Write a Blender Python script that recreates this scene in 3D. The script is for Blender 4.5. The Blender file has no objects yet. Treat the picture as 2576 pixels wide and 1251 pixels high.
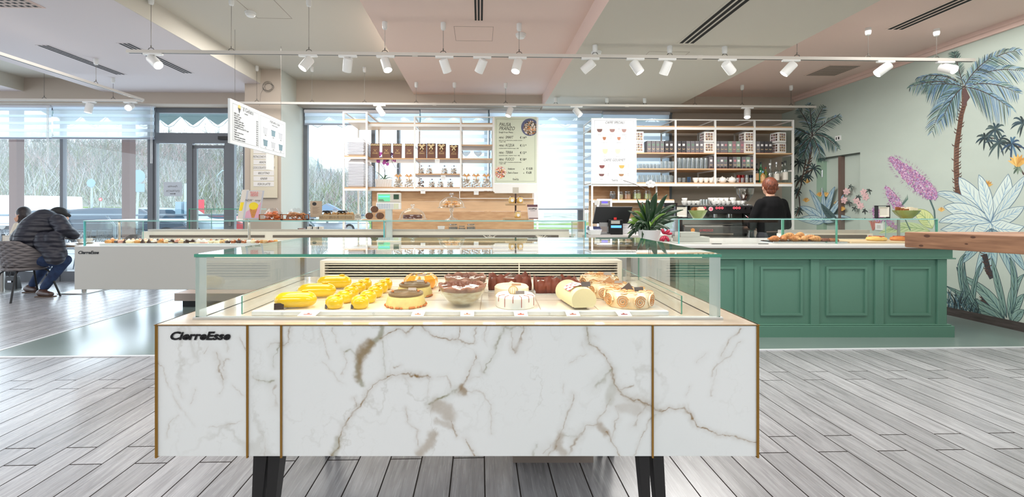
import bpy, math, random
import numpy as np
from mathutils import Vector, Matrix
from mathutils import noise as mnoise
random.seed(7)
S = bpy.context.scene
COL = S.collection
PI = math.pi
# ---------------------------------------------------------------- camera
F, CX, CY, H = 1110.0, 1240.0, 525.0, 1.32
TH = math.atan(0.03)
cam = bpy.data.cameras.new('camera'); cam.sensor_width = 36; cam.lens = 36*F/2576
cam.shift_x = (1288-CX)/2576; cam.shift_y = -(625.5-CY)/2576
cam.clip_start = .05; cam.clip_end = 600
co = bpy.data.objects.new('camera', cam); COL.objects.link(co)
co.location = (0, 0, H); co.rotation_euler = (PI/2, 0, 0); S.camera = co
# ---------------------------------------------------------------- world, exposure
w = bpy.data.worlds.new('overcast_sky'); S.world = w; w.use_nodes = True
bg = w.node_tree.nodes['Background']
bg.inputs[0].default_value = (0.80, 0.90, 1.0, 1); bg.inputs[1].default_value = 1.9
S.view_settings.view_transform = 'Standard'; S.view_settings.look = 'None'
S.view_settings.exposure = 0.42; S.view_settings.gamma = 1; S.view_settings.use_curve_mapping = False
S.cycles.max_bounces = 8; S.cycles.transparent_max_bounces = 40; S.cycles.diffuse_bounces = 4
S.cycles.caustics_reflective = False; S.cycles.caustics_refractive = False
S.cycles.sample_clamp_indirect = 4
def area(name, loc, sx, sy, power, col=(1,1,1), rot=(0,0,0)):
    l = bpy.data.lights.new(name, 'AREA'); l.shape = 'RECTANGLE'; l.size = sx; l.size_y = sy
    l.energy = power; l.color = col
    o = bpy.data.objects.new(name, l); COL.objects.link(o); o.location = loc; o.rotation_euler = rot
    return o
# added soft fill lights below the ceiling and behind the viewer, no real fixtures
WARM = (1, .97, .93)
for loc, sx, sy, pw, rot in (((-.9, 2.2, 3.34), 1.6, 1.6, 50, 0), ((-2.4, 5.9, 3.58), 2.0, 1.4, 50, 0), ((-5.6, 4.4, 3.34), 2.2, 2.6, 40, 0), ((2.4, 3.4, 3.10), 1.6, 2.0, 50, 0), ((2.5, 6.1, 3.10), 1.8, .9, 72, 0), ((4.7, 3.8, 3.34), 1.4, 3.4, 34, 0),
                             ((-2.6, -2.2, 3.5), 3.4, 1.6, 125, .6), ((2.4, -2.2, 3.05), 3.4, 1.6, 125, .6), ((-7.5, -1.0, 3.3), 3.0, 3.0, 100, .2)):
    area('fill_light_area', loc, sx, sy, pw, WARM if rot == 0 else (.93, .97, 1), (rot, 0, 0))
# added area lights just outside the window wall, boosting the daylight
for loc, sx, sy, pw in (((-7.6, 8.62, 1.5), 8.0, 2.6, 140), ((-.9, 8.62, 1.7), 4.6, 2.6, 60)):
    area('window_fill_light', loc, sx, sy, pw, (.74, .87, 1), (-PI/2, 0, .03))
# ---------------------------------------------------------------- helpers
def P(px, py, Y): return Vector(((px-CX)/F*Y, Y, H-(py-CY)/F*Y))
def PX(px, Y): return (px-CX)/F*Y
def PZ(py, Y): return H-(py-CY)/F*Y
RM = Matrix.Rotation(TH, 4, 'Z')
def rx(px, yr):                       # room x of the point of plane room-y = yr seen at pixel column px
    t = (px-CX)/F; Y = yr/(math.cos(TH)-t*math.sin(TH))
    return t*Y*math.cos(TH)+Y*math.sin(TH)
def rY(px, yr):
    t = (px-CX)/F; return yr/(math.cos(TH)-t*math.sin(TH))
def rz(px, py, yr): return H-(py-CY)/F*rY(px, yr)
def R(x, y, z): return RM @ Vector((x, y, z))
def lin(c):
    return tuple(((v/255)/12.92 if v/255 <= .04045 else ((v/255+.055)/1.055)**2.4) for v in c)
MATS = {}
def mat(name, col, rough=.5, metal=0, noise=None, bump=None, emit=None, coat=0, spec=.5, sheen=0, trans=0, stretch=(1,1,1), col2=None, attr=None, sss=0, alpha=1):
    if name in MATS: return MATS[name]
    m = bpy.data.materials.new(name); m.use_nodes = True; MATS[name] = m
    nt = m.node_tree; b = nt.nodes['Principled BSDF']
    c = lin(col)+(1,)
    b.inputs['Base Color'].default_value = c; b.inputs['Roughness'].default_value = rough
    b.inputs['Metallic'].default_value = metal; b.inputs['Coat Weight'].default_value = coat
    b.inputs['Specular IOR Level'].default_value = spec; b.inputs['Transmission Weight'].default_value = trans
    b.inputs['Alpha'].default_value = alpha
    if sss: b.inputs['Subsurface Weight'].default_value = sss; b.inputs['Subsurface Scale'].default_value = .01
    if noise or bump:
        tc = nt.nodes.new('ShaderNodeTexCoord'); mp = nt.nodes.new('ShaderNodeMapping')
        mp.inputs['Scale'].default_value = stretch; nt.links.new(tc.outputs['Object'], mp.inputs[0])
    if noise:
        n = nt.nodes.new('ShaderNodeTexNoise'); n.inputs['Scale'].default_value = noise[0]; n.inputs['Detail'].default_value = 6
        r = nt.nodes.new('ShaderNodeValToRGB'); nt.links.new(mp.outputs[0], n.inputs['Vector'])
        nt.links.new(n.outputs[0], r.inputs[0]); nt.links.new(r.outputs[0], b.inputs['Base Color'])
        c2 = lin(col2) if col2 else tuple(v*(1-noise[1]) for v in c[:3])
        r.color_ramp.elements[0].position = .32; r.color_ramp.elements[1].position = .68
        r.color_ramp.elements[0].color = tuple(c2)+(1,); r.color_ramp.elements[1].color = c
    if bump:
        n = nt.nodes.new('ShaderNodeTexNoise'); n.inputs['Scale'].default_value = bump[0]; n.inputs['Detail'].default_value = 4
        nt.links.new(mp.outputs[0], n.inputs['Vector'])
        u = nt.nodes.new('ShaderNodeBump'); u.inputs['Strength'].default_value = bump[1]; u.inputs['Distance'].default_value = .01
        nt.links.new(n.outputs[0], u.inputs['Height']); nt.links.new(u.outputs[0], b.inputs['Normal'])
    if attr:
        a = nt.nodes.new('ShaderNodeAttribute'); a.attribute_name = attr; nt.links.new(a.outputs['Color'], b.inputs['Base Color'])
    if emit:
        b.inputs['Emission Color'].default_value = lin(emit[0])+(1,); b.inputs['Emission Strength'].default_value = emit[1]
    return m
def glassmat(name, tint, f0=.04, rough=0.0, gl=(1,1,1)):
    if name in MATS: return MATS[name]
    m = bpy.data.materials.new(name); m.use_nodes = True; MATS[name] = m
    nt = m.node_tree; nt.nodes.clear(); N = nt.nodes.new; L = nt.links.new
    out = N('ShaderNodeOutputMaterial'); mx = N('ShaderNodeMixShader'); tr = N('ShaderNodeBsdfTransparent'); g = N('ShaderNodeBsdfGlossy')
    tr.inputs[0].default_value = tuple(tint)+(1,); g.inputs['Roughness'].default_value = rough; g.inputs[0].default_value = tuple(gl)+(1,)
    ge = N('ShaderNodeNewGeometry'); d = N('ShaderNodeVectorMath'); d.operation = 'DOT_PRODUCT'
    L(ge.outputs['Incoming'], d.inputs[0]); L(ge.outputs['Normal'], d.inputs[1])
    def M(op, a, b=None):
        n = N('ShaderNodeMath'); n.operation = op
        for i, v in enumerate((a, b)):
            if v is None: continue
            if isinstance(v, (int, float)): n.inputs[i].default_value = v
            else: L(v, n.inputs[i])
        return n.outputs[0]
    k = M('ABSOLUTE', d.outputs['Value']); k = M('SUBTRACT', 1, k); k = M('POWER', k, 5)
    k = M('MULTIPLY', k, 1-f0); k = M('ADD', k, f0)
    L(k, mx.inputs[0]); L(tr.outputs[0], mx.inputs[1]); L(g.outputs[0], mx.inputs[2]); L(mx.outputs[0], out.inputs[0])
    return m
GL = glassmat('clear_glass', (.97, .985, .975), .035)
GLW = glassmat('window_glass', (.97, .985, .98), .04)
GLJ = glassmat('thin_glassware', (.93, .945, .95), .20, .06)
GE = mat('green_glass_edge', (84, 160, 136), .15, spec=.8)
GE2 = mat('aqua_glass_edge', (150, 206, 198), .15, spec=.8)
FILM = glassmat('clear_film', (.93, .94, .95), .10, .12)

class MB:
    def __init__(s, T=None):
        s.v = []; s.f = []; s.m = []; s.T = T; s.mi = 0; s.sm = []; s.col = None
    def add(s, vs, fs, smooth=False):
        o = len(s.v); T = s.T
        s.v += [tuple(T @ Vector(p)) if T else tuple(p) for p in vs]
        for f in fs: s.f.append(tuple(i+o for i in f)); s.m.append(s.mi); s.sm.append(smooth)
        return s
    def box(s, x0, x1, y0, y1, z0, z1):
        if x0 > x1: x0, x1 = x1, x0
        if y0 > y1: y0, y1 = y1, y0
        if z0 > z1: z0, z1 = z1, z0
        return s.add([(x0,y0,z0),(x1,y0,z0),(x1,y1,z0),(x0,y1,z0),(x0,y0,z1),(x1,y0,z1),(x1,y1,z1),(x0,y1,z1)],
              [(0,3,2,1),(4,5,6,7),(0,1,5,4),(1,2,6,5),(2,3,7,6),(3,0,4,7)])
    def cbox(s, c, d): return s.box(c[0]-d[0]/2, c[0]+d[0]/2, c[1]-d[1]/2, c[1]+d[1]/2, c[2]-d[2]/2, c[2]+d[2]/2)
    def frus(s, b, t, z0, z1):      # b,t = (x0,x1,y0,y1)
        return s.add([(b[0],b[2],z0),(b[1],b[2],z0),(b[1],b[3],z0),(b[0],b[3],z0),(t[0],t[2],z1),(t[1],t[2],z1),(t[1],t[3],z1),(t[0],t[3],z1)],
              [(0,3,2,1),(4,5,6,7),(0,1,5,4),(1,2,6,5),(2,3,7,6),(3,0,4,7)])
    def pane(s, x0, x1, y0, y1, z0, z1, em=1):   # glass slab, its four narrow faces in slot em
        d = [abs(x1-x0), abs(y1-y0), abs(z1-z0)]; a = d.index(min(d)); k = s.mi; n = len(s.f)
        s.box(x0, x1, y0, y1, z0, z1)
        big = {0: (3, 5), 1: (2, 4), 2: (0, 1)}[a]
        for i in range(6): s.m[n+i] = k if i in big else em
        return s
    def prism(s, pts, z0, z1):
        n = len(pts)
        return s.add([(p[0],p[1],z0) for p in pts]+[(p[0],p[1],z1) for p in pts],
              [tuple(range(n))[::-1], tuple(range(n, 2*n))]+[(i, (i+1)%n, (i+1)%n+n, i+n) for i in range(n)])
    def prismy(s, pts, y0, y1):     # polygon in xz, extruded along y
        n = len(pts)
        return s.add([(p[0],y0,p[1]) for p in pts]+[(p[0],y1,p[1]) for p in pts],
              [tuple(range(n)), tuple(range(n, 2*n))[::-1]]+[(i, i+n, (i+1)%n+n, (i+1)%n) for i in range(n)])
    def lathe(s, prof, c=(0,0,0), n=24, sx=1, sy=1, wob=None, cap=True):
        vs = []; k = len(prof)
        for j, (r, z) in enumerate(prof):
            for i in range(n):
                a = 2*PI*i/n; q = r*(wob(a, j) if wob else 1)
                vs.append((c[0]+q*math.cos(a)*sx, c[1]+q*math.sin(a)*sy, c[2]+z))
        fs = [(j*n+i, j*n+(i+1)%n, (j+1)*n+(i+1)%n, (j+1)*n+i) for j in range(k-1) for i in range(n)]
        if cap:
            if prof[0][0] > 1e-5: fs.append(tuple(range(n))[::-1])
            if prof[-1][0] > 1e-5: fs.append(tuple(range((k-1)*n, k*n)))
        return s.add(vs, fs, True)
    def cyl(s, c, r, h, n=20, r2=None): return s.lathe([(r, 0), (r2 if r2 is not None else r, h)], c, n)
    def ell(s, c, r, n=16, k=10, rot=None):
        vs = []; 
        for j in range(k+1):
            t = -PI/2+PI*j/k
            for i in range(n):
                a = 2*PI*i/n; p = Vector((r[0]*math.cos(t)*math.cos(a), r[1]*math.cos(t)*math.sin(a), r[2]*math.sin(t)))
                if rot: p = rot @ p
                vs.append(tuple(Vector(c)+p))
        return s.add(vs, [(j*n+i, j*n+(i+1)%n, (j+1)*n+(i+1)%n, (j+1)*n+i) for j in range(k) for i in range(n)], True)
    def tube(s, pts, r, n=8, cap=True, closed=False):
        pts = [Vector(p) for p in pts]; rs = r if isinstance(r, (list, tuple)) else [r]*len(pts)
        vs = []; up = None; m = len(pts)
        for i, p in enumerate(pts):
            if closed: d = pts[(i+1)%m]-pts[i-1]
            else: d = (pts[min(i+1, m-1)]-pts[max(i-1, 0)])
            if d.length < 1e-9: d = Vector((0,0,1))
            d.normalize()
            if up is None: up = Vector((0,0,1)) if abs(d.z) < .9 else Vector((1,0,0))
            a = d.cross(up).normalized(); b = a.cross(d).normalized(); up = b
            for k in range(n):
                t = 2*PI*k/n; vs.append(tuple(p+(a*math.cos(t)+b*math.sin(t))*rs[i]))
        mm = m if closed else m-1
        fs = [(i*n+k, i*n+(k+1)%n, ((i+1)%m)*n+(k+1)%n, ((i+1)%m)*n+k) for i in range(mm) for k in range(n)]
        if cap and not closed: fs += [tuple(range(n))[::-1], tuple(range((m-1)*n, m*n))]
        return s.add(vs, fs, True)
    def caps(s, a, b, ra, rb, n=12):    # tapered capsule
        a = Vector(a); b = Vector(b); d = (b-a)
        L = d.length; d = d.normalized(); pts = []; rs = []
        for t in (-1, -.8, -.5, 0): pts.append(a+d*ra*t); rs.append(max(.001, ra*math.sqrt(1-t*t)))
        for t in (0, .5, .8, 1): pts.append(b+d*rb*t); rs.append(max(.001, rb*math.sqrt(1-t*t)))
        return s.tube(pts, rs, n)
    def surf(s, rows, smooth=True):     # rows of points -> quads
        n = len(rows[0]); vs = [p for r in rows for p in r]
        return s.add(vs, [(j*n+i, j*n+i+1, (j+1)*n+i+1, (j+1)*n+i) for j in range(len(rows)-1) for i in range(n-1)], smooth)
    def build(s, name, mats, parent=None, loc=None, rot=None, bevel=0, remesh=0, subd=0, smooth=None, solid=0):
        me = bpy.data.meshes.new(name); me.from_pydata(s.v, [], s.f)
        if not isinstance(mats, (list, tuple)): mats = [mats]
        for m in mats: me.materials.append(m)
        me.polygons.foreach_set('material_index', s.m)
        me.polygons.foreach_set('use_smooth', [True]*len(s.f) if smooth else ([False]*len(s.f) if smooth is False else s.sm))
        if s.col is not None:
            at = me.color_attributes.new('paint', 'FLOAT_COLOR', 'POINT')
            at.data.foreach_set('color', np.asarray(s.col, dtype=np.float32).ravel())
        me.update()
        if any(s.sm) or smooth: me.set_sharp_from_angle(angle=math.radians(40))
        o = bpy.data.objects.new(name, me); COL.objects.link(o)
        if parent: o.parent = parent
        if loc is not None: o.location = loc
        if rot is not None: o.rotation_euler = rot if isinstance(rot, (tuple, list)) else (0, 0, rot)
        if remesh:
            q = o.modifiers.new('join', 'REMESH'); q.mode = 'VOXEL'; q.voxel_size = remesh; q.use_smooth_shade = True
            q = o.modifiers.new('soft', 'SMOOTH'); q.factor = .5; q.iterations = 3
        if bevel:
            q = o.modifiers.new('bevel', 'BEVEL'); q.width = bevel; q.segments = 2; q.limit_method = 'ANGLE'
        if subd: q = o.modifiers.new('subd', 'SUBSURF'); q.levels = subd; q.render_levels = subd
        if solid: q = o.modifiers.new('solid', 'SOLIDIFY'); q.thickness = solid
        return o
def tag(o, label, cat, group=None, kind=None):
    o['label'] = label; o['category'] = cat
    if group: o['group'] = group
    if kind: o['kind'] = kind
    return o
def thing(name, loc, rot, label, cat, group=None):
    o = bpy.data.objects.new(name, None); COL.objects.link(o); o.location = loc
    o.rotation_euler = (0, 0, rot); o.empty_display_size = .1
    return tag(o, label, cat, group)
def struct(name, mb, m, parent=None, **k):
    o = mb.build(name, m, parent, **k)
    if not parent: o['kind'] = 'structure'
    return o
def clone(src, loc=None, rot=None, label=None, scale=None):
    c = src.copy(); COL.objects.link(c)
    if loc is not None: c.location = loc
    if rot is not None: c.rotation_euler = (0, 0, rot)
    if scale is not None: c.scale = scale if isinstance(scale, (tuple, list)) else (scale,)*3
    if label: c['label'] = label
    for ch in list(src.children):
        d = ch.copy(); COL.objects.link(d); d.parent = c
        for g in list(ch.children):
            e = g.copy(); COL.objects.link(e); e.parent = d
    return c
ORD = 'first second third fourth fifth sixth seventh eighth ninth tenth eleventh twelfth thirteenth fourteenth fifteenth sixteenth seventeenth eighteenth nineteenth twentieth'.split()
ORD += ['twenty-'+x for x in ORD[:9]]+['thirtieth']+['thirty-'+x for x in ORD[:9]]+['fortieth']+['forty-'+x for x in ORD[:9]]
def text(body, size, m, parent, loc, rot=(PI/2, 0, 0), name='lettering', align='LEFT', shear=0, bold=0, ex=.0004, space=1, line=1, squeeze=1):
    cu = bpy.data.curves.new(name, 'FONT'); cu.body = body; cu.size = size; cu.align_x = align; cu.shear = shear
    cu.extrude = ex; cu.offset = bold; cu.space_character = space; cu.space_line = line; cu.resolution_u = 3
    t = bpy.data.objects.new(name, cu); COL.objects.link(t)
    dg = bpy.context.evaluated_depsgraph_get(); me = bpy.data.meshes.new_from_object(t.evaluated_get(dg))
    bpy.data.objects.remove(t); me.materials.clear(); me.materials.append(m)
    o = bpy.data.objects.new(name, me); COL.objects.link(o)
    if parent: o.parent = parent
    o.location = loc; o.rotation_euler = rot; o.scale = (squeeze, 1, 1)
    return o
BLK = mat('black_plastic', (22, 22, 24), .35)
WHT = mat('white_paint', (240, 238, 234), .4)
WPL = mat('white_plastic', (238, 238, 236), .35)
CHR = mat('chrome', (205, 205, 208), .12, 1)
STL = mat('brushed_steel', (185, 184, 180), .32, 1)
INK = mat('dark_ink', (52, 50, 48), .6)
GREY = mat('mid_grey', (120, 122, 124), .5)
OAK = mat('oak_board', (206, 168, 128), .5, noise=(3, .12), stretch=(1.5, 8, 8), col2=(184, 142, 102))
GOLD = mat('brass_trim', (176, 132, 62), .3, .9)
# ================================================================ ROOM
YW, YS, XR = 8.3, 7.95, 5.8
def plank_mat():
    m = bpy.data.materials.new('plank_tiles'); m.use_nodes = True; nt = m.node_tree; N = nt.nodes.new; L = nt.links.new
    b = nt.nodes['Principled BSDF']
    tc = N('ShaderNodeTexCoord'); sp = N('ShaderNodeSeparateXYZ'); L(tc.outputs['Object'], sp.inputs[0])
    def M(op, a, b_=None, c_=None):
        n = N('ShaderNodeMath'); n.operation = op
        for i, v in enumerate((a, b_, c_)):
            if v is None: continue
            if isinstance(v, (int, float)): n.inputs[i].default_value = v
            else: L(v, n.inputs[i])
        return n.outputs[0]
    wd, ln = .1645, .986
    u = M('DIVIDE', M('ADD', sp.outputs[0], 100*wd+.469-3*wd), wd); col = M('FLOOR', u); fu = M('FRACT', u)
    par = M('MODULO', col, 2)
    v = M('DIVIDE', M('ADD', M('ADD', sp.outputs[1], 10*ln-.532), M('MULTIPLY', par, .166)), ln)
    row = M('FLOOR', v); fv = M('FRACT', v)
    e1 = M('LESS_THAN', M('MINIMUM', fu, M('SUBTRACT', 1, fu)), .019)
    e2 = M('LESS_THAN', M('MINIMUM', fv, M('SUBTRACT', 1, fv)), .0034)
    edge = M('MAXIMUM', e1, e2)
    cb = N('ShaderNodeCombineXYZ'); L(col, cb.inputs[0]); L(row, cb.inputs[1])
    wn = N('ShaderNodeTexWhiteNoise'); wn.noise_dimensions = '2D'; L(cb.outputs[0], wn.inputs['Vector'])
    mp = N('ShaderNodeMapping'); mp.inputs['Scale'].default_value = (14, 1.3, 1); L(tc.outputs['Object'], mp.inputs[0])
    ad = N('ShaderNodeVectorMath'); ad.operation = 'ADD'; L(mp.outputs[0], ad.inputs[0])
    sc = N('ShaderNodeVectorMath'); sc.operation = 'SCALE'; sc.inputs['Scale'].default_value = 40; L(wn.outputs['Color'], sc.inputs[0]); L(sc.outputs[0], ad.inputs[1])
    n1 = N('ShaderNodeTexNoise'); n1.inputs['Scale'].default_value = 1.6; n1.inputs['Detail'].default_value = 8; n1.inputs['Distortion'].default_value = 1.4; L(ad.outputs[0], n1.inputs['Vector'])
    mp2 = N('ShaderNodeMapping'); mp2.inputs['Scale'].default_value = (130, 5, 1); L(tc.outputs['Object'], mp2.inputs[0])
    n2 = N('ShaderNodeTexNoise'); n2.inputs['Scale'].default_value = 1; n2.inputs['Detail'].default_value = 3; L(mp2.outputs[0], n2.inputs['Vector'])
    r = N('ShaderNodeValToRGB'); r.color_ramp.elements[0].position = .3; r.color_ramp.elements[1].position = .72
    r.color_ramp.elements[0].color = lin((134, 133, 136))+(1,); r.color_ramp.elements[1].color = lin((182, 182, 186))+(1,)
    L(M('ADD', M('MULTIPLY', n1.outputs[0], .7), M('MULTIPLY', n2.outputs[0], .3)), r.inputs[0])
    hs = N('ShaderNodeHueSaturation'); L(r.outputs[0], hs.inputs['Color']); L(M('ADD', M('MULTIPLY', wn.outputs['Value'], .30), .86), hs.inputs['Value'])
    mx = N('ShaderNodeMix'); mx.data_type = 'RGBA'; L(edge, mx.inputs[0]); L(hs.outputs[0], mx.inputs[6]); mx.inputs[7].default_value = lin((50, 45, 43))+(1,)
    L(mx.outputs[2], b.inputs['Base Color']); b.inputs['Roughness'].default_value = .30
    L(M('ADD', M('ADD', M('MULTIPLY', n2.outputs[0], .12), .20), edge), b.inputs['Roughness'])
    L(M('SUBTRACT', .7, M('MULTIPLY', edge, .7)), b.inputs['Specular IOR Level'])
    b.inputs['Specular IOR Level'].default_value = .7; b.inputs['IOR'].default_value = 1.6
    bu = N('ShaderNodeBump'); bu.inputs['Strength'].default_value = .05; bu.inputs['Distance'].default_value = .004; L(n2.outputs[0], bu.inputs['Height']); L(bu.outputs[0], b.inputs['Normal'])
    return m
fl = struct('floor', MB().box(-13, XR+.1, -4, YW+.1, -.1, 0), plank_mat()); fl.rotation_euler.z = TH
sv = MB().box(-4.43, XR, 4.05, YW, 0, .004)
so = struct('floor_service', sv, mat('service_resin', (132, 148, 144), .2, noise=(1.2, .12), spec=.8)); MATS['service_resin'].node_tree.nodes['Principled BSDF'].inputs['IOR'].default_value = 1.8; so.rotation_euler.z = TH
tr = MB().box(-13, XR, 4.02, 4.05, 0, .007).box(-4.46, -4.43, 4.05, YW, 0, .007)
t1 = struct('trim_1', tr, mat('pale_metal_strip', (225, 228, 232), .3)); t1.rotation_euler.z = TH
def rst(name, mb, m, **k):
    o = struct(name, mb, m, **k); o.rotation_euler.z = TH; return o
C_L = mat('ceiling_mauve', (220, 210, 210), .85, bump=(60, .04)); C_T = mat('ceiling_taupe', (208, 202, 190), .85, bump=(60, .04))
C_P = mat('ceiling_pink', (232, 208, 198), .85, bump=(60, .04)); C_R = mat('ceiling_rose', (226, 200, 190), .85)
rst('ceiling', MB().box(-6.6, -3.6, -4, YS, 3.37, 3.9), C_L)
rst('ceiling', MB().box(-7.96, -6.6, -4, YS, 3.61, 3.9), C_T)
mb = MB().box(-13, -7.96, -4, YS, 3.37, 3.9); mb.m[3] = 1; rst('ceiling', mb, [C_L, C_T])
rst('ceiling', MB().box(-3.6, -1.18, -4, YS, 3.61, 3.9), C_T)
rst('ceiling', MB().box(-1.18, 1.13, -4, YS, 3.37, 3.9), C_P)
mb = MB().box(1.13, 3.5, -4, YS, 3.14, 3.9); mb.m[5] = 1
rst('ceiling', mb, [C_T, C_P])
rst('ceiling', MB().box(3.5, XR, -4, YS, 3.37, 3.9), C_R)
mb = MB(); mb.mi = 0; mb.box(-3.6, -3.592, -4, YS, 3.371, 3.61); rst('trim_2', mb, C_T)
TAU = mat('wall_taupe', (192, 178, 164), .8, bump=(90, .05)); TAU2 = mat('wall_greige', (204, 206, 196), .8)
rst('wall_back', MB().box(-13, 1.13, YS, YW+.2, 3.17, 3.9).box(1.13, XR, YS, YW+.2, 3.14, 3.9), TAU)
XB = rx(1690, YW)
rst('wall_back', MB().box(XB, XR, YW, YW+.2, 0, 3.14), TAU)
mb = MB().box(-3.85, -3.26, 7.35, YW+.2, 0, 3.61); mb.m[3] = 1; rst('wall_pillar', mb, [TAU, TAU2])
MUR = mat('mural_ground', (192, 204, 194), .75, noise=(1.6, .06), stretch=(1, 1, 2))
rst('wall_right', MB().box(XR, XR+.2, -4, 6.56, 0, 3.4).box(XR, XR+.2, 7.43, YW, 0, 3.4).box(XR, XR+.2, 6.56, 7.43, 2.18, 3.4), MUR)
rst('trim_3', MB().box(XR-.03, XR, -4, YS, 3.28, 3.37).box(XR-.06, XR, -4, YS, 3.325, 3.37), C_R)
rst('baseboard_right', MB().box(XR-.015, XR, -4, 6.5, .004, .10), mat('charred_wood', (84, 76, 74), .6, noise=(6, .45), stretch=(1, 1, 6)))
# door in the right wall
JG = mat('jamb_green', (150, 178, 158), .5); BRN = mat('brown_metal', (112, 92, 84), .4)
d2 = MB(); d2.box(XR+.06, XR+.1, 6.56, 7.43, 0, 2.18); do = rst('door_2', d2, MUR)
MB().box(XR, XR+.07, 7.40, 7.43, 0, 2.18).box(XR, XR+.07, 7.28, 7.40, 0, 2.12).build('door_jamb', JG, do)
MB().box(XR-.01, XR+.06, 6.91, 6.96, 0, 2.16).build('door_edge', BRN, do)
MB().box(XR+.0, XR+.07, 6.56, 7.43, 2.165, 2.18).build('door_head', mat('dark_gap', (70, 78, 72), .6), do)
for z in (1.85, 1.55, .5): MB().cyl((XR-.004, 7.30, z), .011, .12, 10).build('hinge', CHR, do)
sw = MB().box(-.012, 0, -.055, .055, -.04, .04); sw.mi = 1; sw.box(-.015, 0, .02, .035, -.02, .02).box(-.016, 0, -.03, -.01, -.02, .02)
o = sw.build('light_switch', [WPL, BLK]); o.location = R(XR, 5.8/((2131-CX)/F+.03), 0); o.location.z = 1.32+177/F*o.location.y; o.rotation_euler.z = TH
tag(o, 'white light switch plate high on the mural wall above the door', 'light switch')
sw = MB().box(-.012, 0, -.06, .06, -.05, .05); sw.mi = 1; sw.box(-.014, 0, -.03, .03, -.025, .025)
o = sw.build('wall_socket', [WPL, mat('socket_grey', (205, 205, 200), .4)]); yy = 5.8/((2240-CX)/F+.03); o.location = R(XR, yy, 0); o.location.z = 1.32-47/F*yy; o.rotation_euler.z = TH
tag(o, 'white socket plate on the mural wall behind the green counter', 'socket')

# ---------------------------------------------------------------- mural painting
def mw(px, py):
    Y = 5.8/((px-CX)/F+.03); return (Y-.03*0, H-(py-CY)/F*(Y))
MP = MB(); MP.col = []
lay = [0.0]
def _mp(poly_pts, quads, col):
    x = XR-.001-lay[0]; vs = []
    for (px, py) in poly_pts:
        Y, z = mw(px, py)
        # world point on plane room-x = XR: solve room-y
        yr = (Y-math.sin(TH)*XR)/math.cos(TH)
        vs.append((x, min(yr, YW-.005), min(z, 3.27)))
    MP.add(vs, quads); c = lin(col)+(1,); MP.col += [c]*len(vs)
    lay[0] += 6e-7
def stroke(pts, wd, col, taper=True):
    L = []; Rr = []; n = len(pts)
    for i, (x, y) in enumerate(pts):
        a = pts[max(i-1, 0)]; b = pts[min(i+1, n-1)]; dx, dy = b[0]-a[0], b[1]-a[1]; l = math.hypot(dx, dy) or 1
        t = i/(n-1); ww = wd*(math.sin(PI*min(1, t*.85+.15))**.6 if taper else 1)/2
        if taper and i == n-1: ww = .05
        L.append((x-dy/l*ww, y+dx/l*ww)); Rr.append((x+dy/l*ww, y-dx/l*ww))
    _mp(L+Rr, [(i, i+1, n+i+1, n+i) for i in range(n-1)], col)
def bez(a, b, c, n=6): return [((1-t)**2*a[0]+2*t*(1-t)*b[0]+t*t*c[0], (1-t)**2*a[1]+2*t*(1-t)*b[1]+t*t*c[1]) for t in [i/n for i in range(n+1)]]
DK = [(74, 98, 96), (94, 122, 116), (116, 146, 136), (62, 82, 84)]; BL = [(120, 154, 184), (140, 172, 198), (98, 132, 166), (156, 188, 194)]
def vary(c, a=10): k = random.uniform(-a, a); return tuple(max(0, min(255, v+k)) for v in c)
def frond(a, b, c, ln=34, n=26, droop=.5, blue=.3, wd=2.6, pal=DK):
    p = bez(a, b, c, n)
    for i in range(2, n+1):
        x, y = p[i]; dx, dy = x-p[i-1][0], y-p[i-1][1]; l = math.hypot(dx, dy); dx /= l; dy /= l
        t = i/n; s = ln*(.45+.75*math.sin(PI*min(1, .1+t*.85)))*(1 if t < .92 else .7)
        for sd in (-1, 1):
            ex = x+(dx*.75-dy*sd*.75)*s; ey = y+(dy*.75+dx*sd*.75)*s*(.8)+droop*s
            mx_, my_ = x+(dx*.6-dy*sd*.6)*s*.5, y+(dy*.6+dx*sd*.6)*s*.5-droop*s*.05
            col = random.choice(BL) if random.random() < blue else random.choice(pal)
            stroke(bez((x, y), (mx_, my_), (ex+random.uniform(-3, 3), ey+random.uniform(-3, 3)), 4), wd*random.uniform(.7, 1.3), vary(col))
    stroke(p, 2.2, (74, 62, 60))
def trunk(pts, w0, w1, c=(120, 88, 72)):
    n = len(pts)
    for i in range(n-1):
        a, b = pts[i], pts[i+1]; w_ = w0+(w1-w0)*i/n
        stroke([a, b], w_, vary(c, 14), False)
        k = int(math.hypot(b[0]-a[0], b[1]-a[1])/7)
        for j in range(k):
            t = j/max(k, 1); x, y = a[0]+(b[0]-a[0])*t, a[1]+(b[1]-a[1])*t
            sd = random.choice((-1, 1)); stroke([(x, y), (x+sd*(w_*.5+3), y-4), (x+sd*(w_*.5+6), y-9)], 2.6, vary((84, 58, 50)))
            stroke([(x-w_*.3, y+2), (x+w_*.3, y-1)], 1.5, vary((74, 54, 50)), False)
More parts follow.
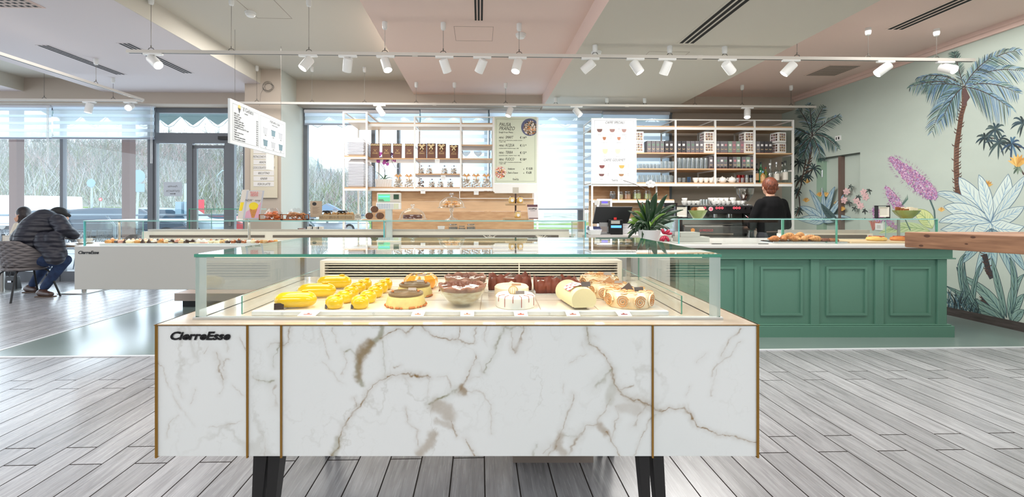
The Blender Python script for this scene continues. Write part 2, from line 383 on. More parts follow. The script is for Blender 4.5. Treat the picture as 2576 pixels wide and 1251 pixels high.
def leaf(a, b, c, wd, fill, vein, edge=None, n=9, nv=8):
    p = bez(a, b, c, n); L = []; Rr = []
    for i, (x, y) in enumerate(p):
        q = p[max(i-1, 0)]; r_ = p[min(i+1, n)]; dx, dy = r_[0]-q[0], r_[1]-q[1]; l = math.hypot(dx, dy) or 1
        ww = wd*math.sin(PI*(i/n)**.8)**.8/2+.3
        L.append((x-dy/l*ww, y+dx/l*ww)); Rr.append((x+dy/l*ww, y-dx/l*ww))
    m_ = n+1
    _mp(L+p+Rr, [(i, i+1, m_+i+1, m_+i) for i in range(n)]+[(m_+i, m_+i+1, 2*m_+i+1, 2*m_+i) for i in range(n)], fill)
    for i in range(nv):
        t = (i+.5)/nv*.9; k = t*n; j = int(k); x, y = p[j]; j2 = min(n, j+2)
        for Q in (L, Rr): stroke([(x, y), ((x+Q[j2][0])/2, (y+Q[j2][1])/2), (x+(Q[j2][0]-x)*.92, y+(Q[j2][1]-y)*.92)], 1.5, vary(random.choice(vein) if isinstance(vein, list) else vein))
    stroke(p, 2, vary(vein[0] if isinstance(vein, list) else vein, 5))
    if edge: stroke(L, 1.5, edge, False); stroke(Rr, 1.2, edge, False)
def hyac(cx, cy, lx, ly, ang, n, r=4.2):
    pal = [(186, 136, 178), (208, 166, 200), (166, 120, 168), (228, 198, 216), (146, 104, 156), (184, 166, 206), (196, 132, 164)]
    ca, sa = math.cos(ang), math.sin(ang)
    for i in range(n):
        u = random.uniform(-1, 1); v = random.uniform(-1, 1)*math.sqrt(max(0, 1-u*u))*(.75+.25*u)
        x = cx+u*lx*ca-v*ly*sa; y = cy+u*lx*sa+v*ly*ca; k = random.uniform(.6, 1.2)*r; a0 = random.uniform(0, 6)
        for q in range(4):
            a = a0+q*PI/2; stroke([(x, y), (x+k*.6*math.cos(a), y+k*.6*math.sin(a)), (x+k*math.cos(a), y+k*math.sin(a))], k*.62, vary(random.choice(pal), 16))
    for i in range(n//6):
        a = random.uniform(0, 2*PI); x = cx+lx*math.cos(a)*ca-ly*math.sin(a)*sa; y = cy+lx*math.cos(a)*sa+ly*math.sin(a)*ca
        stroke([(x, y), (x+7*math.cos(a+ang), y+7*math.sin(a+ang))], 1.2, (180, 130, 175))
# the great palm
T = (2424, 220)
trunk([(2426, 262), (2418, 290), (2412, 330), (2406, 370), (2405, 420), (2408, 470), (2412, 500)], 11, 16)
for i in range(16): stroke([(2424-5, 230+i*2.4), (2424+8, 226+i*2.6)], 3, vary((112, 84, 74)), False)
stroke([(2424, 222), (2432, 245), (2424, 268)], 16, (104, 80, 78))
for a in [((2490, 130), (2562, 128), 34, .35, .4), ((2480, 160), (2574, 180), 38, .4, .7), ((2490, 195), (2560, 235), 36, .45, .7), ((2470, 218), (2540, 272), 40, .9, .6),
          ((2405, 150), (2400, 132), 20, .1, .1), ((2380, 175), (2310, 196), 30, 1.1, .45), ((2360, 190), (2290, 220), 26, .5, .2), ((2395, 205), (2330, 215), 30, 1.2, .4),
          ((2380, 225), (2345, 330), 34, .5, .4), ((2400, 230), (2370, 300), 30, .9, .4), ((2450, 170), (2500, 140), 34, .3, .6)]:
    frond(T, a[0], a[1], a[2], 34, a[3], a[4], 1.9)
lay[0] = 0
T2 = (2043, 342)
trunk([(2043, 350), (2040, 380), (2034, 410), (2028, 440)], 6, 7, (104, 84, 70))
for a in [((2050, 300), (2072, 268), 20, .1), ((2030, 300), (2008, 272), 18, .2), ((2080, 300), (2114, 292), 20, .35), ((2020, 330), (2003, 325), 18, .6), ((2070, 330), (2106, 372), 22, .6),
          ((2020, 355), (2004, 385), 20, .6), ((2055, 360), (2066, 400), 18, .7), ((2030, 370), (2014, 405), 18, .6), ((2040, 290), (2036, 262), 16, .1)]:
    frond(T2, a[0], a[1], a[2], 20, a[3], .12, 1.8, [(70, 100, 98), (92, 124, 116), (58, 84, 86)])
# dark bush branches
def tuft(x, y, r, n=11, pal=((52, 66, 68), (76, 96, 96), (60, 82, 92)), w_=5, dr=.35):
    for i in range(n):
        a = 2*PI*i/n+random.uniform(-.2, .2); k = r*random.uniform(.7, 1.15)
        stroke(bez((x, y), (x+k*.6*math.cos(a), y+k*.6*math.sin(a)-k*.15), (x+k*math.cos(a), y+k*math.sin(a)*.9+k*dr), 5), w_, vary(random.choice(pal)))
for (pts, w_) in [([(2576, 372), (2540, 366), (2510, 350), (2476, 344)], 3), ([(2510, 350), (2500, 330), (2500, 318)], 2), ([(2576, 440), (2566, 425), (2560, 410)], 4)]:
    stroke(pts, w_, (84, 66, 64), False)
tuft(2478, 346, 26); tuft(2504, 326, 30); tuft(2512, 360, 34); tuft(2545, 362, 34, pal=((60, 84, 110), (52, 66, 68), (88, 124, 150))); tuft(2574, 310, 36); tuft(2560, 424, 14, 8, ((130, 150, 130), (90, 110, 96)))
for (x, y) in [(2560, 412), (2482, 468), (2550, 490), (2030, 458), (2062, 492), (2078, 492), (2368, 530), (2028, 506), (2106, 514), (2118, 528), (2400, 502)]:
    k = 1.6 if x == 2560 else (1 if x > 2400 else .62)
    for i in range(7):
        a = -PI/2+(i-3)*.42; c_ = random.choice([(222, 176, 96), (236, 196, 122), (204, 148, 74)])
        stroke([(x, y+4*k), (x+8*k*math.cos(a), y+8*k*math.sin(a)), (x+17*k*math.cos(a), y+16*k*math.sin(a))], 6.5*k, vary(c_))
for (x, y, r) in [(2010, 410, 22), (2046, 424, 26), (2010, 450, 20), (2030, 444, 16), (2005, 482, 16), (2010, 530, 14), (2008, 350, 10)]:
    tuft(x, y, r, 10, ((48, 60, 60), (70, 88, 84), (58, 76, 80)), 3.4)
for pts in ([(2002, 470), (2020, 440), (2044, 426)], [(2002, 500), (2014, 470), (2020, 440), (2028, 400)], [(2002, 545), (2012, 520), (2010, 495)]): stroke(pts, 3, (82, 66, 58), False)
lay[0] = .0004
W1, V1 = (212, 226, 220), [(150, 184, 206), (170, 200, 214), (120, 150, 176)]
B0 = (2492, 560)
for (b, c, wd) in [((2440, 490), (2412, 446), 46), ((2400, 480), (2352, 488), 26), ((2420, 525), (2374, 520), 40), ((2530, 500), (2536, 438), 46), ((2560, 480), (2576, 444), 26),
                   ((2540, 545), (2576, 520), 34), ((2450, 570), (2366, 578), 44), ((2510, 590), (2576, 570), 44), ((2470, 600), (2440, 600), 50), ((2400, 540), (2362, 560), 26), ((2480, 480), (2462, 440), 30)]:
    leaf(B0, b, c, wd, vary(W1, 8), V1, (96, 126, 150))
for (b, c, wd) in [((2490, 640), (2500, 690), 30), ((2440, 640), (2408, 668), 22), ((2540, 650), (2560, 720), 26), ((2560, 640), (2576, 680), 24), ((2470, 660), (2452, 710), 22)]:
    leaf((2494, 575), b, c, wd, vary((168, 196, 196), 8), [(96, 130, 150), (120, 160, 186)], (84, 110, 126))
B1 = (2072, 560)
for (b, c, wd) in [((2060, 510), (2036, 478), 14), ((2082, 500), (2100, 470), 14), ((2046, 530), (2012, 520), 20), ((2100, 525), (2122, 490), 12), ((2090, 545), (2140, 548), 18), ((2050, 550), (2006, 552), 22), ((2072, 520), (2070, 480), 12)]:
    leaf(B1, b, c, wd, vary((186, 208, 212), 8), [(120, 156, 184), (140, 176, 198)], (100, 130, 150), nv=6)
leaf((2110, 560), (2080, 540), (2066, 512), 18, (84, 108, 108), [(60, 84, 88)])
# yellow green leaf and hyacinths
leaf((2345, 575), (2330, 540), (2296, 530), 34, (216, 224, 158), [(150, 178, 120), (190, 204, 140)], (150, 170, 110)); leaf((2340, 582), (2270, 560), (2210, 588), 26, (206, 220, 168), [(150, 178, 120)])
stroke([(2336, 494), (2350, 530), (2354, 580)], 4, (84, 110, 108), False)
stroke([(2266, 520), (2276, 550), (2290, 580)], 3, (90, 116, 110), False)
for i in range(6): stroke([(2264, 524), (2268+i*3, 516-i*3), (2272+i*2, 508-i*4)], 2.5, (96, 128, 118))
lay[0] = .0014
hyac(2297, 448, 76, 24, .72, 620); hyac(2247, 500, 34, 15, 1.0, 200, 3.6); hyac(2206, 540, 20, 13, 1.1, 130, 3.6); hyac(2240, 562, 24, 8, .6, 80, 3.2)
# pink blossoms near the door
for (x, y) in [(2130, 482), (2124, 504), (2155, 505), (2178, 496), (2165, 518), (2173, 484)]:
    for i in range(6):
        a = i*PI/3+.3; stroke([(x, y), (x+7*math.cos(a), y+7*math.sin(a)), (x+10*math.cos(a), y+10*math.sin(a))], 6, vary((228, 190, 190), 10))
for (x, y) in [(2140, 470), (2150, 525), (2186, 480), (2160, 495), (2175, 530), (2136, 510)]: tuft(x, y, 9, 5, ((60, 66, 66), (84, 96, 92)), 3)
for i in range(9): stroke([(2196, 580), (2190+i*3, 566-random.random()*10), (2184+i*4, 560-random.random()*8)], 3.5, vary((186, 112, 100), 14))
lay[0] = .0006
trunk([(2476, 640), (2486, 680), (2496, 700)], 14, 16, (58, 56, 60)); trunk([(2476, 730), (2482, 760), (2470, 790)], 24, 22, (52, 58, 62))
for (a, b, c, wd) in [((2526, 806), (2500, 740), (2412, 690), 26), ((2530, 806), (2470, 770), (2380, 720), 20), ((2530, 808), (2480, 790), (2400, 742), 24), ((2540, 806), (2540, 720), (2576, 690), 20),
                      ((2540, 808), (2556, 760), (2576, 740), 22), ((2545, 812), (2560, 790), (2576, 780), 24), ((2532, 800), (2505, 700), (2495, 650), 16), ((2544, 790), (2560, 700), (2540, 648), 16), ((2450, 790), (2440, 720), (2470, 660), 12), ((2470, 795), (2420, 730), (2426, 660), 10), ((2440, 780), (2420, 700), (2406, 672), 8), ((2430, 770), (2400, 650), (2430, 640), 12)]:
    leaf(a, b, c, wd, vary((136, 166, 156), 12), [(62, 92, 92), (84, 116, 112), (104, 140, 150)], (58, 80, 86), nv=10)
for i in range(60):
    x = random.uniform(2383, 2460); y0 = 778+(x-2383)*.26; k = random.uniform(20, 60)
    stroke(bez((x, y0), (x+random.uniform(-10, 10), y0-k*.7), (x+random.uniform(-30, 30), y0-k), 4), 2.6, vary(random.choice([(48, 66, 70), (70, 98, 100), (92, 124, 136), (40, 50, 54)])))
pm = mat('mural_paint', (200, 200, 200), .75, attr='paint')
MP.build('mural', pm, bpy.data.objects['wall_right'])

# ---------------------------------------------------------------- windows
FR = mat('grey_frame', (112, 116, 122), .45); FRD = mat('dark_frame', (62, 60, 64), .5)
def wx(px): return rx(px, YW)
def wzz(px, py): return rz(px, py, YW)
def window(name, px0, px1, mull, zt=3.17, zb=.18, trans=()):
    x0, x1 = wx(px0), wx(px1); mb = MB()
    mb.box(x0, x1, YW-.06, YW+.06, 0, zb); mb.box(x0, x1, YW-.03, YW+.03, zt-.06, zt)
    for m_, wd in mull: xm = wx(m_); mb.box(xm-wd/2, xm+wd/2, YW-.04, YW+.04, zb, zt)
    for z in trans: mb.box(x0, x1, YW-.03, YW+.03, z-.03, z+.03)
    o = rst(name, mb, FR)
    MB().pane(x0, x1, YW-.006, YW+.006, zb, zt-.05).build('glass_pane', [GLW, GE], o)
    return o
window('window_1', -700, 158, [(-700, .1), (-330, .06), (157.5, .028)])
window('window_2', 160, 392, [(161.5, .028), (384, .13)])
window('window_3', 762, 1225, [(769, .09), (940, .07), (1222, .06)])
window('window_4', 1226, 1690, [(1232, .04), (1457, .06), (1682, .09)])
# entrance door
x0, x1 = wx(392), wx(618); mb = MB()
def fr(a, b, c, d, y=.04): mb.box(wx(a), wx(b), YW-y, YW+y, wzz(a, d), wzz(a, c))
mb.box(x0, x1, YW-.03, YW+.05, 3.08, 3.17)
fr(388, 397, 262, 720); fr(397, 618, 335, 361); fr(473, 487, 361, 718); fr(568, 592, 361, 718); fr(614, 618, 361, 718); fr(581, 618, 270, 336)
mb.box(wx(397), wx(475), YW-.04, YW+.04, 0, .1)
dr = rst('door_1', mb, FR)
mb = MB(); fr(487, 497, 366, 716, .025); fr(565, 571, 366, 716, .025); fr(487, 571, 366, 374, .025); mb.box(wx(487), wx(571), YW-.025, YW+.025, 0, .12); mb.build('door_leaf', FR, dr)
mb = MB().pane(wx(397), wx(581), YW-.005, YW+.005, wzz(397, 335), 3.08).pane(wx(397), wx(473), YW-.005, YW+.005, .1, wzz(397, 361)).pane(wx(497), wx(565), YW-.005, YW+.005, .12, wzz(497, 372)).pane(wx(592), wx(614), YW-.005, YW+.005, 0, wzz(592, 361))
mb.build('glass_pane', [GLW, GE], dr)
MB().box(wx(556), wx(584), YW-.1, YW-.04, wzz(570, 353), wzz(570, 345)).build('door_sensor', BLK, dr)
MB().box(wx(580), wx(586), YW-.07, YW-.04, 1.0, 1.12).build('door_handle', CHR, dr)
# notice on the door glass, read from outside
nt_ = thing('entrance_notice', R(wx(436), YW-.012, wzz(436, 476)), TH, 'white entrance notice taped to the glass panel beside the door, lettering seen mirrored from inside', 'notice')
MB().box(-.165, .165, -.001, .001, -.13, .13).build('paper', mat('paper_backlit', (196, 204, 214), .6), nt_)
text('ENTRATA', .055, GREY, nt_, (0, -.0022, -.055), (PI/2, 0, PI), align='CENTER').scale = (1, 1, 1)
for c_ in nt_.children:
    if c_.name.startswith('lettering'): c_.rotation_euler = (PI/2, 0, 0); c_.scale = (-1, 1, 1)
t = text('PaneVita', .05, GREY, nt_, (0, -.0022, .035), (PI/2, 0, 0), align='CENTER', shear=.3); t.scale = (-1, 1, 1)
MB().box(-.05, .03, -.002, -.001, -.092, -.082).prismy([(.03, -.1), (.055, -.087), (.03, -.074)], -.002, -.001).build('arrow', INK, nt_)
# ---------------------------------------------------------------- zebra blinds
def fabmat(name, col, tr, tl):
    m = bpy.data.materials.new(name); m.use_nodes = True; nt = m.node_tree; nt.nodes.clear(); N = nt.nodes.new; L = nt.links.new
    o = N('ShaderNodeOutputMaterial'); a = N('ShaderNodeMixShader'); b = N('ShaderNodeMixShader'); d = N('ShaderNodeBsdfDiffuse'); t = N('ShaderNodeBsdfTranslucent'); p = N('ShaderNodeBsdfTransparent')
    d.inputs[0].default_value = lin(col)+(1,); t.inputs[0].default_value = lin(col)+(1,); a.inputs[0].default_value = tl; b.inputs[0].default_value = tr
    L(d.outputs[0], a.inputs[1]); L(t.outputs[0], a.inputs[2]); L(a.outputs[0], b.inputs[1]); L(p.outputs[0], b.inputs[2]); L(b.outputs[0], o.inputs[0]); return m
OPQ = fabmat('blind_opaque_band', (240, 247, 253), .08, .8); SHR = fabmat('blind_sheer_band', (240, 248, 252), .55, .7)
def blind(label, pa, pb, ytop, ybot, per, opq, chain=None):
    yr = YW-.16; x0, x1 = rx(pa, yr), rx(pb, yr); z1 = rz(pa, ytop, yr); z0 = rz(pa, ybot, yr); s = 1/F*rY(pa, yr)
    t = thing('roller_blind', R((x0+x1)/2, yr, z0), TH, label, 'window blind', 'zebra roller blinds of the window wall'); hw = (x1-x0)/2-.006
    h = z1-z0
    mb = MB(Matrix.Translation((-hw-.003, 0, h+.02)) @ Matrix.Rotation(PI/2, 4, 'Y')); mb.cyl((0, 0, 0), .035, 2*hw+.006, 18); mb.build('roller', mat('blind_tube', (214, 214, 220), .5), t)
    mb = MB(); z = h-.01; k = 0
    while z > .03:
        a = max(.02, z-opq*s); mb.mi = 0; mb.box(-hw, hw, -.006, -.004, a, z); zz = max(.02, a-(per-opq)*s)
        mb.mi = 1; mb.box(-hw, hw, .004, .005, zz, a); z = zz
    mb.build('fabric', [OPQ, SHR], t)
    MB().box(-hw, hw, -.014, .012, -.005, .022).build('bottom_rail', mat('blind_rail', (150, 158, 172), .4), t)
    if chain:
        c = MB(); xx = rx(chain, yr)-(x0+x1)/2; zc = rz(chain, 412 if chain < 500 else 480, yr)-z0
        for dx in (-.012, .012): c.tube([(xx+dx, -.05, h), (xx+dx, -.05, zc)], .004, 5)
        c.build('pull_chain', WPL, t)
    return t
blind('zebra blind furthest left, half lowered above the seated pair', -260, 131, 267, 348, 18.4, 7, 127)
blind('zebra blind left of the entrance door, lowered to the top third', 133, 389, 267, 349, 18.4, 8, 386)
blind('short zebra blind rolled up high right of the pillar', 766, 1056, 283, 314, 18.4, 9)
blind('zebra blind behind the confectionery shelves with the bow bags', 1058, 1228, 283, 478, 18, 9.5)
blind('long zebra blind lowered between the lunch menu board and the coffee menu board', 1231, 1514, 283, 528, 18, 9.5)
blind('zebra blind behind the coffee menu board and first tea shelf', 1516, 1684, 287, 528, 18, 9.5)

# ================================================================ OUTSIDE
ASP = mat('pale_asphalt', (178, 184, 192), .8, noise=(.6, .1)); GRS = mat('bright_lawn', (140, 176, 92), .9, noise=(1.2, .35))
struct('ground_outside', MB().box(-140, 90, YW+1, 160, -.6, -.15), ASP)
struct('terrace_floor', MB().box(-30, 8, YW+.45, 12.2, -.15, -.02), mat('terrace_slabs', (188, 194, 200), .7))
def hz(x, y):
    t = max(0, y-31); k = 1/(1+math.exp((x+13)/3.5)); k = .10+.9*k
    if x > -33: k *= 1-.50*min(1, (x+33)/6)
    return -.15+(min(t, 9)*.16+max(0, min(t-9, 26))*.31+max(0, t-35)*.1)*k
mb = MB(); rows = []
for j in range(26):
    y = 30.5+j*2.0; rows.append([(x, y+mnoise.noise(Vector((x*.2, y*.2, 0)))*.8, hz(x, y)+mnoise.noise(Vector((x*.15, y*.15, 3)))*.4-(.5 if j == 0 else 0)) for x in np.linspace(-110, 70, 90)])
mb.surf(rows); k = len(mb.f)
for i in range(k): mb.m[i] = 0 if i//89 < 5 else 1
struct('hills', mb, [GRS, mat('winter_undergrowth', (200, 202, 196), .95, noise=(.8, .32), col2=(146, 156, 146))])
BARK = mat('pale_bark', (150, 156, 152), .9); BARK2 = mat('olive_bark', (150, 160, 128), .9); BARKP = mat('pinkish_bark', (186, 168, 168), .9)
def tree_mesh(h, seed, m, dens=5):
    rnd = random.Random(seed); mb = MB()
    def grow(p, d, l, r, k):
        pts = [p]; q = p
        for i in range(3):
            d = (d+Vector((rnd.uniform(-.16, .16), rnd.uniform(-.16, .16), rnd.uniform(-.05, .12)))).normalized(); q = q+d*l/3; pts.append(q)
        mb.tube(pts, [r, r*.85, r*.72, r*.6], 4 if k < 2 else 3, cap=False)
        if k >= dens: return
        for i in range(rnd.choice((2, 3, 3)) if k else 4):
            a = rnd.uniform(0, 2*PI); s = rnd.uniform(.35, .75); u = d.cross(Vector((math.cos(a), math.sin(a), .3))).normalized()
            nd = (d*(1-s*.35)+u*s).normalized(); nd.z += .12; grow(pts[rnd.choice((2, 3, 3))], nd.normalized(), l*rnd.uniform(.62, .82), r*.58, k+1)
    grow(Vector((0, 0, -.3)), Vector((rnd.uniform(-.1, .1), 0, 1)), h*.27, h*.012, 0)
    return mb
protos = []
for i, (m_, h_) in enumerate([(BARK, 8), (BARK2, 7.5), (BARKP, 8.5), (BARK, 9)]):
    o = tree_mesh(h_, i+3, m_).build('bare_tree', m_); protos.append(o)
spots = []
rnd = random.Random(5)
for i in range(52):
    px = -60+i*13.2+rnd.uniform(-5, 5); Y = rnd.uniform(41, 56); spots.append((px, Y, rnd.uniform(.75, 1.15)))
spots += [(905, 30, .62), (835, 34, .7), (870, 26, .5), (990, 34, .6), (958, 40, .7), (760, 36, .6)]
spots.sort(); used = set()
for i, (px, Y, sc_) in enumerate(spots):
    pi_ = i % 4; x = PX(px, Y)
    o = protos[pi_] if pi_ not in used else clone(protos[pi_]); used.add(pi_)
    o.location = (x, Y, hz(x, Y)); o.rotation_euler.z = rnd.uniform(0, 6); o.scale = (sc_, sc_, sc_)
    wh = 'beyond the left windows' if px < 390 else 'beyond the entrance door' if px < 640 else 'beyond the window right of the pillar'
    grp = [s for s in spots if (s[0] < 390) == (px < 390) and (s[0] < 640) == (px < 640)]
    tag(o, f'bare winter tree {wh}, {ORD[grp.index((px, Y, sc_))]} from the left there', 'tree', 'bare trees on the bank')
mb = MB(); rnd = random.Random(9)
for i in range(26000):
    Y = rnd.uniform(37.5, 64); px = rnd.uniform(-80, 960); x = PX(px, Y); z = hz(x, Y); a = rnd.uniform(-.9, .9); l = rnd.uniform(.8, 3.4); w_ = rnd.uniform(.02, .07)
    z += rnd.uniform(0, 2.4); dx = math.sin(a)*l; dz = math.cos(a)*l; mb.add([(x, Y, z), (x+w_, Y, z), (x+dx, Y+rnd.uniform(-.4, .4), z+dz)], [(0, 1, 2)]); mb.m[-1] = rnd.choice((0, 1, 2, 3, 4, 4))
o = mb.build('brush_thicket', [BARK, BARK2, BARKP, mat('dark_twig', (112, 120, 116), .9), mat('white_twig', (212, 216, 222), .9)]); tag(o, 'tangle of bare winter brushwood covering the slope behind the car park', 'brushwood', kind='stuff')
def conifer(px, Y, h, label):
    mb = MB(); x = PX(px, Y)
    mb.cyl((0, 0, 0), .2, h*.3, 8); mb.mi = 1
    for i in range(9):
        z = h*(.12+i*.095); r = h*.2*(1-i/9.3); mb.lathe([(r, 0), (r*.45, h*.08), (.02, h*.17)], (0, 0, z), 13, wob=lambda a, j: 1+.22*math.sin(a*6.5))
    o = mb.build('conifer', [BARK, mat('blue_fir', (120, 158, 168), .9)]); o.location = (x, Y, hz(x, Y)); tag(o, label, 'tree'); return o
conifer(425, 62, 4.5, 'blue-grey conifer tip showing above the entrance door')
conifer(800, 63, 4.4, 'tall blue fir on the ridge right of the pillar'); conifer(832, 64, 3.4, 'smaller blue fir right of the tall fir on the ridge')
hs = thing('far_house', (PX(805, 50), 50, hz(PX(805, 50), 50)-.3), .3, 'pale cream house on the far slope right of the pillar', 'house')
MB().box(-4, 4, -3, 3, 0, 4.2).build('wall', mat('cream_render', (236, 224, 196), .9), hs); MB().prismy([(-4.6, 4.1), (4.6, 4.1), (0, 6)], -3.4, 3.4).build('roof', mat('pale_tiles', (200, 178, 166), .9), hs)
for x_ in (-2.2, 0, 2.2): MB().box(x_-.5, x_+.5, -3.05, -2.98, 1.6, 2.9).build('window_pane', mat('far_glass', (150, 170, 190), .3), hs)
hs.scale = (.5, .5, .5)
hs = thing('garden_shed', (PX(826, 29), 29, .35), .25, 'small white gabled shed at the edge of the car park', 'shed')
MB().box(-1.6, 1.6, -1.5, 1.5, 0, 2.0).build('wall', WHT, hs); MB().prismy([(-2, 1.9), (2, 1.9), (0, 2.9)], -1.8, 1.8).build('roof', mat('blue_roof', (140, 165, 190), .7), hs); MB().box(-.15, .15, -1.53, -1.49, .1, 1.9).build('door_slit', GREY, hs)
CGL = mat('car_glass', (88, 110, 128), .08, spec=1); TYR = mat('tyre', (40, 40, 44), .8)
def car(name, loc, rot, prof, win, L_, W_, paint, label, wheels, cat='car', lights=True):
    t = thing(name, loc, rot, label, cat)
    MB().prismy(prof, -W_/2, W_/2).build('car_body', paint, t, bevel=.09)
    MB().prismy(win, -W_/2-.012, W_/2+.012).build('side_glass', CGL, t)
    for x in wheels:
        for s in (-1, 1):
            mb = MB(Matrix.Translation((x, s*(W_/2-.1), .33)) @ Matrix.Rotation(PI/2, 4, 'X')); mb.cyl((0, 0, -.11), .33, .22, 20); mb.mi = 1; mb.cyl((0, 0, -.12), .2, .24, 12); mb.build('wheel', [TYR, STL], t)
    x = prof[0][0]; 
    if lights:
        for s in (-1, 1): MB().cbox((x+.02, s*(W_/2-.2), .8), (.06, .3, .18)).build('tail_light', mat('tail_red', (200, 50, 50), .3), t)
    return t
sedan = [(-2.15, .35), (-2.2, .75), (-2.05, 1.0), (-1.75, 1.42), (-.9, 1.52), (.5, 1.48), (1.15, 1.02), (2.0, .88), (2.2, .6), (2.2, .3)]
swin = [(-1.85, 1.04), (-1.6, 1.36), (-.8, 1.44), (.42, 1.41), (.95, 1.06)]
car('van', (PX(58, 28), 28, -.15), .15, [(-2.6, .4), (-2.6, 1.1), (-1.8, 1.35), (-1.15, 2.05), (-.6, 2.3), (2.7, 2.25), (2.75, .4)], [(-1.7, 1.35), (-1.15, 1.95), (-.55, 1.95), (-.55, 1.3)], 5.3, 2, mat('van_white', (246, 248, 250), .2), 'white delivery van parked behind the seated pair', (-1.8, 1.8), 'van', False)
car('parked_car', (PX(205, 22), 22, -.15), .5, sedan, swin, 4.4, 1.8, mat('car_white', (240, 244, 248), .15), 'white car parked just right of the man in the cap', (-1.35, 1.35))
car('parked_car', (PX(318, 19), 19, -.15), .65, sedan, swin, 4.4, 1.8, mat('car_silver_blue', (84, 98, 112), .15, .3), 'silver blue estate car parked behind the terrace chairs', (-1.35, 1.35))
car('parked_car', (PX(440, 21), 21, -.15), .1, sedan, swin, 4.4, 1.8, mat('car_pale_blue', (176, 196, 212), .15, .2), 'pale blue car seen through the glass beside the entrance door', (-1.35, 1.35))
car('parked_car', (PX(568, 26), 26, -.55), .2, sedan, swin, 4.4, 1.8, mat('car_red', (196, 66, 72), .2), 'red car low behind the entrance door', (-1.35, 1.35))
car('parked_car', (PX(840, 30), 30, -.35), .0, sedan, swin, 4.4, 1.8, mat('car_pearl', (226, 232, 240), .2), 'pearl white car outside the window right of the pillar', (-1.35, 1.35))
# road signs
SGB = mat('sign_back', (152, 184, 200), .5); SGW = mat('pole_pale', (190, 208, 218), .5)
def roadsign(px, py, Y, r, lean, label, n=24, red=False, plate=False, zt=None):
    z = PZ(py, Y)+.15; t = thing('road_sign', (PX(px, Y), Y, -.15), 0, label, 'road sign')
    MB().tube([(-lean*z, .03, 0), (0, .03, z+r)], .035, 8).build('post', SGW, t)
    mb = MB(Matrix.Translation((0, 0, z)) @ Matrix.Rotation(PI/2, 4, 'X')); mb.cyl((0, 0, -.01), r, .02, n); mb.build('disc', mat('sign_red', (216, 84, 88), .4) if red else SGB, t)
    if red:
        mb = MB(Matrix.Translation((0, -.012, z)) @ Matrix.Rotation(PI/2, 4, 'X')); mb.cyl((0, 0, 0), r*.55, .004, 16); mb.build('white_centre', WPL, t)
    if plate: MB().box(-.22, .22, -.01, .01, z-r-.32, z-r-.02).build('plate', SGB, t)
roadsign(348, 444, 16, .24, .05, 'large round road sign seen from behind, leaning, left of the door', plate=True)
roadsign(229, 461, 18, .18, 0, 'octagonal road sign seen from behind in front of the wood', 8)
roadsign(174, 499, 30, .13, 0, 'small red and white road sign on the grass nearer the mullion', red=True)
roadsign(253, 502, 30, .12, 0, 'small red and white road sign on the grass further right', red=True)
t = thing('info_totem', (PX(504, 26), 26, -.15), 0, 'red information panel standing beyond the entrance door', 'totem'); MB().box(-.2, .2, -.05, .05, 0, 2.0).build('panel', mat('totem_red', (224, 92, 104), .5), t)
t = thing('street_lamp', (PX(545, 40), 40, -.15), 0, 'thin white street lamp beyond the entrance door', 'street lamp'); MB().tube([(0, 0, 0), (0, 0, 4.4), (.5, 0, 4.9), (1.6, 0, 5.0)], .06, 6).build('pole', SGW, t)
t = thing('utility_post', (PX(467, 20), 20, -.15), 0, 'pale post with two meter boxes in front of the grass', 'post'); MB().tube([(0, 0, 0), (0, 0, 2.6)], .06, 8).build('pole', SGW, t)
for s in (-.2, .2): MB().cbox((s, -.1, 1.5), (.26, .2, .55)).build('meter_box', SGB, t)
# terrace: pillars, railing, awning, chairs
BP = mat('brown_pillar', (140, 112, 106), .6)
hs.scale = (.42, .42, .45)
for px, wd, lb in ((42, .16, 'brown terrace pillar behind the left blind chain'), (324, .17, 'brown terrace pillar left of the entrance door'), (1003, .05, 'slender pillar outside behind the chocolate bags'), (1463, .06, 'slender pillar outside beside the coffee menu board')):
    Y = 9.6; o = MB().box(-wd/2, wd/2, -.08, .08, 0, 3.5).build('terrace_pillar', BP if wd > .1 else FR); o.location = (PX(px, Y), Y, -.02); tag(o, lb, 'pillar')
RLM = mat('galvanised_rail', (140, 158, 172), .35, .5)
for (a, b, lb) in ((-160, 308, 'galvanised terrace railing behind the seated pair'), (324, 640, 'galvanised terrace railing in front of the entrance door glass'), (770, 1030, 'galvanised terrace railing right of the pillar')):
    Y = 11.6; t = thing('terrace_railing', (PX(a, Y), Y, -.02), 0, lb, 'railing'); w_ = PX(b, Y)-PX(a, Y)
    MB().tube([(0, 0, 1.17), (w_, 0, 1.17)], .028, 10).build('handrail', RLM, t)
    mb = MB()
    for z in (.95, .75, .55, .35, .15): mb.tube([(0, .02, z), (w_, .02, z)], .008, 5)
    mb.build('cable_rail', RLM, t)
    n_ = max(2, int(w_/1.5))
    for i in range(n_):
        x = .2+i*(w_-.4)/(n_-1); MB().tube([(x-.22, 0, 1.15), (x, 0, .9), (x, 0, 0)], [.02, .03, .03], 6).build('post', RLM, t)
AWN = mat('awning_fabric', (158, 184, 186), .8)
t = thing('awning', (0, 0, 0), 0, 'pale green awning with a zigzag edge outside the window wall', 'awning')
mb = MB(); mb.surf([[(x, 8.75, 4.35) for x in (-11, 4)], [(x, 11, 3.62) for x in (-11, 4)]], False); mb.build('canopy', AWN, t, solid=.01)
mb = MB(); x = -11+.1
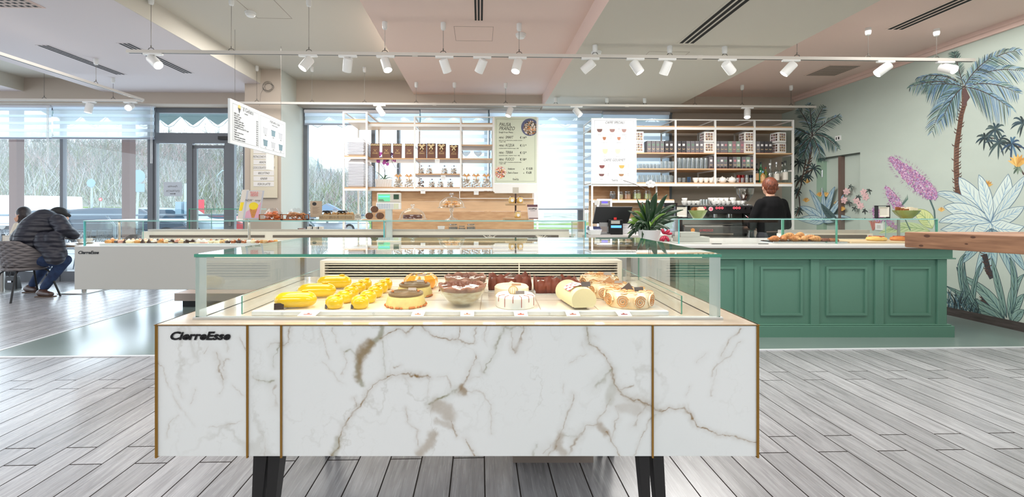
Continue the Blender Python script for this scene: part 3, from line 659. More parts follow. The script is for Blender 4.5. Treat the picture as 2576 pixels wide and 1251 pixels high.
while x < 4:
    mb.add([(x, 11, 3.62), (x+.62, 11, 3.62), (x+.31, 11.0, 3.40), (x, 11.02, 3.62), (x+.62, 11.02, 3.62), (x+.31, 11.02, 3.40)], [(0, 2, 1), (3, 4, 5)])
    mb.tube([(x, 11.05, 3.62), (x+.2, 11.05, 3.40), (x+.31, 11.05, 3.36), (x+.42, 11.05, 3.40), (x+.62, 11.05, 3.62)], .008, 4); x += .62
mb.build('valance', AWN, t)
LAT = mat('lattice_chair', (86, 98, 112), .5)
def terrace_chair(px, Y, rot, label):
    t = thing('terrace_chair', (PX(px, Y), Y, -.02), rot, label, 'chair', 'lattice back chairs on the terrace')
    mb = MB()
    for i in range(9): mb.tube([(-.22+.055*i, .2, .5), (-.22+.055*i+.0, .24, .82)], .006, 4)
    for i in range(7): a = -.22+.07*i; mb.tube([(a, .2, .5), (min(.22, a+.16), .24, .82)], .006, 4); mb.tube([(a, .2, .5), (max(-.22, a-.16), .24, .82)], .006, 4)
    mb.tube([(-.24, .19, .46), (-.25, .25, .84), (.25, .25, .84), (.24, .19, .46)], .014, 6); mb.build('backrest', LAT, t)
    MB().box(-.23, .23, -.22, .2, .43, .46).build('seat', LAT, t)
    for sx in (-1, 1):
        for sy in (-1, 1): MB().tube([(sx*.2, sy*.18, .44), (sx*.24, sy*.22, 0)], .012, 6).build('leg', LAT, t)
for px, Y, rot, lb in ((178, 10.0, .2, 'lattice terrace chair just right of the seated man'), (232, 9.9, -.3, 'lattice terrace chair behind the coffee cups'), (415, 10.2, .1, 'lattice terrace chair beyond the panel left of the door, nearer the red cone'), (450, 10.0, -.1, 'lattice terrace chair beyond the panel left of the door, right one of two'), (12, 10.2, .2, 'lattice terrace chair at the left edge of the window'), (348, 10.4, .3, 'lattice terrace chair between the brown pillar and the door frame')):
    terrace_chair(px, Y, rot, lb)
t = thing('traffic_cone', (PX(399, 10.8), 10.8, -.02), 0, 'small red cone on the terrace left of the door', 'cone'); MB().lathe([(.14, 0), (.14, .02), (.1, .03), (.02, .42)], n=14).build('cone', mat('cone_red', (226, 60, 60), .5), t)
# ================================================================ CEILING FITTINGS
LENS = mat('lit_lens', (255, 255, 250), .3, emit=((255, 246, 232), 14))
def track(label, x0, x1, yr, z, cups, along='x', breaks=()):
    L_ = x1-x0
    t = thing('lighting_track', R(x0, yr, z) if along == 'x' else R(yr, x0, z), TH if along == 'x' else TH+PI/2, label, 'track')
    mb = MB().box(0, L_, -.018, .018, 0, .034); mb.mi = 1; mb.box(.02, L_-.02, -.008, .008, -.001, .001)
    mb.build('rail', [mat('track_white', (214, 208, 200), .45), mat('track_groove', (70, 70, 70), .6)], t)
    for b in breaks: MB().box(b-x0-.03, b-x0+.03, -.02, .02, -.002, .036).build('joint', mat('track_white', (0, 0, 0)), t)
    for (x, zc) in cups:
        x -= x0
        MB().tube([(x, 0, .06), (x, 0, zc-z-.05)], .0025, 5).build('suspension_wire', mat('wire', (120, 116, 110), .4, .6), t)
        c = MB(); c.tube([(x-.035, 0, .034), (x-.02, 0, .055), (x, 0, .06), (x+.02, 0, .055), (x+.035, 0, .034)], .004, 5); c.cyl((x, 0, .055), .006, .03, 8); c.build('clip', mat('clip_steel', (110, 106, 100), .4, .7), t)
        MB().lathe([(.008, 0), (.022, .008), (.028, .03), (.028, .085)], (x, 0, zc-z-.085), 16).build('ceiling_cup', WPL, t)
    return t
def cz(xr): return 3.61 if -7.96 < xr < -6.6 else 3.37 if xr < -3.6 else 3.61 if xr < -1.18 else 3.37 if xr < 1.13 else 3.14 if xr < 3.5 else 3.37
YT = 4.88
track('long white lighting track crossing the whole room above the marble case', rx(320, YT), rx(2450, YT), YT, 3.0, [(rx(p, YT), cz(rx(p, YT))) for p in (380, 582, 777, 968, 1115, 1306, 1497, 1685, 1823, 2005, 2184, 2356)], breaks=(rx(1044, YT), rx(1760, YT)))
track('far white lighting track above the two shelf units', rx(600, 7.2), rx(2052, 7.2), 7.2, 3.0, [(rx(p, 7.2), cz(rx(p, 7.2))) for p in (646, 785, 917, 1047, 1143, 1272, 1398, 1527, 1622, 1748, 1867, 1990)], breaks=(rx(1093, 7.2), rx(1577, 7.2)))
track('lighting track running away from the viewer along the left windows', 3.0, 7.05, -5.25, 3.0, [(y, 3.37) for y in (3.6, 4.72, 6.2)], 'y')
track('lighting track across the left windows above the zebra blinds', -10, -5.3, 7.1, 3.0, [(x, cz(x)) for x in (-9.3, -7.55, -6.8, -5.75)])
def lamp(px, yr, d, label, z=3.0, xr=None, lit=1, pw=9):
    xr = rx(px, yr) if xr is None else xr
    t = thing('track_spotlight', R(xr, yr, z), TH, label, 'spotlight', 'white cylinder track spotlights')
    MB().box(-.1, .1, -.017, .017, -.02, .004).build('adapter', WPL, t, bevel=.003)
    MB().cyl((0, 0, -.07), .008, .055, 8).build('stem', WPL, t)
    d = Vector(d).normalized(); q = d.to_track_quat('Z', 'Y').to_matrix().to_4x4()
    T_ = Matrix.Translation((0, 0, -.075)) @ q
    mb = MB(T_ @ Matrix.Translation((0, 0, -.045))); mb.lathe([(.044, 0), (.049, .006), (.049, .148), (.045, .15), (.042, .135)], n=22); mb.build('lamp_head', WPL, t)
    mb = MB(T_ @ Matrix.Translation((0, 0, .087))); mb.cyl((0, 0, 0), .042, .004, 20); mb.build('lens', LENS, t)
    l = bpy.data.lights.new('spot_beam', 'SPOT'); l.energy = pw; l.spot_size = math.radians(58); l.spot_blend = .7; l.shadow_soft_size = .04; l.color = (1, .90, .78)
    o = bpy.data.objects.new('spot_beam', l); COL.objects.link(o); o.parent = t; o.matrix_local = T_ @ Matrix.Translation((0, 0, .11)) @ Matrix.Rotation(PI, 4, 'X')
    return t
D1 = [(385, (.7, -.25, -.6)), (775, (-.45, -.35, -.8)), (875, (-.25, .5, -.85)), (970, (.3, -.3, -.9)), (1118, (.3, .5, -.85)), (1213, (-.4, .5, -.8)), (1302, (-.25, -.3, -.9)),
      (1485, (-.75, .5, -.6)), (1598, (.45, -.2, -.85)), (1678, (-.2, .5, -.85)), (1830, (.75, .4, -.55)), (1990, (-.6, .3, -.75)), (2228, (-.75, .3, -.65)), (2378, (.05, -.85, -.45))]
for i, (p, d) in enumerate(D1): lamp(p, YT, d, f'white cylinder spotlight on the long near track, {ORD[i]} of fourteen from the left', pw=5 if i < 13 else 3)
for i, (p, d) in enumerate([(955, (.5, -.3, -.7)), (1283, (-.3, -.2, -.8)), (1450, (.5, -.3, -.7)), (1880, (-.2, -.3, -.85))]):
    lamp(p, 7.2, d, f'white cylinder spotlight on the far track over the shelves, {ORD[i]} of four from the left', pw=3)
lamp(57, 4.45, (0, .1, -1), 'white cylinder spotlight hanging straight down from the receding left track', xr=-5.25, pw=4)
lamp(225, 7.1, (-.15, -.1, -1), 'white cylinder spotlight in front of the left zebra blinds, unlit side to the viewer', pw=2)
lamp(328, 7.1, (.35, -.9, -.45), 'dazzling white spotlight in front of the left zebra blinds, aimed at the viewer', pw=3)
DKG = mat('slot_black', (26, 24, 24), .8)
def slots(x0, x1, y0, y1, z, label):
    t = thing('slot_diffuser', R((x0+x1)/2, (y0+y1)/2, z), TH, label, 'air vent'); w_ = (x1-x0); h_ = (y1-y0)/2
    MB().box(-w_/2-.015, w_/2+.015, -h_-.01, h_+.01, -.003, 0).build('vent_frame', bpy.data.materials['ceiling_pink' if z > 3.3 and x0 > -3 else 'ceiling_taupe' if x0 > 1 else 'ceiling_mauve'], t)
    for i in range(3):
        x = -w_/2+w_*(i+.5)/3; MB().box(x-w_*.1, x+w_*.1, -h_, h_, -.005, -.002).build('slot', DKG, t)
slots(-.06, .04, 2.6, 4.80, 3.37, 'black slot diffuser in the pink ceiling bay above the marble case')
slots(2.18, 2.36, 2.4, 4.78, 3.14, 'black slot diffuser in the taupe ceiling bay right of the middle')
slots(4.64, 4.84, 2.4, 4.9, 3.37, 'black slot diffuser in the rose ceiling near the mural wall')
slots(-5.55, -5.40, 5.7, 6.9, 3.37, 'black slot diffuser in the left ceiling bay, further left one')
slots(-4.48, -4.33, 5.6, 6.8, 3.37, 'black slot diffuser in the left ceiling bay behind the track end')
def grille(x0, x1, y0, y1, z, label):
    t = thing('ceiling_grille', R((x0+x1)/2, (y0+y1)/2, z), TH, label, 'air vent'); w_, h_ = (x1-x0)/2, (y1-y0)/2
    MB().box(-w_-.02, w_+.02, -h_-.02, h_+.02, -.006, 0).build('grille_frame', bpy.data.materials['ceiling_rose'], t)
    mb = MB(); mb.mi = 0; mb.box(-w_, w_, -h_, h_, -.009, -.006); mb.mi = 1; n = 22; 
    for i in range(n):
        x = -w_+2*w_*(i+.5)/n
        for j in range(14): y = -h_+2*h_*(j+.5)/14; mb.box(x-w_/n*.55, x+w_/n*.55, y-h_/14*.5, y+h_/14*.5, -.0095, -.009)
    mb.build('perforated_plate', [mat('grille_paint', (186, 164, 152), .6), DKG], t)
grille(5.0, 5.45, 6.15, 6.62, 3.37, 'square perforated air grille in the rose ceiling above the corner palm')
grille(-5.9, -4.45, 3.7, 4.62, 3.37, 'large perforated air grille in the left ceiling corner')
for (px, py, lb) in ((1310, 92, 'white smoke detector under the pink ceiling bay'), (630, 37, 'white smoke detector under the raised taupe ceiling'), (1500, 137, 'flat smoke detector just behind the long track right of the pink bay')):
    zc = {1310: 3.37, 630: 3.61, 1500: 3.14}[px]; Y = (zc-.03-H)*F/(525-py); t = thing('smoke_detector', (PX(px, Y), Y, zc), 0, lb, 'smoke detector')
    MB().lathe([(.02, -.055), (.04, -.05), (.05, -.035), (.055, -.03), (.055, -.008)], n=20).build('sensor', WPL, t); MB().cyl((0, 0, -.01), .06, .01, 20).build('base_plate', WPL, t)
def hatch(px0, px1, py0, py1, z, label):
    Y0 = (z-H)*F/(525-py0); Y1 = (z-H)*F/(525-py1); t = thing('access_hatch', R((PX(px0, Y1)+PX(px1, Y1))/2, (Y0+Y1)/2, z), TH, label, 'ceiling hatch'); w_ = (PX(px1, Y1)-PX(px0, Y1))/2; h_ = abs(Y1-Y0)/2
    mb = MB(); lw = .004
    mb.box(-w_, w_, -h_, -h_+lw, -.0015, -.0005).box(-w_, w_, h_-lw, h_, -.0015, -.0005).box(-w_, -w_+lw, -h_, h_, -.0015, -.0005).box(w_-lw, w_, -h_, h_, -.0015, -.0005); mb.build('joint_line', mat('joint_shadow', (150, 130, 120), .8), t)
hatch(1180, 1272, 67, 103, 3.37, 'flush square access hatch in the pink ceiling bay')
hatch(690, 775, 0, 53, 3.61, 'flush square access hatch in the raised taupe ceiling')
hatch(1655, 1756, 125, 140, 3.14, 'flush square access hatch just behind the long track on the right')
# coil of loose wire on the pillar
mb = MB(); rnd = random.Random(3)
for k in range(4):
    cx_, cz_, r_ = -3.27-.18+rnd.uniform(-.03, .03), 3.3+rnd.uniform(-.03, .03), rnd.uniform(.07, .1)
    mb.tube([(cx_+r_*math.cos(a)*(1+.1*math.sin(3*a+k)), 7.33, cz_+r_*.9*math.sin(a)) for a in np.linspace(0, 2*PI, 18)], .0022, 4)
mb.tube([(-3.6, 7.33, 3.0), (-3.58, 7.33, 3.2), (-3.5, 7.33, 3.36)], .002, 4)
o = mb.build('wire_coil', mat('wire', (0, 0, 0))); o.rotation_euler.z = TH; tag(o, 'coil of loose thin wire hanging high on the pillar', 'wire')
# ---------------------------------------------------------------- hanging gelato price board
xg = -2.79; y0g, y1g = 5.02, 6.43; zt, zb = 2.555, 2.055
t = thing('hanging_menu_board', R(xg, (y0g+y1g)/2, zb), TH-PI/2+PI, 'white hanging gelato price board with tub pictures above the left display case', 'menu board')
hl = (y1g-y0g)/2; hh = zt-zb
MB().box(-hl, hl, 0, .025, 0, hh).build('panel', mat('board_white', (236, 240, 242), .35), t)
LG = mat('pale_line', (176, 180, 184), .6)
mb = MB()
for (a, b) in ((-hl+.05, -.06), (-.02, hl-.05)):
    mb.box(a, b, -.001, 0, .04, .044).box(a, b, -.001, 0, hh-.044, hh-.04).box(a, a+.003, -.001, 0, .04, hh-.04).box(b-.003, b, -.001, 0, .04, hh-.04)
mb.build('border_line', LG, t)
TXT = mat('menu_ink', (96, 98, 102), .6)
text('il Gelato', .07, TXT, t, (-hl+.27, -.001, hh-.085), name='heading')
text('artigianale', .02, TXT, t, (-hl+.3, -.001, hh-.115), name='heading')
mb = MB(); mb.prismy([(-hl+.19, hh-.13), (-hl+.16, hh-.07), (-hl+.22, hh-.07)], -.002, 0); mb.mi = 1; mb.prismy([(-hl+.19+.03*math.cos(a), hh-.06+.03*math.sin(a)) for a in np.linspace(0, 2*PI, 12)[:-1]], -.002, 0)
mb.build('cone_emblem', [TXT, mat('cream_yellow', (240, 208, 130), .6)], t)
text('BABY 1 gusto\nPICCOLO 2 gusti\nMEDIO 3 gusti\nGRANDE 4 gusti coppa\nGRANDE 4 gusti cialdone\nCono PANNA montata\nPAN BRIOCHE con GELATO 2 gusti\nFrapp\u00e8\nFrapp\u00e8 con latte di soia\nCialda vuota\nSupplemento panna montata\nCono no glutine, no lattosio', .026, TXT, t, (-hl+.08, -.001, hh-.155), line=1.02, squeeze=.8)
text('2,00 \u20ac\n2,50 \u20ac\n3,00 \u20ac\n3,50 \u20ac\n4,00 \u20ac\n0,50 \u20ac\n3,50 \u20ac\n3,50 \u20ac\n4,00 \u20ac\n1,00 \u20ac\n0,50 \u20ac\n0,50 \u20ac', .026, TXT, t, (-.075, -.001, hh-.155), align='RIGHT', line=1.02, squeeze=.8)
text('PORTAMI A CASA', .045, TXT, t, (hl/2+.02, -.001, hh-.09), align='CENTER', shear=.3, squeeze=.8, name='heading')
text('Vaschette da asporto', .02, TXT, t, (hl/2+.02, -.001, hh-.12), align='CENTER')
for i in range(6):
    cx_ = .11+(i % 3)*.22; cz_ = hh-.21-(i//3)*.16
    MB().prismy([(cx_-.045, cz_-.05), (cx_+.045, cz_-.05), (cx_+.055, cz_+.02), (cx_-.055, cz_+.02)], -.002, 0).prismy([(cx_-.06, cz_+.02), (cx_+.06, cz_+.02), (cx_+.06, cz_+.03), (cx_-.06, cz_+.03)], -.003, 0).build('tub_picture', mat('tub_teal' if i in (1, 3, 5) else 'tub_grey', (128, 156, 168) if i in (1, 3, 5) else (206, 210, 216), .6), t)
    text(('350 g', '500 g', '750 g', '1 kg', '1,5 kg', '2 kg')[i], .018, TXT, t, (cx_, -.001, cz_-.075), align='CENTER')
for x in (-hl+.12, hl-.12): MB().tube([(x, .012, hh), (x, .012, 3.37-zb if x < 0 else 3.61-zb)], .0022, 4).build('suspension_wire', mat('wire', (0, 0, 0)), t)
MB().box(.14, .36, .005, .01, -.22, .0).build('hanging_card', WPL, t)
# flavour board on the pillar
t = thing('flavour_board', R(rx(665, 7.34), 7.335, rz(665, 498, 7.34)), TH, 'beige board with white flavour strips mounted on the pillar', 'sign'); hw = .215; s_ = 7.1/F
MB().box(-hw, hw, -.012, .004, 0, (498-370)*s_).build('backing_board', mat('board_beige', (216, 206, 184), .6), t)
for i, w_ in enumerate(['CAFF\u00c8', 'RISO', 'PISTACCHIO FONDENTE', 'ARACHIDE', 'CIOCCOLATO AL LATTE', 'BISCOTTINO', 'KINDER', 'FIOR DI LATTE']):
    z = (498-(359+i*14))*s_
    st = MB().box(-.165, .165, -.016, -.012, z-.076, z).build('flavour_strip', mat('strip_white', (230, 226, 222), .6), t)
    text(w_, .05, INK, st, (0, -.0165, z-.055), align='CENTER', shear=.3, squeeze=.62)
# ================================================================ FRONT MARBLE CASE
def dist_field(X, Z, pts):
    d = np.full(X.shape, 1e9)
    for (a, b) in zip(pts[:-1], pts[1:]):
        ax, az = a; bx, bz = b; dx, dz = bx-ax, bz-az; L2 = dx*dx+dz*dz+1e-9
        t_ = np.clip(((X-ax)*dx+(Z-az)*dz)/L2, 0, 1); d = np.minimum(d, np.hypot(X-ax-t_*dx, Z-az-t_*dz))
    return d
VA = [([(1575,85),(1560,160),(1490,210),(1430,290),(1400,340),(1415,430),(1440,480)],20,.62),([(1560,170),(1620,140),(1700,110),(1750,145),(1800,90),(1850,95),(1900,140),(1960,160),(2020,170),(2090,175)],6,.8),
 ([(1225,970),(1290,880),(1310,780),(1350,720),(1400,650),(1450,580),(1500,490),(1560,460),(1650,425),(1740,410),(1830,415),(1890,430)],8,.75),([(1580,190),(1580,300),(1595,440)],9,.4),
 ([(1490,200),(1440,270),(1410,320)],36,.6),([(1415,360),(1425,440)],30,.45),([(2090,520),(2030,560),(1960,600),(1910,620)],12,.7),([(1950,640),(2030,660),(2040,700)],52,.38),([(1960,740),(2060,780)],20,.3),([(1320,260),(1360,240),(1390,290)],9,.5),
 ([(440,260),(455,340),(460,410),(485,440)],9,.6),([(520,315),(480,335),(495,400)],5,.35),([(485,440),(490,500),(470,550)],4,.3),([(370,270),(400,210)],8,.25),([(480,120),(515,180),(515,260)],5,.3),
 ([(885,180),(870,240),(835,290),(830,350)],12,.6),([(945,85),(945,190),(895,200)],5,.75),([(800,230),(840,190),(880,185)],8,.35),([(735,440),(770,440),(820,460)],12,.7),([(840,500),(842,640)],13,.28),
 ([(50,330),(110,450),(150,560),(200,640)],4,.35),([(110,850),(120,760),(180,700)],4,.3),([(180,480),(215,560)],6,.25),([(290,500),(275,600)],5,.25),([(1150,90),(1180,180),(1215,310)],4,.35),([(1240,100),(1280,200)],4,.3),([(1170,330),(1250,400),(1320,470)],5,.22),
 ([(1740,650),(1760,740),(1820,800),(1835,900)],5,.5),([(1930,830),(1900,900),(1840,950)],34,.42),([(2050,740),(2090,830)],7,.5),([(1240,960),(1290,850)],26,.33),([(1310,260),(1330,340),(1310,400)],5,.3),([(1660,370),(1700,350)],6,.4),([(700,430),(740,450)],5,.25),
 ([(610,740),(570,760),(400,770)],3,.25),([(180,600),(300,760)],3,.2),([(740,820),(780,860),(790,960)],6,.2),([(560,480),(640,560)],3,.25),([(600,180),(650,260)],5,.3),([(1380,570),(1395,620)],5,.6),([(1880,430),(1890,560)],5,.25),([(1950,430),(2030,430),(2060,500)],9,.3),([(1740,430),(1780,500)],5,.25)]
VB = [([(330,85),(300,150),(290,180),(255,270),(200,340),(180,400)],10,.6),([(370,110),(385,200),(395,260)],6,.4),([(450,85),(430,180),(400,240)],16,.45),([(320,90),(460,95)],16,.4),([(25,85),(10,170),(70,205),(130,200)],5,.6),([(135,90),(130,190)],6,.45),([(190,90),(205,190)],7,.3),
 ([(130,290),(90,380),(55,470),(20,530)],9,.55),([(30,500),(50,545)],24,.6),([(60,540),(140,535),(180,560),(230,610),(240,700),(230,810)],6,.3),([(60,850),(100,920),(120,975)],8,.6),([(90,450),(150,440)],7,.3),([(150,350),(170,400)],8,.3),
 ([(790,560),(770,660),(740,750),(710,840),(660,920),(620,970)],8,.5),([(720,830),(680,900),(720,960)],32,.36),([(530,970),(545,900)],9,.4),([(590,965),(640,890)],14,.45),([(760,965),(820,850),(870,770),(950,755)],9,.5),([(740,830),(810,840)],12,.3),
 ([(950,755),(970,690),(1020,640),(1060,560)],10,.45),([(970,770),(1010,830)],26,.42),([(1010,820),(1050,870),(1110,970)],5,.55),([(1050,870),(1080,760),(1090,620)],8,.4),
 ([(895,90),(905,200),(960,240),(1020,310),(1050,370),(1070,440),(1100,520),(1180,575),(1260,590),(1330,610),(1390,670),(1450,645),(1540,660),(1590,700),(1620,770),(1700,800),(1800,815),(1900,850),(2035,885)],6,.8),
 ([(895,90),(905,200)],12,.55),([(1120,550),(1200,580),(1300,610)],18,.5),([(1340,620),(1390,660)],15,.5),([(940,480),(1000,440),(1050,390)],18,.5),([(1060,420),(1090,500)],14,.35),([(1130,640),(1220,650)],48,.22),([(1060,480),(1050,580)],30,.22),([(1290,620),(1230,700),(1205,760)],14,.4),
 ([(1330,700),(1250,820),(1215,970)],5,.4),([(1345,680),(1330,700)],9,.4),([(1930,90),(1860,180),(1800,290)],6,.45),([(1930,190),(1870,280),(1770,340),(1740,430)],6,.3),([(1700,280),(1650,340)],8,.25),([(1590,490),(1560,560)],5,.3),([(1740,560),(1760,480),(1780,380)],8,.2),([(780,350),(890,270)],4,.3),([(860,200),(870,240)],8,.25),([(945,150),(960,160)],10,.4),([(1100,520),(1210,490)],5,.4),([(1580,640),(1600,730)],5,.3),([(720,540),(740,480)],4,.2)]
D0 = 1.526
def marble_front():
    zt_, zb_ = PZ(818, D0), PZ(1148, D0); xa, xb = PX(397, D0), PX(1903, D0); nx, nz = 1000, 220
    xs = np.linspace(xa, xb, nx); zs = np.linspace(zb_, zt_, nz); X, Z = np.meshgrid(xs, zs)
    px = CX+X*F/D0; py = CY+(H-Z)*F/D0; rng = np.random.RandomState(4)
    jx = np.zeros_like(px); jy = np.zeros_like(px)
    tb_ = rng.uniform(-1, 1, (256, 256))
    def vn(x, y, s, o):
        u, v = x/s+o*17.3, y/s+o*9.1; i, j = np.floor(u).astype(int), np.floor(v).astype(int); fu, fv = u-i, v-j; fu = fu*fu*(3-2*fu); fv = fv*fv*(3-2*fv)
        T = lambda a, b: tb_[a % 256, b % 256]
        return (T(i, j)*(1-fu)+T(i+1, j)*fu)*(1-fv)+(T(i, j+1)*(1-fu)+T(i+1, j+1)*fu)*fv
    for k, (s_, am) in enumerate(((48, 5), (19, 3.6), (8, 2.2), (3.6, 1.1))): jx += am*vn(px, py, s_, k+1); jy += am*vn(px, py, s_, k+7)
    px2, py2 = px+jx, py+jy; base = np.array(lin((242, 244, 242))); c = np.ones(px.shape+(3,))*base
    cl = np.zeros_like(px)
    for k in range(14):
        fr_ = rng.uniform(.004, .02); a = rng.uniform(0, 2*PI); cl += np.sin(fr_*(px2*math.cos(a)+py2*math.sin(a))+rng.uniform(0, 6))
    cl = np.clip(cl/14*.5+.1, 0, .35); c = c*(1-cl[..., None]*np.array([.16, .11, .11]))
    vc = [np.array(lin((146, 116, 68))), np.array(lin((148, 146, 116)))]
    gn = np.clip(.82+.35*vn(px, py, 5, 3)+.35*vn(px, py, 14, 4), .1, 1.15)
    for s_, st, al in ((120, 1.9, .20), (70, 2.3, .10), (34, 1.6, .06)):
        rn = vn(px+jx*3, (py+jy*3)/st, s_, 11+s_)*.7+vn(px+jx*2, (py+jy*2)/st, s_*.45, 5)*.3; m_ = (np.exp(-(np.abs(rn)/.022)**2)*al*np.clip(vn(px, py, 90, 9)+.5, 0, 1))[..., None]; c = c*(1-m_)+np.array(lin((150, 142, 118)))*m_
    for L_, ox in ((VA, 380), (VB, 1150)):
        for i, (pts, wd, al) in enumerate(L_):
            d = dist_field(px2, py2, [(ox+x*.3684, 790+y*.3684) for x, y in pts]); s_ = wd*.3684
            if wd > 18: m_ = 1/(1+np.exp((d-s_*.85)/(s_*.12+.6)))*min(1, al*1.25)*(.85+.15*gn)
            else: al *= 1.2; m_ = np.exp(-(d/(s_*(.36+.25*np.sin(px*.05+py*.09+i))+.5))**2)*al*gn*(.75+.3*np.sin(px*.11-py*.07+i*2))+np.exp(-(d/(s_*2.2+3))**2)*al*.2
            col = vc[0] if wd < 9 or (i*7) % 3 else vc[1]; m_ = np.clip(m_, 0, 1)[..., None]; c = c*(1-m_)+col*m_
    mb = MB(); x0_ = (xa+xb)/2
    vs = np.stack([X-x0_, np.zeros_like(X), Z], -1).reshape(-1, 3)
    mb.v = [tuple(v) for v in vs.tolist()]; mb.f = [(j*nx+i, j*nx+i+1, (j+1)*nx+i+1, (j+1)*nx+i) for j in range(nz-1) for i in range(nx-1)]
    mb.m = [0]*len(mb.f); mb.sm = [False]*len(mb.f); mb.col = np.concatenate([c.reshape(-1, 3), np.ones((nx*nz, 1))], 1)
    return mb, x0_, xa, xb, zb_, zt_
mb, xm, xa, xb, zb_, zt_ = marble_front()
MC = thing('pastry_display_case', (xm, D0, 0), 0, 'large marble clad pastry case with gold strips in the foreground', 'display case')
mf = mb.build('marble_front', mat('veined_marble', (230, 232, 228), .22, attr='paint', coat=.3), MC)
MRB = mat('marble_plain', (234, 238, 234), .15, noise=(2.2, .10), coat=.3)
hx = (xb-xa)/2
MB().box(-hx, hx, .002, 1.06, zb_, zt_).build('cabinet_body', MRB, MC)
for p in (623.5, 708.5, 1641): x = PX(p, D0)-xm; MB().box(x-.0028, x+.0028, -.006, .001, zb_-.004, zt_).build('gold_strip', GOLD, MC)
MB().box(-hx-.006, -hx+.0005, -.006, 1.06, zb_-.004, zt_+.003).build('gold_strip', GOLD, MC); MB().box(hx-.0005, hx+.006, -.006, 1.06, zb_-.004, zt_+.003).build('gold_strip', GOLD, MC)
MB().box(-hx-.008, hx+.008, -.008, 1.06, zt_, zt_+.002).build('gold_edge', GOLD, MC)
ZD = zt_+.003
MB().box(-hx-.005, hx+.005, -.005, 1.06, zt_+.002, ZD).build('deck', mat('deck_marble', (238, 218, 194), .12, noise=(3, .07), coat=.4), MC)  # gold-tan reflection on the deck is put into its base colour
lb = text('CierreEsse', .0385, BLK, MC, (PX(427, D0)-xm, -.003, PZ(854, D0)), name='logo', shear=.28, bold=.0011, ex=.0015, squeeze=1.22)
YG = 1.59-D0; GX0, GX1 = PX(492, 1.59)-xm, PX(1812, 1.59)-xm; ZG = PZ(647, 1.59); YB = 2.47-D0
mb = MB()
mb.pane(GX0, GX1, YG, YG+.008, ZD+.006, ZG).pane(GX0, GX0+.008, YG+.008, YB, ZD, ZG).pane(GX1-.008, GX1, YG+.008, YB, ZD, ZG)
mb.build('glass_wall', [GL, GE], MC)
mb = MB(); mb.pane(GX0-.003, GX1+.003, YG-.004, YB+.02, ZG, ZG+.011); mb.build('glass_top', [GL, GE], MC)
for a in (GX0, GX1-.04): MB().box(a, a+.04, YG-.001, YG, ZD+.012, ZG).build('frosted_band', mat('frosted_band', (206, 220, 214), .3, alpha=.6), MC)
MB().box(GX0-.008, GX1+.008, YG-.006, YG+.016, ZD, ZD+.009).build('base_rail', mat('rail_grey', (196, 198, 196), .35, .3), MC, bevel=.001)
# rear louvred panel, posts, inner guards, tray bed
YL = 2.40-D0; lx0, lx1 = PX(805, 2.4)-xm, PX(1565, 2.4)-xm; LZ0, LZ1 = ZD, PZ(656, 2.4)
CRM = mat('warm_enamel', (226, 220, 208), .4)
MB().box(lx0, lx0+.025, YL, YL+.1, LZ0, LZ1).box(lx1-.025, lx1, YL, YL+.1, LZ0, LZ1).box(lx0+.025, lx1-.025, YL, YL+.1, LZ1-.014, LZ1).box(lx0+.025, lx1-.025, YL, YL+.1, LZ0, LZ0+.02).build('vent_frame', CRM, MC)
MB().box(lx0+.028, lx1-.028, YL+.05, YL+.09, LZ0, LZ1-.012).build('vent_back', mat('vent_dark', (60, 56, 52), .7), MC)
for i in range(7):
    z = LZ1-.018-i*.0145; MB().add([(lx0+.025, YL+.002, z), (lx1-.025, YL+.002, z), (lx1-.025, YL+.03, z-.012), (lx0+.025, YL+.03, z-.012)], [(0, 1, 2, 3)]).box(lx0+.025, lx1-.025, YL, YL+.003, z-.004, z).build('louvre', CRM, MC)
MB().box(lx0+.9+.18, lx0+.9+.186, YL-.002, YL+.02, LZ1-.09, LZ1-.015).build('louvre_spine', CRM, MC)
MB().box(lx0-.01, lx1+.01, YL+.10, YL+.12, ZD, ZG-.02).build('rear_glass_frame', glassmat('rear_door', (.85, .87, .86), .1), MC)
for p, y in ((763, 2.46), (1580, 2.46)): x = PX(p, y)-xm; MB().box(x-.012, x+.012, y-D0-.012, y-D0+.012, ZD, ZG).build('steel_post', CHR, MC)
mb = MB(); x = PX(607, 1.67)-xm; mb.pane(x, x+.005, 1.67-D0, 2.44-D0, ZD, .989); x = PX(1713, 1.67)-xm; mb.pane(x, x+.005, 1.67-D0, 2.44-D0, ZD, .989); mb.build('inner_glass_guard', [GL, GE], MC)
TX0, TX1, TY0, TY1, TZ = PX(632, 1.645)-xm, PX(1683, 1.645)-xm, 1.645-D0, 2.38-D0, .936
o = MB().box(TX0, TX1, TY0, TY0+.02, ZD, TZ+.0015).build('tray_front_lip', mat('lip_white', (226, 232, 234), .35), MC, bevel=.003)
mb = MB(Matrix.Rotation(-PI/2, 4, 'X'))
MB().box(TX0+.003, TX1-.003, TY0+.02, TY1, ZD, TZ).build('tray_bed', mat('tray_cream', (250, 240, 226), .12, coat=.4), MC)
mb = MB()
for p in (0.0, .195, .37, .58, .76, .93): x = TX0+.21+p*1.28-.1; mb.box(x-.0012, x+.0012, TY0+.02, TY1, TZ, TZ+.0006)
for y in (.2, .36, .52): mb.box(TX0+.01, TX1-.01, TY0+y, TY0+y+.0016, TZ, TZ+.0006)
mb.build('tray_joint', mat('joint_brown', (160, 140, 120), .6), MC)
for p in (710, 940, 1382): MB(Matrix.Translation((PX(p, 1.645)-xm, TY0-.0005, ZD+.008)) @ Matrix.Rotation(PI/2, 4, 'X')).cyl((0, 0, 0), .0045, .002, 12).build('lip_cap', mat('cap_grey', (200, 206, 210), .4), MC)
LED = mat('warm_led', (255, 240, 215), .3, emit=((255, 226, 182), 2))
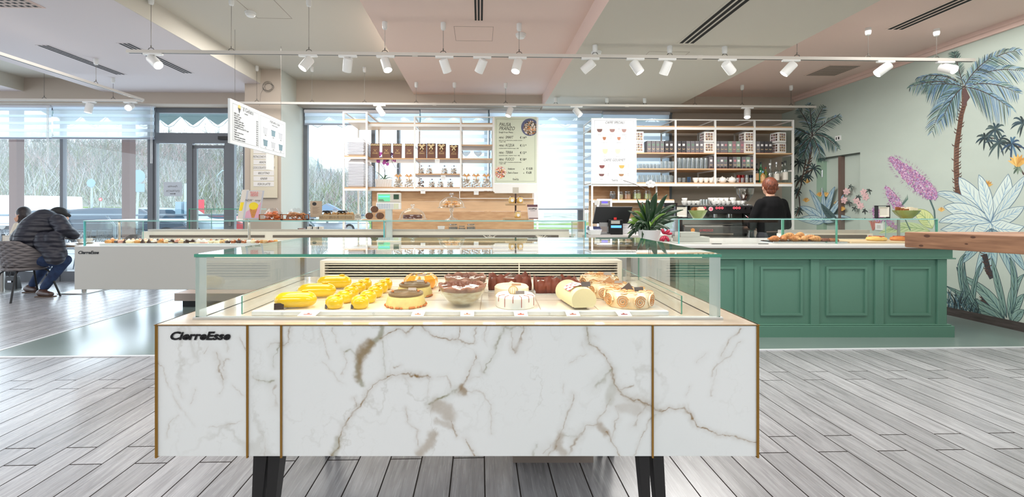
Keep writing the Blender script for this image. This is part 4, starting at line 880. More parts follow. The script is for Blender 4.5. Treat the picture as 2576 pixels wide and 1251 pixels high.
MB().box(GX0+.05, GX1-.05, YB-.03, YB-.02, ZG-.012, ZG-.004).build('led_strip', LED, MC)
MB().box(GX0+.06, GX1-.06, YG+.012, YG+.02, ZG-.003, ZG-.001).build('led_strip', LED, MC)
for (y, pw, a) in ((YG+.03+D0, 1.25, .35), (2.30, 1.4, -.25)):
    o = area('case_light', ((GX0+GX1)/2+xm, y, ZG-.016), 1.5, .02, pw, (1, .88, .72)); o.rotation_euler = (a, 0, 0)
def leg(xa_, xb_, xc, xd, y):
    MB().frus((PX(xc, 1.62)-xm, PX(xd, 1.62)-xm, y, y+.03), (PX(xa_, 1.62)-xm, PX(xb_, 1.62)-xm, y-.015, y+.045), 0, zb_).build('leg', mat('leg_black', (24, 22, 22), .4), MC)
for dy in (1.62-D0, 2.35-D0):
    leg(644, 679, 627, 642, dy); leg(681, 713, 664, 675, dy); leg(1602, 1629, 1629, 1641, dy); leg(1636, 1664, 1663, 1684, dy)
MB().box(PX(1290, 2.29)-xm, PX(1493, 2.29)-xm, 2.29-D0, 2.29-D0+.3, 0, zb_).build('machine_foot', mat('foot_wood', (178, 164, 154), .5), MC)
# ================================================================ LEFT WHITE CASE
DW = 4.67; wz0, wz1 = .462, .917; wxa, wxb = PX(187, DW), PX(1480, DW)
ENA = mat('white_enamel', (194, 192, 186), .4); ENB = mat('warm_enamel', (0, 0, 0))
WC = thing('pastry_display_case', ((wxa+wxb)/2, DW, 0), 0, 'long plain white pastry case behind, running towards the window tables', 'display case')
hx2 = (wxb-wxa)/2
MB().box(-hx2, hx2, 0, 1.0, wz0, wz1).build('cabinet_body', ENA, WC, bevel=.004)
MB().box(-hx2, hx2, 0, 1.0, wz1, wz1+.004).build('deck', mat('deck_white', (236, 236, 236), .15), WC)
text('CierreEsse', .105*.42, BLK, WC, (PX(196, DW)-(wxa+wxb)/2, -.002, PZ(639, DW)), name='logo', shear=.28, bold=.0016, squeeze=1.12)
om = (wxa+wxb)/2; zd = wz1+.004; gz = 1.182
gx0, gx1, gx2 = PX(212, 4.74)-om, PX(966, 4.74)-om, PX(1473, 4.74)-om
MB().pane(gx0, gx1-.002, .07, .08, zd, gz).pane(gx1+.002, gx2, .07, .08, zd, gz).pane(gx0, gx0+.012, .08, .86, zd, gz).pane(gx2-.012, gx2, .08, .86, zd, gz).build('glass_wall', [GL, GE2], WC)
MB().pane(gx0-.004, gx1-.002, .06, .74, gz, gz+.011).build('glass_top', [GL, GE2], WC); MB().pane(gx1+.002, gx2+.004, .06, .74, gz, gz+.011).build('glass_top', [GL, GE2], WC)
MB().box(gx0-.004, gx0+.004, .064, .084, zd, gz).box(gx2-.004, gx2+.004, .064, .084, zd, gz).box(gx1-.005, gx1+.005, .066, .084, zd, gz).build('glass_corner_edge', mat('aqua_edge', (96, 196, 200), .15), WC)
for p in (300, 627, 968): x = PX(p, 5.08)-om; MB().cyl((x, .41, zd), .014, gz-zd-.006, 12).build('support_post', STL, WC); MB().cyl((x, .41, gz-.01), .05, .008, 16).build('post_plate', STL, WC)
vb0, vb1 = PX(357, 5.6)-om, PX(1432, 5.6)-om
MB().box(vb0, vb1, .93, 1.0, zd, PZ(583, 5.6)).build('rear_panel', ENB, WC)
MB().box(vb0+.06, vb1, .95, 1.02, PZ(583, 5.6), PZ(577.5, 5.6)).build('rear_rail', mat('alu_rail', (190, 186, 180), .35, .4), WC)
for a, b in ((377, 666), (687, 1405)):
    MB().box(PX(a, 5.6)-om, PX(b, 5.6)-om, .92, .931, PZ(598, 5.6), PZ(592, 5.6)).build('vent_slot', mat('slot_brown', (92, 82, 74), .6), WC)
MB().box(PX(250, 4.80)-om, PX(700, 4.80)-om, .13, .15, zd, zd+.02).box(PX(250, 4.80)-om, PX(700, 4.8)-om, .15, .7, zd, zd+.012).build('tray_bed', mat('lip_white', (0, 0, 0)), WC)
MB().box(PX(456, 6)-om, PX(1300, 6)-om, 1.2, 1.5, .09, .19).build('plinth', mat('plinth_beige', (215, 194, 182), .5), WC); MB().box(PX(470, 6)-om, PX(1290, 6)-om, 1.25, 1.46, 0, .09).build('plinth_foot', BLK, WC); MB().box(PX(840, 5)-om, PX(1000, 5)-om, .3, .8, 0, wz0).build('support_column', ENA, WC); MB().box(PX(1250, 5)-om, PX(1400, 5)-om, .3, .8, 0, wz0).build('support_column', ENA, WC)
for y, pw in ((5.0, 8),): o = area('case_light', (om-1.2, y, gz-.02), 5, .03, pw, (1, .86, .68))
# small pastries in the white case
PAL = [('cream puff', (222, 162, 92)), ('choux bun', (232, 178, 110)), ('dark truffle pastry', (60, 40, 34)), ('sugared choux bun', (236, 206, 180)), ('chocolate cone', (74, 50, 42)), ('cream tartlet', (242, 226, 190))]
def small_pastry(kind, m, top, label, i):
    o_ = None
    t = thing('small_pastry', (0, 0, 0), 0, label, 'pastry', 'small pastries in the white case'); rr = random.Random(i)
    if kind == 'bun': MB().lathe([(.01, 0), (.022, .004), (.028, .016), (.024, .03), (.01, .037), (0, .038)], n=12, wob=lambda a, j: 1+.07*math.sin(a*5+i)).build('bun', m, t)
    elif kind == 'tart': MB().lathe([(.018, 0), (.028, .018), (.028, .022), (.02, .03), (0, .034)], n=14, wob=lambda a, j: 1+.04*math.sin(a*10) if j < 3 else 1).build('tart_shell', m, t)
    elif kind == 'square': MB().box(-.024, .024, -.024, .024, 0, .014).build('sponge_base', m, t); MB().box(-.022, .022, -.022, .022, .014, .028).build('cream_layer', top, t)
    elif kind == 'cone': MB().lathe([(.024, 0), (.022, .008), (.004, .046), (0, .048)], n=10).build('cone', m, t)
    elif kind == 'shell': MB().ell((0, 0, .018), (.03, .022, .018), 12, 8).build('shell', m, t)
    if kind in ('tart', 'bun', 'square') and top is not None: MB().lathe([(.014, .0), (.016, .006), (.006, .016), (0, .02)], (0, 0, .028 if kind != 'bun' else .034), 10).build('topping', top, t)
    return t
CB = [mat('pastry_gold', (226, 160, 84), .5, noise=(40, .25)), mat('pastry_cream', (246, 230, 192), .5), mat('pastry_choc', (66, 42, 34), .3, coat=.4), mat('pastry_pink', (226, 168, 150), .5), mat('pastry_caramel', (176, 96, 48), .2, coat=.6), mat('pastry_white', (250, 244, 236), .5), mat('pastry_tan', (220, 180, 130), .6)]
SEQ = [(272,0,'bun',0,None,'golden choux bun'),(283,1,'bun',0,3,'tall golden choux bun with pink top'),(296,0,'bun',2,None,'dark choux bun'),(293,1,'bun',0,None,'golden choux bun stacked behind'),(304,0,'bun',3,None,'sugared pink choux bun'),(315,0,'cone',2,None,'dark chocolate wedge'),(311,1,'bun',0,None,'pale choux bun in the back row'),
 (324,0,'tart',1,5,'white cream tartlet'),(335,1,'tart',1,3,'cream tartlet with pink dome'),(345,0,'tart',0,1,'golden cream tartlet'),(352,1,'tart',1,4,'tartlet with a caramel nut'),(359,0,'cone',2,None,'chocolate pyramid'),(366,1,'tart',1,3,'pale tartlet with strawberry cream'),(375,0,'cone',2,None,'second chocolate pyramid'),(381,1,'tart',6,3,'yellow tartlet with strawberry cream'),
 (389,0,'square',2,5,'flat chocolate slice with white top'),(397,1,'cone',2,None,'back row chocolate pyramid'),(404,0,'square',6,0,'yellow sponge square'),(409,1,'cone',4,None,'brown praline pyramid'),(419,0,'square',0,1,'cream slice square'),(433,0,'square',1,2,'pale slice with chocolate square'),(446,0,'square',2,3,'dark slice with pink layer'),(449,1,'square',6,4,'back row slice with brown dot'),(457,0,'square',6,1,'layered slice with cream'),
 (470,0,'square',2,2,'dark chocolate slice'),(485,0,'square',1,2,'pale green slice'),(500,0,'square',1,5,'pale slice with dark glaze'),(513,0,'square',3,5,'pink sponge slice'),(531,0,'tart',1,4,'cream cup with a coffee bean'),(545,0,'tart',1,2,'taller cream cup with a coffee bean'),(558,1,'tart',6,2,'rear cream cup with coffee bean'),(568,1,'bun',6,None,'beige bun'),(573,0,'tart',2,1,'dark tartlet with cream centre'),
 (587,0,'bun',4,None,'glossy caramel bun'),(601,0,'bun',2,4,'dark bun with caramel top'),(614,0,'bun',4,None,'glossy caramel bun left of the post'),(627,0,'shell',5,None,'white sugared shell pastry'),(638,0,'shell',1,None,'cream shell pastry'),(637,1,'tart',0,4,'fruit tartlet with berries'),(648,0,'shell',4,None,'brown folded shell pastry'),(659,0,'shell',0,None,'golden folded shell pastry'),(668,0,'shell',6,None,'pale shell pastry'),(680,0,'shell',4,None,'brown shell pastry near the case end'),(693,1,'shell',0,None,'golden shell pastry at the right end')]
for i, (px, row, kd, m_, tp, nm) in enumerate(SEQ):
    Y = 4.88+row*.07; o = small_pastry(kd, CB[m_], CB[tp] if tp is not None else None, f'{nm} in the white case, {ORD[i]} pastry from the left' if i < 49 else nm, i)
    o.location = (PX(px, Y), Y, zd+.0125); o.rotation_euler.z = i*.7; k = 1.12; o.scale = (k, k, k)
# feathery grasses in the case
for px, lb in ((1232, 'white dried grass tuft in the case left of the sauce jars stand'), (1362, 'white dried grass tuft in the right half of the white case')):
    Y = 5.0; mb = MB(); rnd = random.Random(px)
    for i in range(60):
        a = rnd.uniform(0, 2*PI); l = rnd.uniform(.05, .12); mb.tube([(0, 0, 0), (math.cos(a)*l*.25, math.sin(a)*l*.25, l*.6), (math.cos(a)*l*.7, math.sin(a)*l*.7, l*.85)], [.002, .002, .0015], 4)
    o = mb.build('dried_grass', mat('dry_white', (236, 226, 214), .8)); o.location = (PX(px, Y), Y, zd); tag(o, lb, 'dried grass')
# ================================================================ GREEN COUNTER
YGc = 4.55; GRN = mat('sage_green_paint', (96, 140, 122), .5, noise=(200, .05)); gxa, gxb = PX(1700, YGc), PX(2382, YGc)
GC = thing('bar_counter', ((gxa+gxb)/2, YGc, 0), 0, 'dark green panelled bar counter with a stone top on the right', 'counter')
oc = (gxa+gxb)/2; hw = (gxb-gxa)/2; def_z = lambda py, Y=YGc: PZ(py, Y)
ztop = PZ(617, 4.45)
MB().box(-hw, hw, 0, .95, 0, ztop-.03).build('counter_body', GRN, GC)
MB().box(-hw-.02, hw+.035, -.045, .95, 0, PZ(821, 4.505)).box(-hw-.01, hw+.02, -.03, .95, PZ(821, 4.5), PZ(817, 4.52)).build('plinth_board', GRN, GC, bevel=.004)
MB().box(-hw-.02, hw+.03, -.03, .95, PZ(650, 4.52), ztop-.035).box(-hw-.03, hw+.045, -.05, .95, PZ(652.5, 4.5), PZ(649.5, 4.5)).box(-hw-.02, hw+.045, -.045, .95, ztop-.05, ztop-.03).build('frieze_board', GRN, GC, bevel=.003)
for a, b in ((1708, 1730), (1874, 1895), (2040, 2061), (2202, 2223), (2359, 2381)):
    MB().box(PX(a, 4.53)-oc, PX(b, 4.53)-oc, -.022, .0, PZ(821, 4.53), PZ(652, 4.53)).build('pilaster', GRN, GC, bevel=.003)
for a, b in ((1748, 1853), (1913, 2019), (2078, 2181), (2239, 2341)):
    x0, x1 = PX(a, 4.54)-oc, PX(b, 4.54)-oc; z1, z0 = PZ(671, 4.54), PZ(794, 4.54); w_ = .024; mb = MB()
    mb.box(x0, x1, -.016, 0, z1-w_, z1).box(x0, x1, -.016, 0, z0, z0+w_).box(x0, x0+w_, -.016, 0, z0+w_, z1-w_).box(x1-w_, x1, -.016, 0, z0+w_, z1-w_)
    mb.build('panel_moulding', GRN, GC)
STN = mat('pale_stone', (214, 212, 208), .25); mb = MB()
mb.prism([(-hw-.13, .12), (-hw-.02, -.085), (hw+.04, -.085), (hw+.04, 1.0), (-hw-.13, 1.0)], ztop-.032, ztop); mb.build('stone_top', STN, GC, bevel=.005)
MB().prism([(-hw-.10, .12), (-hw, -.06), (hw+.03, -.06), (hw+.03, .95), (-hw-.10, .95)], ztop-.045, ztop-.032).build('top_batten', mat('batten_brown', (120, 106, 92), .5), GC)
YGg = 4.63-YGc; a0, a1, a2 = PX(1708, 4.63)-oc, PX(2105, 4.63)-oc, PX(2357, 4.63)-oc; g1 = PZ(553, 4.63)
MB().pane(a0, a1-.002, YGg, YGg+.01, ztop, g1).pane(a1+.002, a2, YGg, YGg+.01, ztop, g1).pane(a0, a0+.01, YGg+.01, YGg+.6, ztop, g1).pane(a2-.01, a2, YGg+.01, YGg+.6, ztop, g1).build('glass_wall', [GL, GE2], GC)
MB().pane(a0-.004, a2+.004, YGg-.01, YGg+.42, g1, g1+.011).build('glass_top', [GL, GE2], GC)
MB().box(a0-.004, a0+.004, YGg-.004, YGg+.014, ztop, g1).build('glass_corner_edge', mat('aqua_edge', (0, 0, 0)), GC)
MB().box(a1-.005, a1+.005, YGg-.004, YGg+.014, ztop, g1).box(a2-.006, a2+.006, YGg-.004, YGg+.014, ztop, g1).build('glass_corner_edge', GE, GC)
for p, c in ((1970, 'glass_post'), (2262, 'steel_post')): x = PX(p, 4.95)-oc; MB().box(x-.012, x+.012, .40, .415, ztop, g1).build(c, STL if c[0] == 's' else GE, GC)
MB().box(PX(1965, 5.15)-oc, PX(2196, 5.15)-oc, .60, .68, ztop, PZ(588, 5.15)).build('rear_panel', ENB, GC); MB().box(PX(1965, 5.15)-oc, PX(2188, 5.15)-oc, .60, .66, PZ(588, 5.15), PZ(579, 5.15)).build('rear_rail', mat('alu_rail', (0, 0, 0)), GC)
MB().box(PX(2030, 5.15)-oc, PX(2180, 5.15)-oc, .592, .60, PZ(600, 5.15), PZ(591, 5.15)).build('vent_slot', mat('slot_brown', (0, 0, 0)), GC)
MB().box(PX(2128, 4.75)-oc, PX(2345, 4.75)-oc, .13, .5, ztop, ztop+.018).build('wooden_board', mat('board_pale_wood', (226, 196, 156), .5), GC)
for p in (1800, 1917): MB().box(PX(p-12, 4.6)-oc, PX(p+12, 4.6)-oc, .02, .035, ztop, ztop+.006).build('glass_clamp', BLK, GC)
# tray of croissants
tr_ = MB().box(-.44, .44, -.11, .11, 0, .006).box(-.44, .44, -.115, -.108, 0, .014).box(-.44, .44, .108, .115, 0, .014); o = tr_.build('steel_tray', CHR); Y = 4.82; o.location = (PX(2030, Y), Y, ztop+.001); tag(o, 'shiny tray under the croissants on the green counter', 'tray')
CRO = mat('croissant_crust', (214, 136, 62), .45, noise=(30, .3), col2=(164, 88, 34)); CR2 = mat('croissant_pale', (228, 168, 98), .5, noise=(30, .3), col2=(178, 110, 54)); SUG = mat('sugar_dust', (246, 238, 226), .8)
def croissant(m):
    mb = MB(); n = 26; pts = []; rs = []
    for i in range(n+1):
        t = -1+2*i/n; a = t*1.15; pts.append((math.sin(a)*.075, -math.cos(a)*.055+.05, .03)); rs.append(max(.006, .034*(1-abs(t)**1.8)*(1+.12*math.cos(i*PI*.66))))
    mb.tube(pts, rs, 12); return mb.build('croissant', m)
c1 = croissant(CRO); c2 = croissant(CR2); used = set()
for i, (px, dy, dz, rot, m_, lb) in enumerate([(1948, 0, 0, .3, 0, 'sugar dusted croissant at the left end of the tray'), (1970, .02, .0, 1.2, 0, 'second croissant from the left on the tray'), (1985, .06, .03, .2, 1, 'croissant at the back left of the tray pile'), (2000, -.02, 0, 2.0, 1, 'croissant lying across the tray front, left of the middle'),
   (2012, .05, .035, 0.5, 1, 'topmost croissant of the tray pile'), (2022, -.03, .0, .9, 1, 'ridged croissant at the front middle of the tray'), (2040, .03, .01, 2.6, 1, 'croissant just right of the pile top'), (2052, -.03, 0, .1, 1, 'large ridged croissant nearest the glass joint')]):
    s_ = (c1, c2)[m_]; o = s_ if m_ not in used else clone(s_); used.add(m_); Y = 4.82+dy; o.location = (PX(px, Y), Y, ztop+.008+dz); o.rotation_euler.z = rot; tag(o, lb, 'croissant', 'croissants on the tray')
def swirl(label, px, dy, m, nm='swirl_pastry'):
    mb = MB(); mb.lathe([(.05, 0), (.058, .012), (.05, .03), (.02, .034), (0, .035)], n=20, sy=.8)
    mb.tube([(.046*(1-k/26)*math.cos(k*.6), .037*(1-k/26)*math.sin(k*.6), .032) for k in range(26)], .005, 6)
    o = mb.build(nm, m); Y = 4.82+dy; o.location = (PX(px, Y), Y, ztop+.008); tag(o, label, 'pastry'); return o
swirl('dark chocolate swirl pastry right of the croissants', 2075, 0, mat('choc_swirl', (140, 72, 40), .4, noise=(40, .4))); swirl('raisin swirl pastry at the right end of the tray', 2096, -.02, mat('raisin_swirl', (176, 104, 54), .4, noise=(30, .4)))
def flat(px, m, label, w_=.1):
    mb = MB(); mb.lathe([(w_*.85, 0), (w_, .012), (w_*.92, .035), (w_*.5, .045), (0, .046)], n=26, wob=lambda a, j: 1+.04*math.sin(a*7), sy=.8); o = mb.build('focaccia', m); Y = 4.84; o.location = (PX(px, Y), Y, ztop+.019)
    k = MB(); rnd = random.Random(px)
    for i in range(14): a = rnd.uniform(0, 6.3); r_ = rnd.uniform(0, .7)*w_; k.ell((r_*math.cos(a), r_*math.sin(a)*.8, .045), (.013, .011, .006), 8, 5)
    k.build('tomato_topping', mat('tomato_red', (190, 62, 36), .35), o); tag(o, label, 'focaccia')
flat(2204, mat('focaccia_pale', (240, 200, 112), .5, noise=(20, .2)), 'pale focaccia with tomato strips on the wooden board'); flat(2262, mat('focaccia_orange', (226, 138, 56), .5, noise=(20, .2)), 'orange focaccia beside the wooden bench end', .09)
# napkin holders and bowls on the glass
def napkin(px, Y, z, label, w_=.12):
    t = thing('napkin_holder', (PX(px, Y), Y, z), 0, label, 'napkin holder', 'napkin holders'); h = w_*1.02
    mb = MB().box(-w_/2, w_/2, 0, .045, 0, .006).box(-w_/2, w_/2, .0, .045, h-.006, h).box(-w_/2, -w_/2+.006, 0, .045, 0, h).box(w_/2-.006, w_/2, 0, .045, 0, h); mb.build('holder_frame', BLK, t)
    k = w_*.4; i_ = w_*.28; c_ = h/2
    MB().add([(-k, -.004, c_-k), (k, -.004, c_-k), (k, -.004, c_+k), (-k, -.004, c_+k), (-i_, .006, c_-i_), (i_, .006, c_-i_), (i_, .006, c_+i_), (-i_, .006, c_+i_)], [(0, 1, 5, 4), (1, 2, 6, 5), (2, 3, 7, 6), (3, 0, 4, 7), (4, 5, 6, 7)]).build('napkins', mat('napkin_cream', (226, 220, 208), .8), t)
    return t
zt2 = g1+.012
napkin(2224, 4.82, zt2, 'black napkin holder in front of the mural on the green counter glass', .135); n2 = napkin(1715, 4.85, zt2, 'black napkin holder beside the green leafed plant', .135)
GBW = mat('green_ceramic', (150, 166, 92), .25, coat=.5, noise=(8, .2))
def bowl(px, Y, z, label, r=.12):
    t = thing('ceramic_bowl', (PX(px, Y), Y, z), 0, label, 'bowl', 'green ceramic bowls')
    MB().lathe([(.05, 0), (.055, .004), (r*.8, .045), (r, .085), (r-.006, .086), (r*.75, .05), (.03, .02), (0, .018)], n=28).build('bowl_body', GBW, t)
    rnd = random.Random(px); a = MB(); b = MB()
    for i in range(30):
        q = rnd.uniform(0, 6.3); d = rnd.uniform(0, r*.75); x, y = d*math.cos(q), d*math.sin(q)*.8; s_ = MB
        (a if x < -.01 else b).box(x-.016, x+.016, y-.004, y+.004, .07+rnd.uniform(0, .02), .098+rnd.uniform(0, .025))
    a.build('brown_sachets', mat('sachet_brown', (150, 90, 50), .6), t)['kind'] = 'stuff'; b.build('white_sachets', mat('sachet_white', (236, 222, 200), .6), t)['kind'] = 'stuff'
bowl(2280, 4.82, zt2, 'green ceramic bowl of sachets in front of the mural flowers'); bowl(1755, 4.85, zt2, 'green ceramic bowl of sachets in front of the coffee machine', .10)
# ================================================================ WOODEN BENCH TOP RIGHT
BW = mat('knotty_wood', (176, 130, 96), .55, noise=(2.2, .3), stretch=(3, 3, 22), col2=(132, 92, 66)); tz = 1.19
t = thing('high_table', (2.9, 2.2, 0), 0, 'high table with a thick knotty wooden top entering from the right', 'table')
A = (2.30, 2.467); B = (2.62, 1.80)
pts = [(A[0]-2.9, A[1]-2.2), (B[0]-2.9, B[1]-2.2), (1.5, -.35), (1.5, A[1]-2.2)]
MB().prism(pts, tz-.086, tz).build('table_top', BW, t, bevel=.005)
kn = MB(); d_ = Vector((B[0]-A[0], B[1]-A[1], 0)).normalized(); nrm = Vector((d_.y, -d_.x, 0))
for s_, z, r in ((.06, 1.172, .008), (.17, 1.176, .006), (.045, 1.118, .006), (.155, 1.14, .004)):
    c_ = Vector((A[0]-2.9, A[1]-2.2, 0))+d_*s_*1.6; vs = [tuple(c_+d_*r*1.6*math.cos(q)+Vector((0, 0, z+r*math.sin(q)))+nrm*.0012) for q in np.linspace(0, 2*PI, 13)[:-1]]; kn.add(vs, [tuple(range(12))])
kn.build('wood_knots', mat('knot_brown', (96, 62, 44), .6), t)
for x_, y_ in ((.9, -.1), (1.3, .15), (1.3, -.25)): MB().box(x_-.04, x_+.04, y_-.04, y_+.04, 0, tz-.086).build('leg', mat('leg_black', (0, 0, 0)), t)
# ================================================================ SERVICE SIDE
# rear counters
sc_ = thing('back_counter', (PX(1140, 6.9), 6.9, 0), TH, 'white rear work counter below the confectionery shelves', 'counter'); MB().box(-1.9, 1.9, 0, .95, 0, .89).build('cabinet_body', ENA, sc_); MB().box(-1.92, 1.92, -.02, .97, .89, .92).build('worktop', mat('worktop_pale', (214, 208, 200), .3), sc_)
xl = PX(1716, 6.25); xr_ = PX(1905, 6.25); s2 = thing('back_counter', ((xl+xr_)/2, 6.25, 0), 0, 'steel topped rear counter carrying the coffee machine', 'counter'); MB().box(-(xr_-xl)/2-.05, (xr_-xl)/2, 0, .85, 0, .87).build('cabinet_body', mat('steel_front', (170, 168, 164), .35, .3), s2); MB().box(-(xr_-xl)/2-.06, (xr_-xl)/2+.02, -.02, .86, .87, .91).build('worktop', STL, s2)
s3 = thing('back_counter', (PX(1950, 6.9)+.15, 7.0, 0), TH, 'low counter behind the barista', 'counter'); MB().box(-.6, .6, 0, .6, 0, .86).build('cabinet_body', ENA, s3)
# oak wall panels
def rbox(name, px0, px1, py0, py1, yr, th, m, label, cat='panel'):
    x0, x1 = rx(px0, yr), rx(px1, yr); z1, z0 = rz((px0+px1)/2, py0, yr), rz((px0+px1)/2, py1, yr); z0 = max(z0, .92)
    t = thing(name, R((x0+x1)/2, yr, z0), TH, label, cat); w_ = (x1-x0)/2; h_ = z1-z0; n_ = 4
    for i in range(n_):
        MB().box(-w_, w_, 0, th, h_*i/n_+.001, h_*(i+1)/n_).build('board', mat('oak_board', (0, 0, 0)) if i != 2 else mat('oak_board_light', (226, 188, 148), .5, noise=(3, .1), stretch=(1.5, 8, 8)), t)
    return t
rbox('oak_back_panel', 936, 1343, 481, 586, 7.62, .03, None, 'light oak board panel behind the cake domes below the shelves', 'panel')
rbox('oak_back_panel', 1482, 1684, 464, 600, 7.9, .03, None, 'oak board panel behind the till and the spice jars', 'panel')
# cash desk
yk = 4.95; t = thing('cash_desk', (PX(1560, yk), yk, 0), 0, 'pale cash desk between the white case and the green counter', 'counter'); k0, k1 = PX(1480, yk)-PX(1560, yk), PX(1690, yk)-PX(1560, yk)
zk = PZ(592, yk); MB().box(k0+.03, k1, .02, .6, 0, zk-.05).build('desk_body', ENA, t); MB().box(k0, k1, 0, .6, zk-.05, zk).build('desk_top', mat('desk_grey', (206, 200, 196), .4), t, bevel=.003)
# ================================================================ CAKES
YEL = mat('yellow_mirror_glaze', (230, 190, 10), .14, coat=.5, spec=.4); YED = mat('glaze_flower', (250, 190, 20), .4)
CHT = mat('chocolate_tag', (62, 46, 40), .3, coat=.3); GLDF = mat('tag_gold', (200, 160, 80), .4, .6); GTG = mat('pale_tag', (190, 176, 168), .4)
def cy(pyb): return (H-TZ)*F/(pyb-CY)
def loaf(px, pyb, w_, h, rot, label, tagged=False):
    Y = cy(pyb)+.03; t = thing('glazed_loaf_cake', (PX(px, Y), Y, TZ+.001), rot, label, 'cake', 'yellow glazed loaf cakes'); r = h*.55
    mb = MB(); rows = []
    for i in range(33):
        q = math.sin(-PI/2+PI*i/32); k = max(.001, (1-abs(q)**4))**.5; row = []
        for j in range(25):
            a = 2*PI*j/24; y, z = math.cos(a)*r*1.02*k, math.sin(a); z = (r*1.83 if z > 0 else r*.83)*0+(r*.83+z*(r if z > 0 else r*.83)*k); row.append((q*w_/2, y*(1 if math.sin(a) > 0 else (1-.18*abs(math.sin(a)))), z))
        rows.append(row)
    mb.surf(rows); mb.build('glazed_body', YEL, t)
    f = MB(); 
    for i in range(6): a = i*PI/3; f.ell((w_*.22+.008*math.cos(a), .008*math.sin(a)*.8, r*1.83+.001), (.006, .005, .003), 8, 5)
    f.ell((w_*.22, 0, r*1.83+.004), (.003, .003, .002), 6, 4); f.build('sugar_flower', YED, t)
    if tagged: mb = MB().box(-.017, .017, -.001, .001, 0, .024); o = mb.build('chocolate_tag', CHT, t, loc=(-w_*.33, -r*1.0, .001), rot=(-.12, 0, .15))
loaf(744, 779, .155, .062, .16, 'long yellow glazed loaf cake with a dark tag, at the front of the case', True)
loaf(797, 752, .160, .060, .16, 'long yellow glazed loaf cake, middle one of three on the left'); loaf(841, 729, .160, .062, .16, 'long yellow glazed loaf cake, rear one of three on the left')
loaf(1173, 728, .130, .066, .1, 'yellow glazed loaf cake half hidden behind the glass bowls')
def mini(px, pyb, label, tagged=False):
    Y = cy(pyb)+.03; t = thing('mini_glazed_dome', (PX(px, Y), Y, TZ+.001), 0, label, 'cake', 'yellow glazed mini domes')
    MB().lathe([(.024, 0), (.031, .007), (.034, .02), (.033, .032), (.027, .042), (.016, .048), (0, .050)], n=28).build('glazed_body', YEL, t)
    f = MB()
    for i in range(6): a = i*PI/3; f.ell((.012+.007*math.cos(a), .007*math.sin(a), .050), (.005, .004, .003), 8, 5)
    f.build('sugar_flower', YED, t)
    if tagged: MB().box(-.006, .006, -.001, .001, 0, .017).build('chocolate_tag', CHT, t, loc=(-.024, -.024, .001), rot=(-.1, 0, -.5))
for col, xs in (('left', [841.5, 867, 883, 901, 917]), ('right', [906, 926, 944, 957, 969])):
    for i, (px, py) in enumerate(zip(xs, (780, 765, 751, 740, 731))): mini(px, py, f'small round yellow glazed cake, {("front one with dark tag", "second", "third", "fourth", "rearmost")[i]} of the {col} row', i == 0)
SPG = mat('cheesecake_crust', (236, 214, 140), .6, noise=(60, .12)); CRB = mat('crumb_brown', (196, 120, 60), .8); DSC = mat('milk_choc_disc', (126, 100, 66), .4)
def cheesecake(px, pyb, label):
    Y = cy(pyb)+.075; t = thing('cheesecake', (PX(px, Y), Y, TZ+.001), 0, label, 'cake', 'cheesecakes with chocolate discs')
    MB().lathe([(.076, 0), (.078, .01), (.070, .038), (.064, .042), (0, .042)], n=36).build('cake_body', SPG, t)
    k = MB(); rnd = random.Random(px)
    for i in range(60): a = rnd.uniform(0, 6.3); k.ell((.079*math.cos(a), .079*math.sin(a), .004), (.006, .005, .004), 6, 4)
    k.build('crumb_rim', CRB, t)['kind'] = 'stuff'
    d = MB(); d.lathe([(.066, .042), (.068, .045), (.068, .05), (.066, .052), (0, .052)], n=36)
    for j in range(7): r = .02+j*.0065; d.tube([(r*math.cos(a), r*math.sin(a), .0525) for a in np.linspace(0, 2*PI, 25)[:-1]], .0014, 4, closed=True)
    d.build('chocolate_disc', DSC, t)
    MB().box(-.016, .016, -.001, .001, .053, .066).build('name_tag', GTG, t, loc=(.02, .012, 0), rot=(-.3, 0, 0)); MB().ell((-.05, -.01, .056), (.006, .006, .005), 8, 5).ell((.05, .0, .056), (.006, .006, .005), 8, 5).build('coffee_bean', CRB, t)
cheesecake(1021, 779, 'pale cheesecake with ribbed chocolate disc at the front of the case'); cheesecake(1043, 752, 'yellow cheesecake with ribbed chocolate disc behind the front one')
t = thing('bundt_cake', (PX(1059, cy(731)+.07), cy(731)+.07, TZ+.001), 0, 'glossy orange ring cake behind the cheesecakes', 'cake')
MB().lathe([(.02, .03), (.03, .01), (.05, 0), (.072, .006), (.081, .025), (.078, .048), (.06, .064), (.045, .062), (.028, .05), (.02, .03)], n=64, wob=lambda a, j: 1+.03*math.sin(a*10), cap=False).build('ring_body', mat('orange_glaze', (246, 170, 52), .1, coat=.9), t)
k = MB(); 
for a, b in (((-.04, -.03), (.01, .03)), ((-.045, .02), (.0, -.03)), ((.0, -.02), (.045, -.01))): k.tube([(a[0], a[1], .066), (b[0], b[1], .068)], .0022, 5)
k.build('chocolate_stick', CHT, t); MB().box(-.02, .02, -.001, .001, 0, .012).build('chocolate_tag', GTG, t, loc=(.01, -.045, .06), rot=(-.4, 0, 0))
CRE = mat('mascarpone_cream', (240, 234, 216), .5, noise=(22, .12), stretch=(1, 1, 2.6), col2=(196, 166, 120)); SHV = mat('chocolate_sheet', (128, 70, 46), .45, noise=(20, .25)); PWD = mat('sugar_powder', (240, 226, 220), .9)
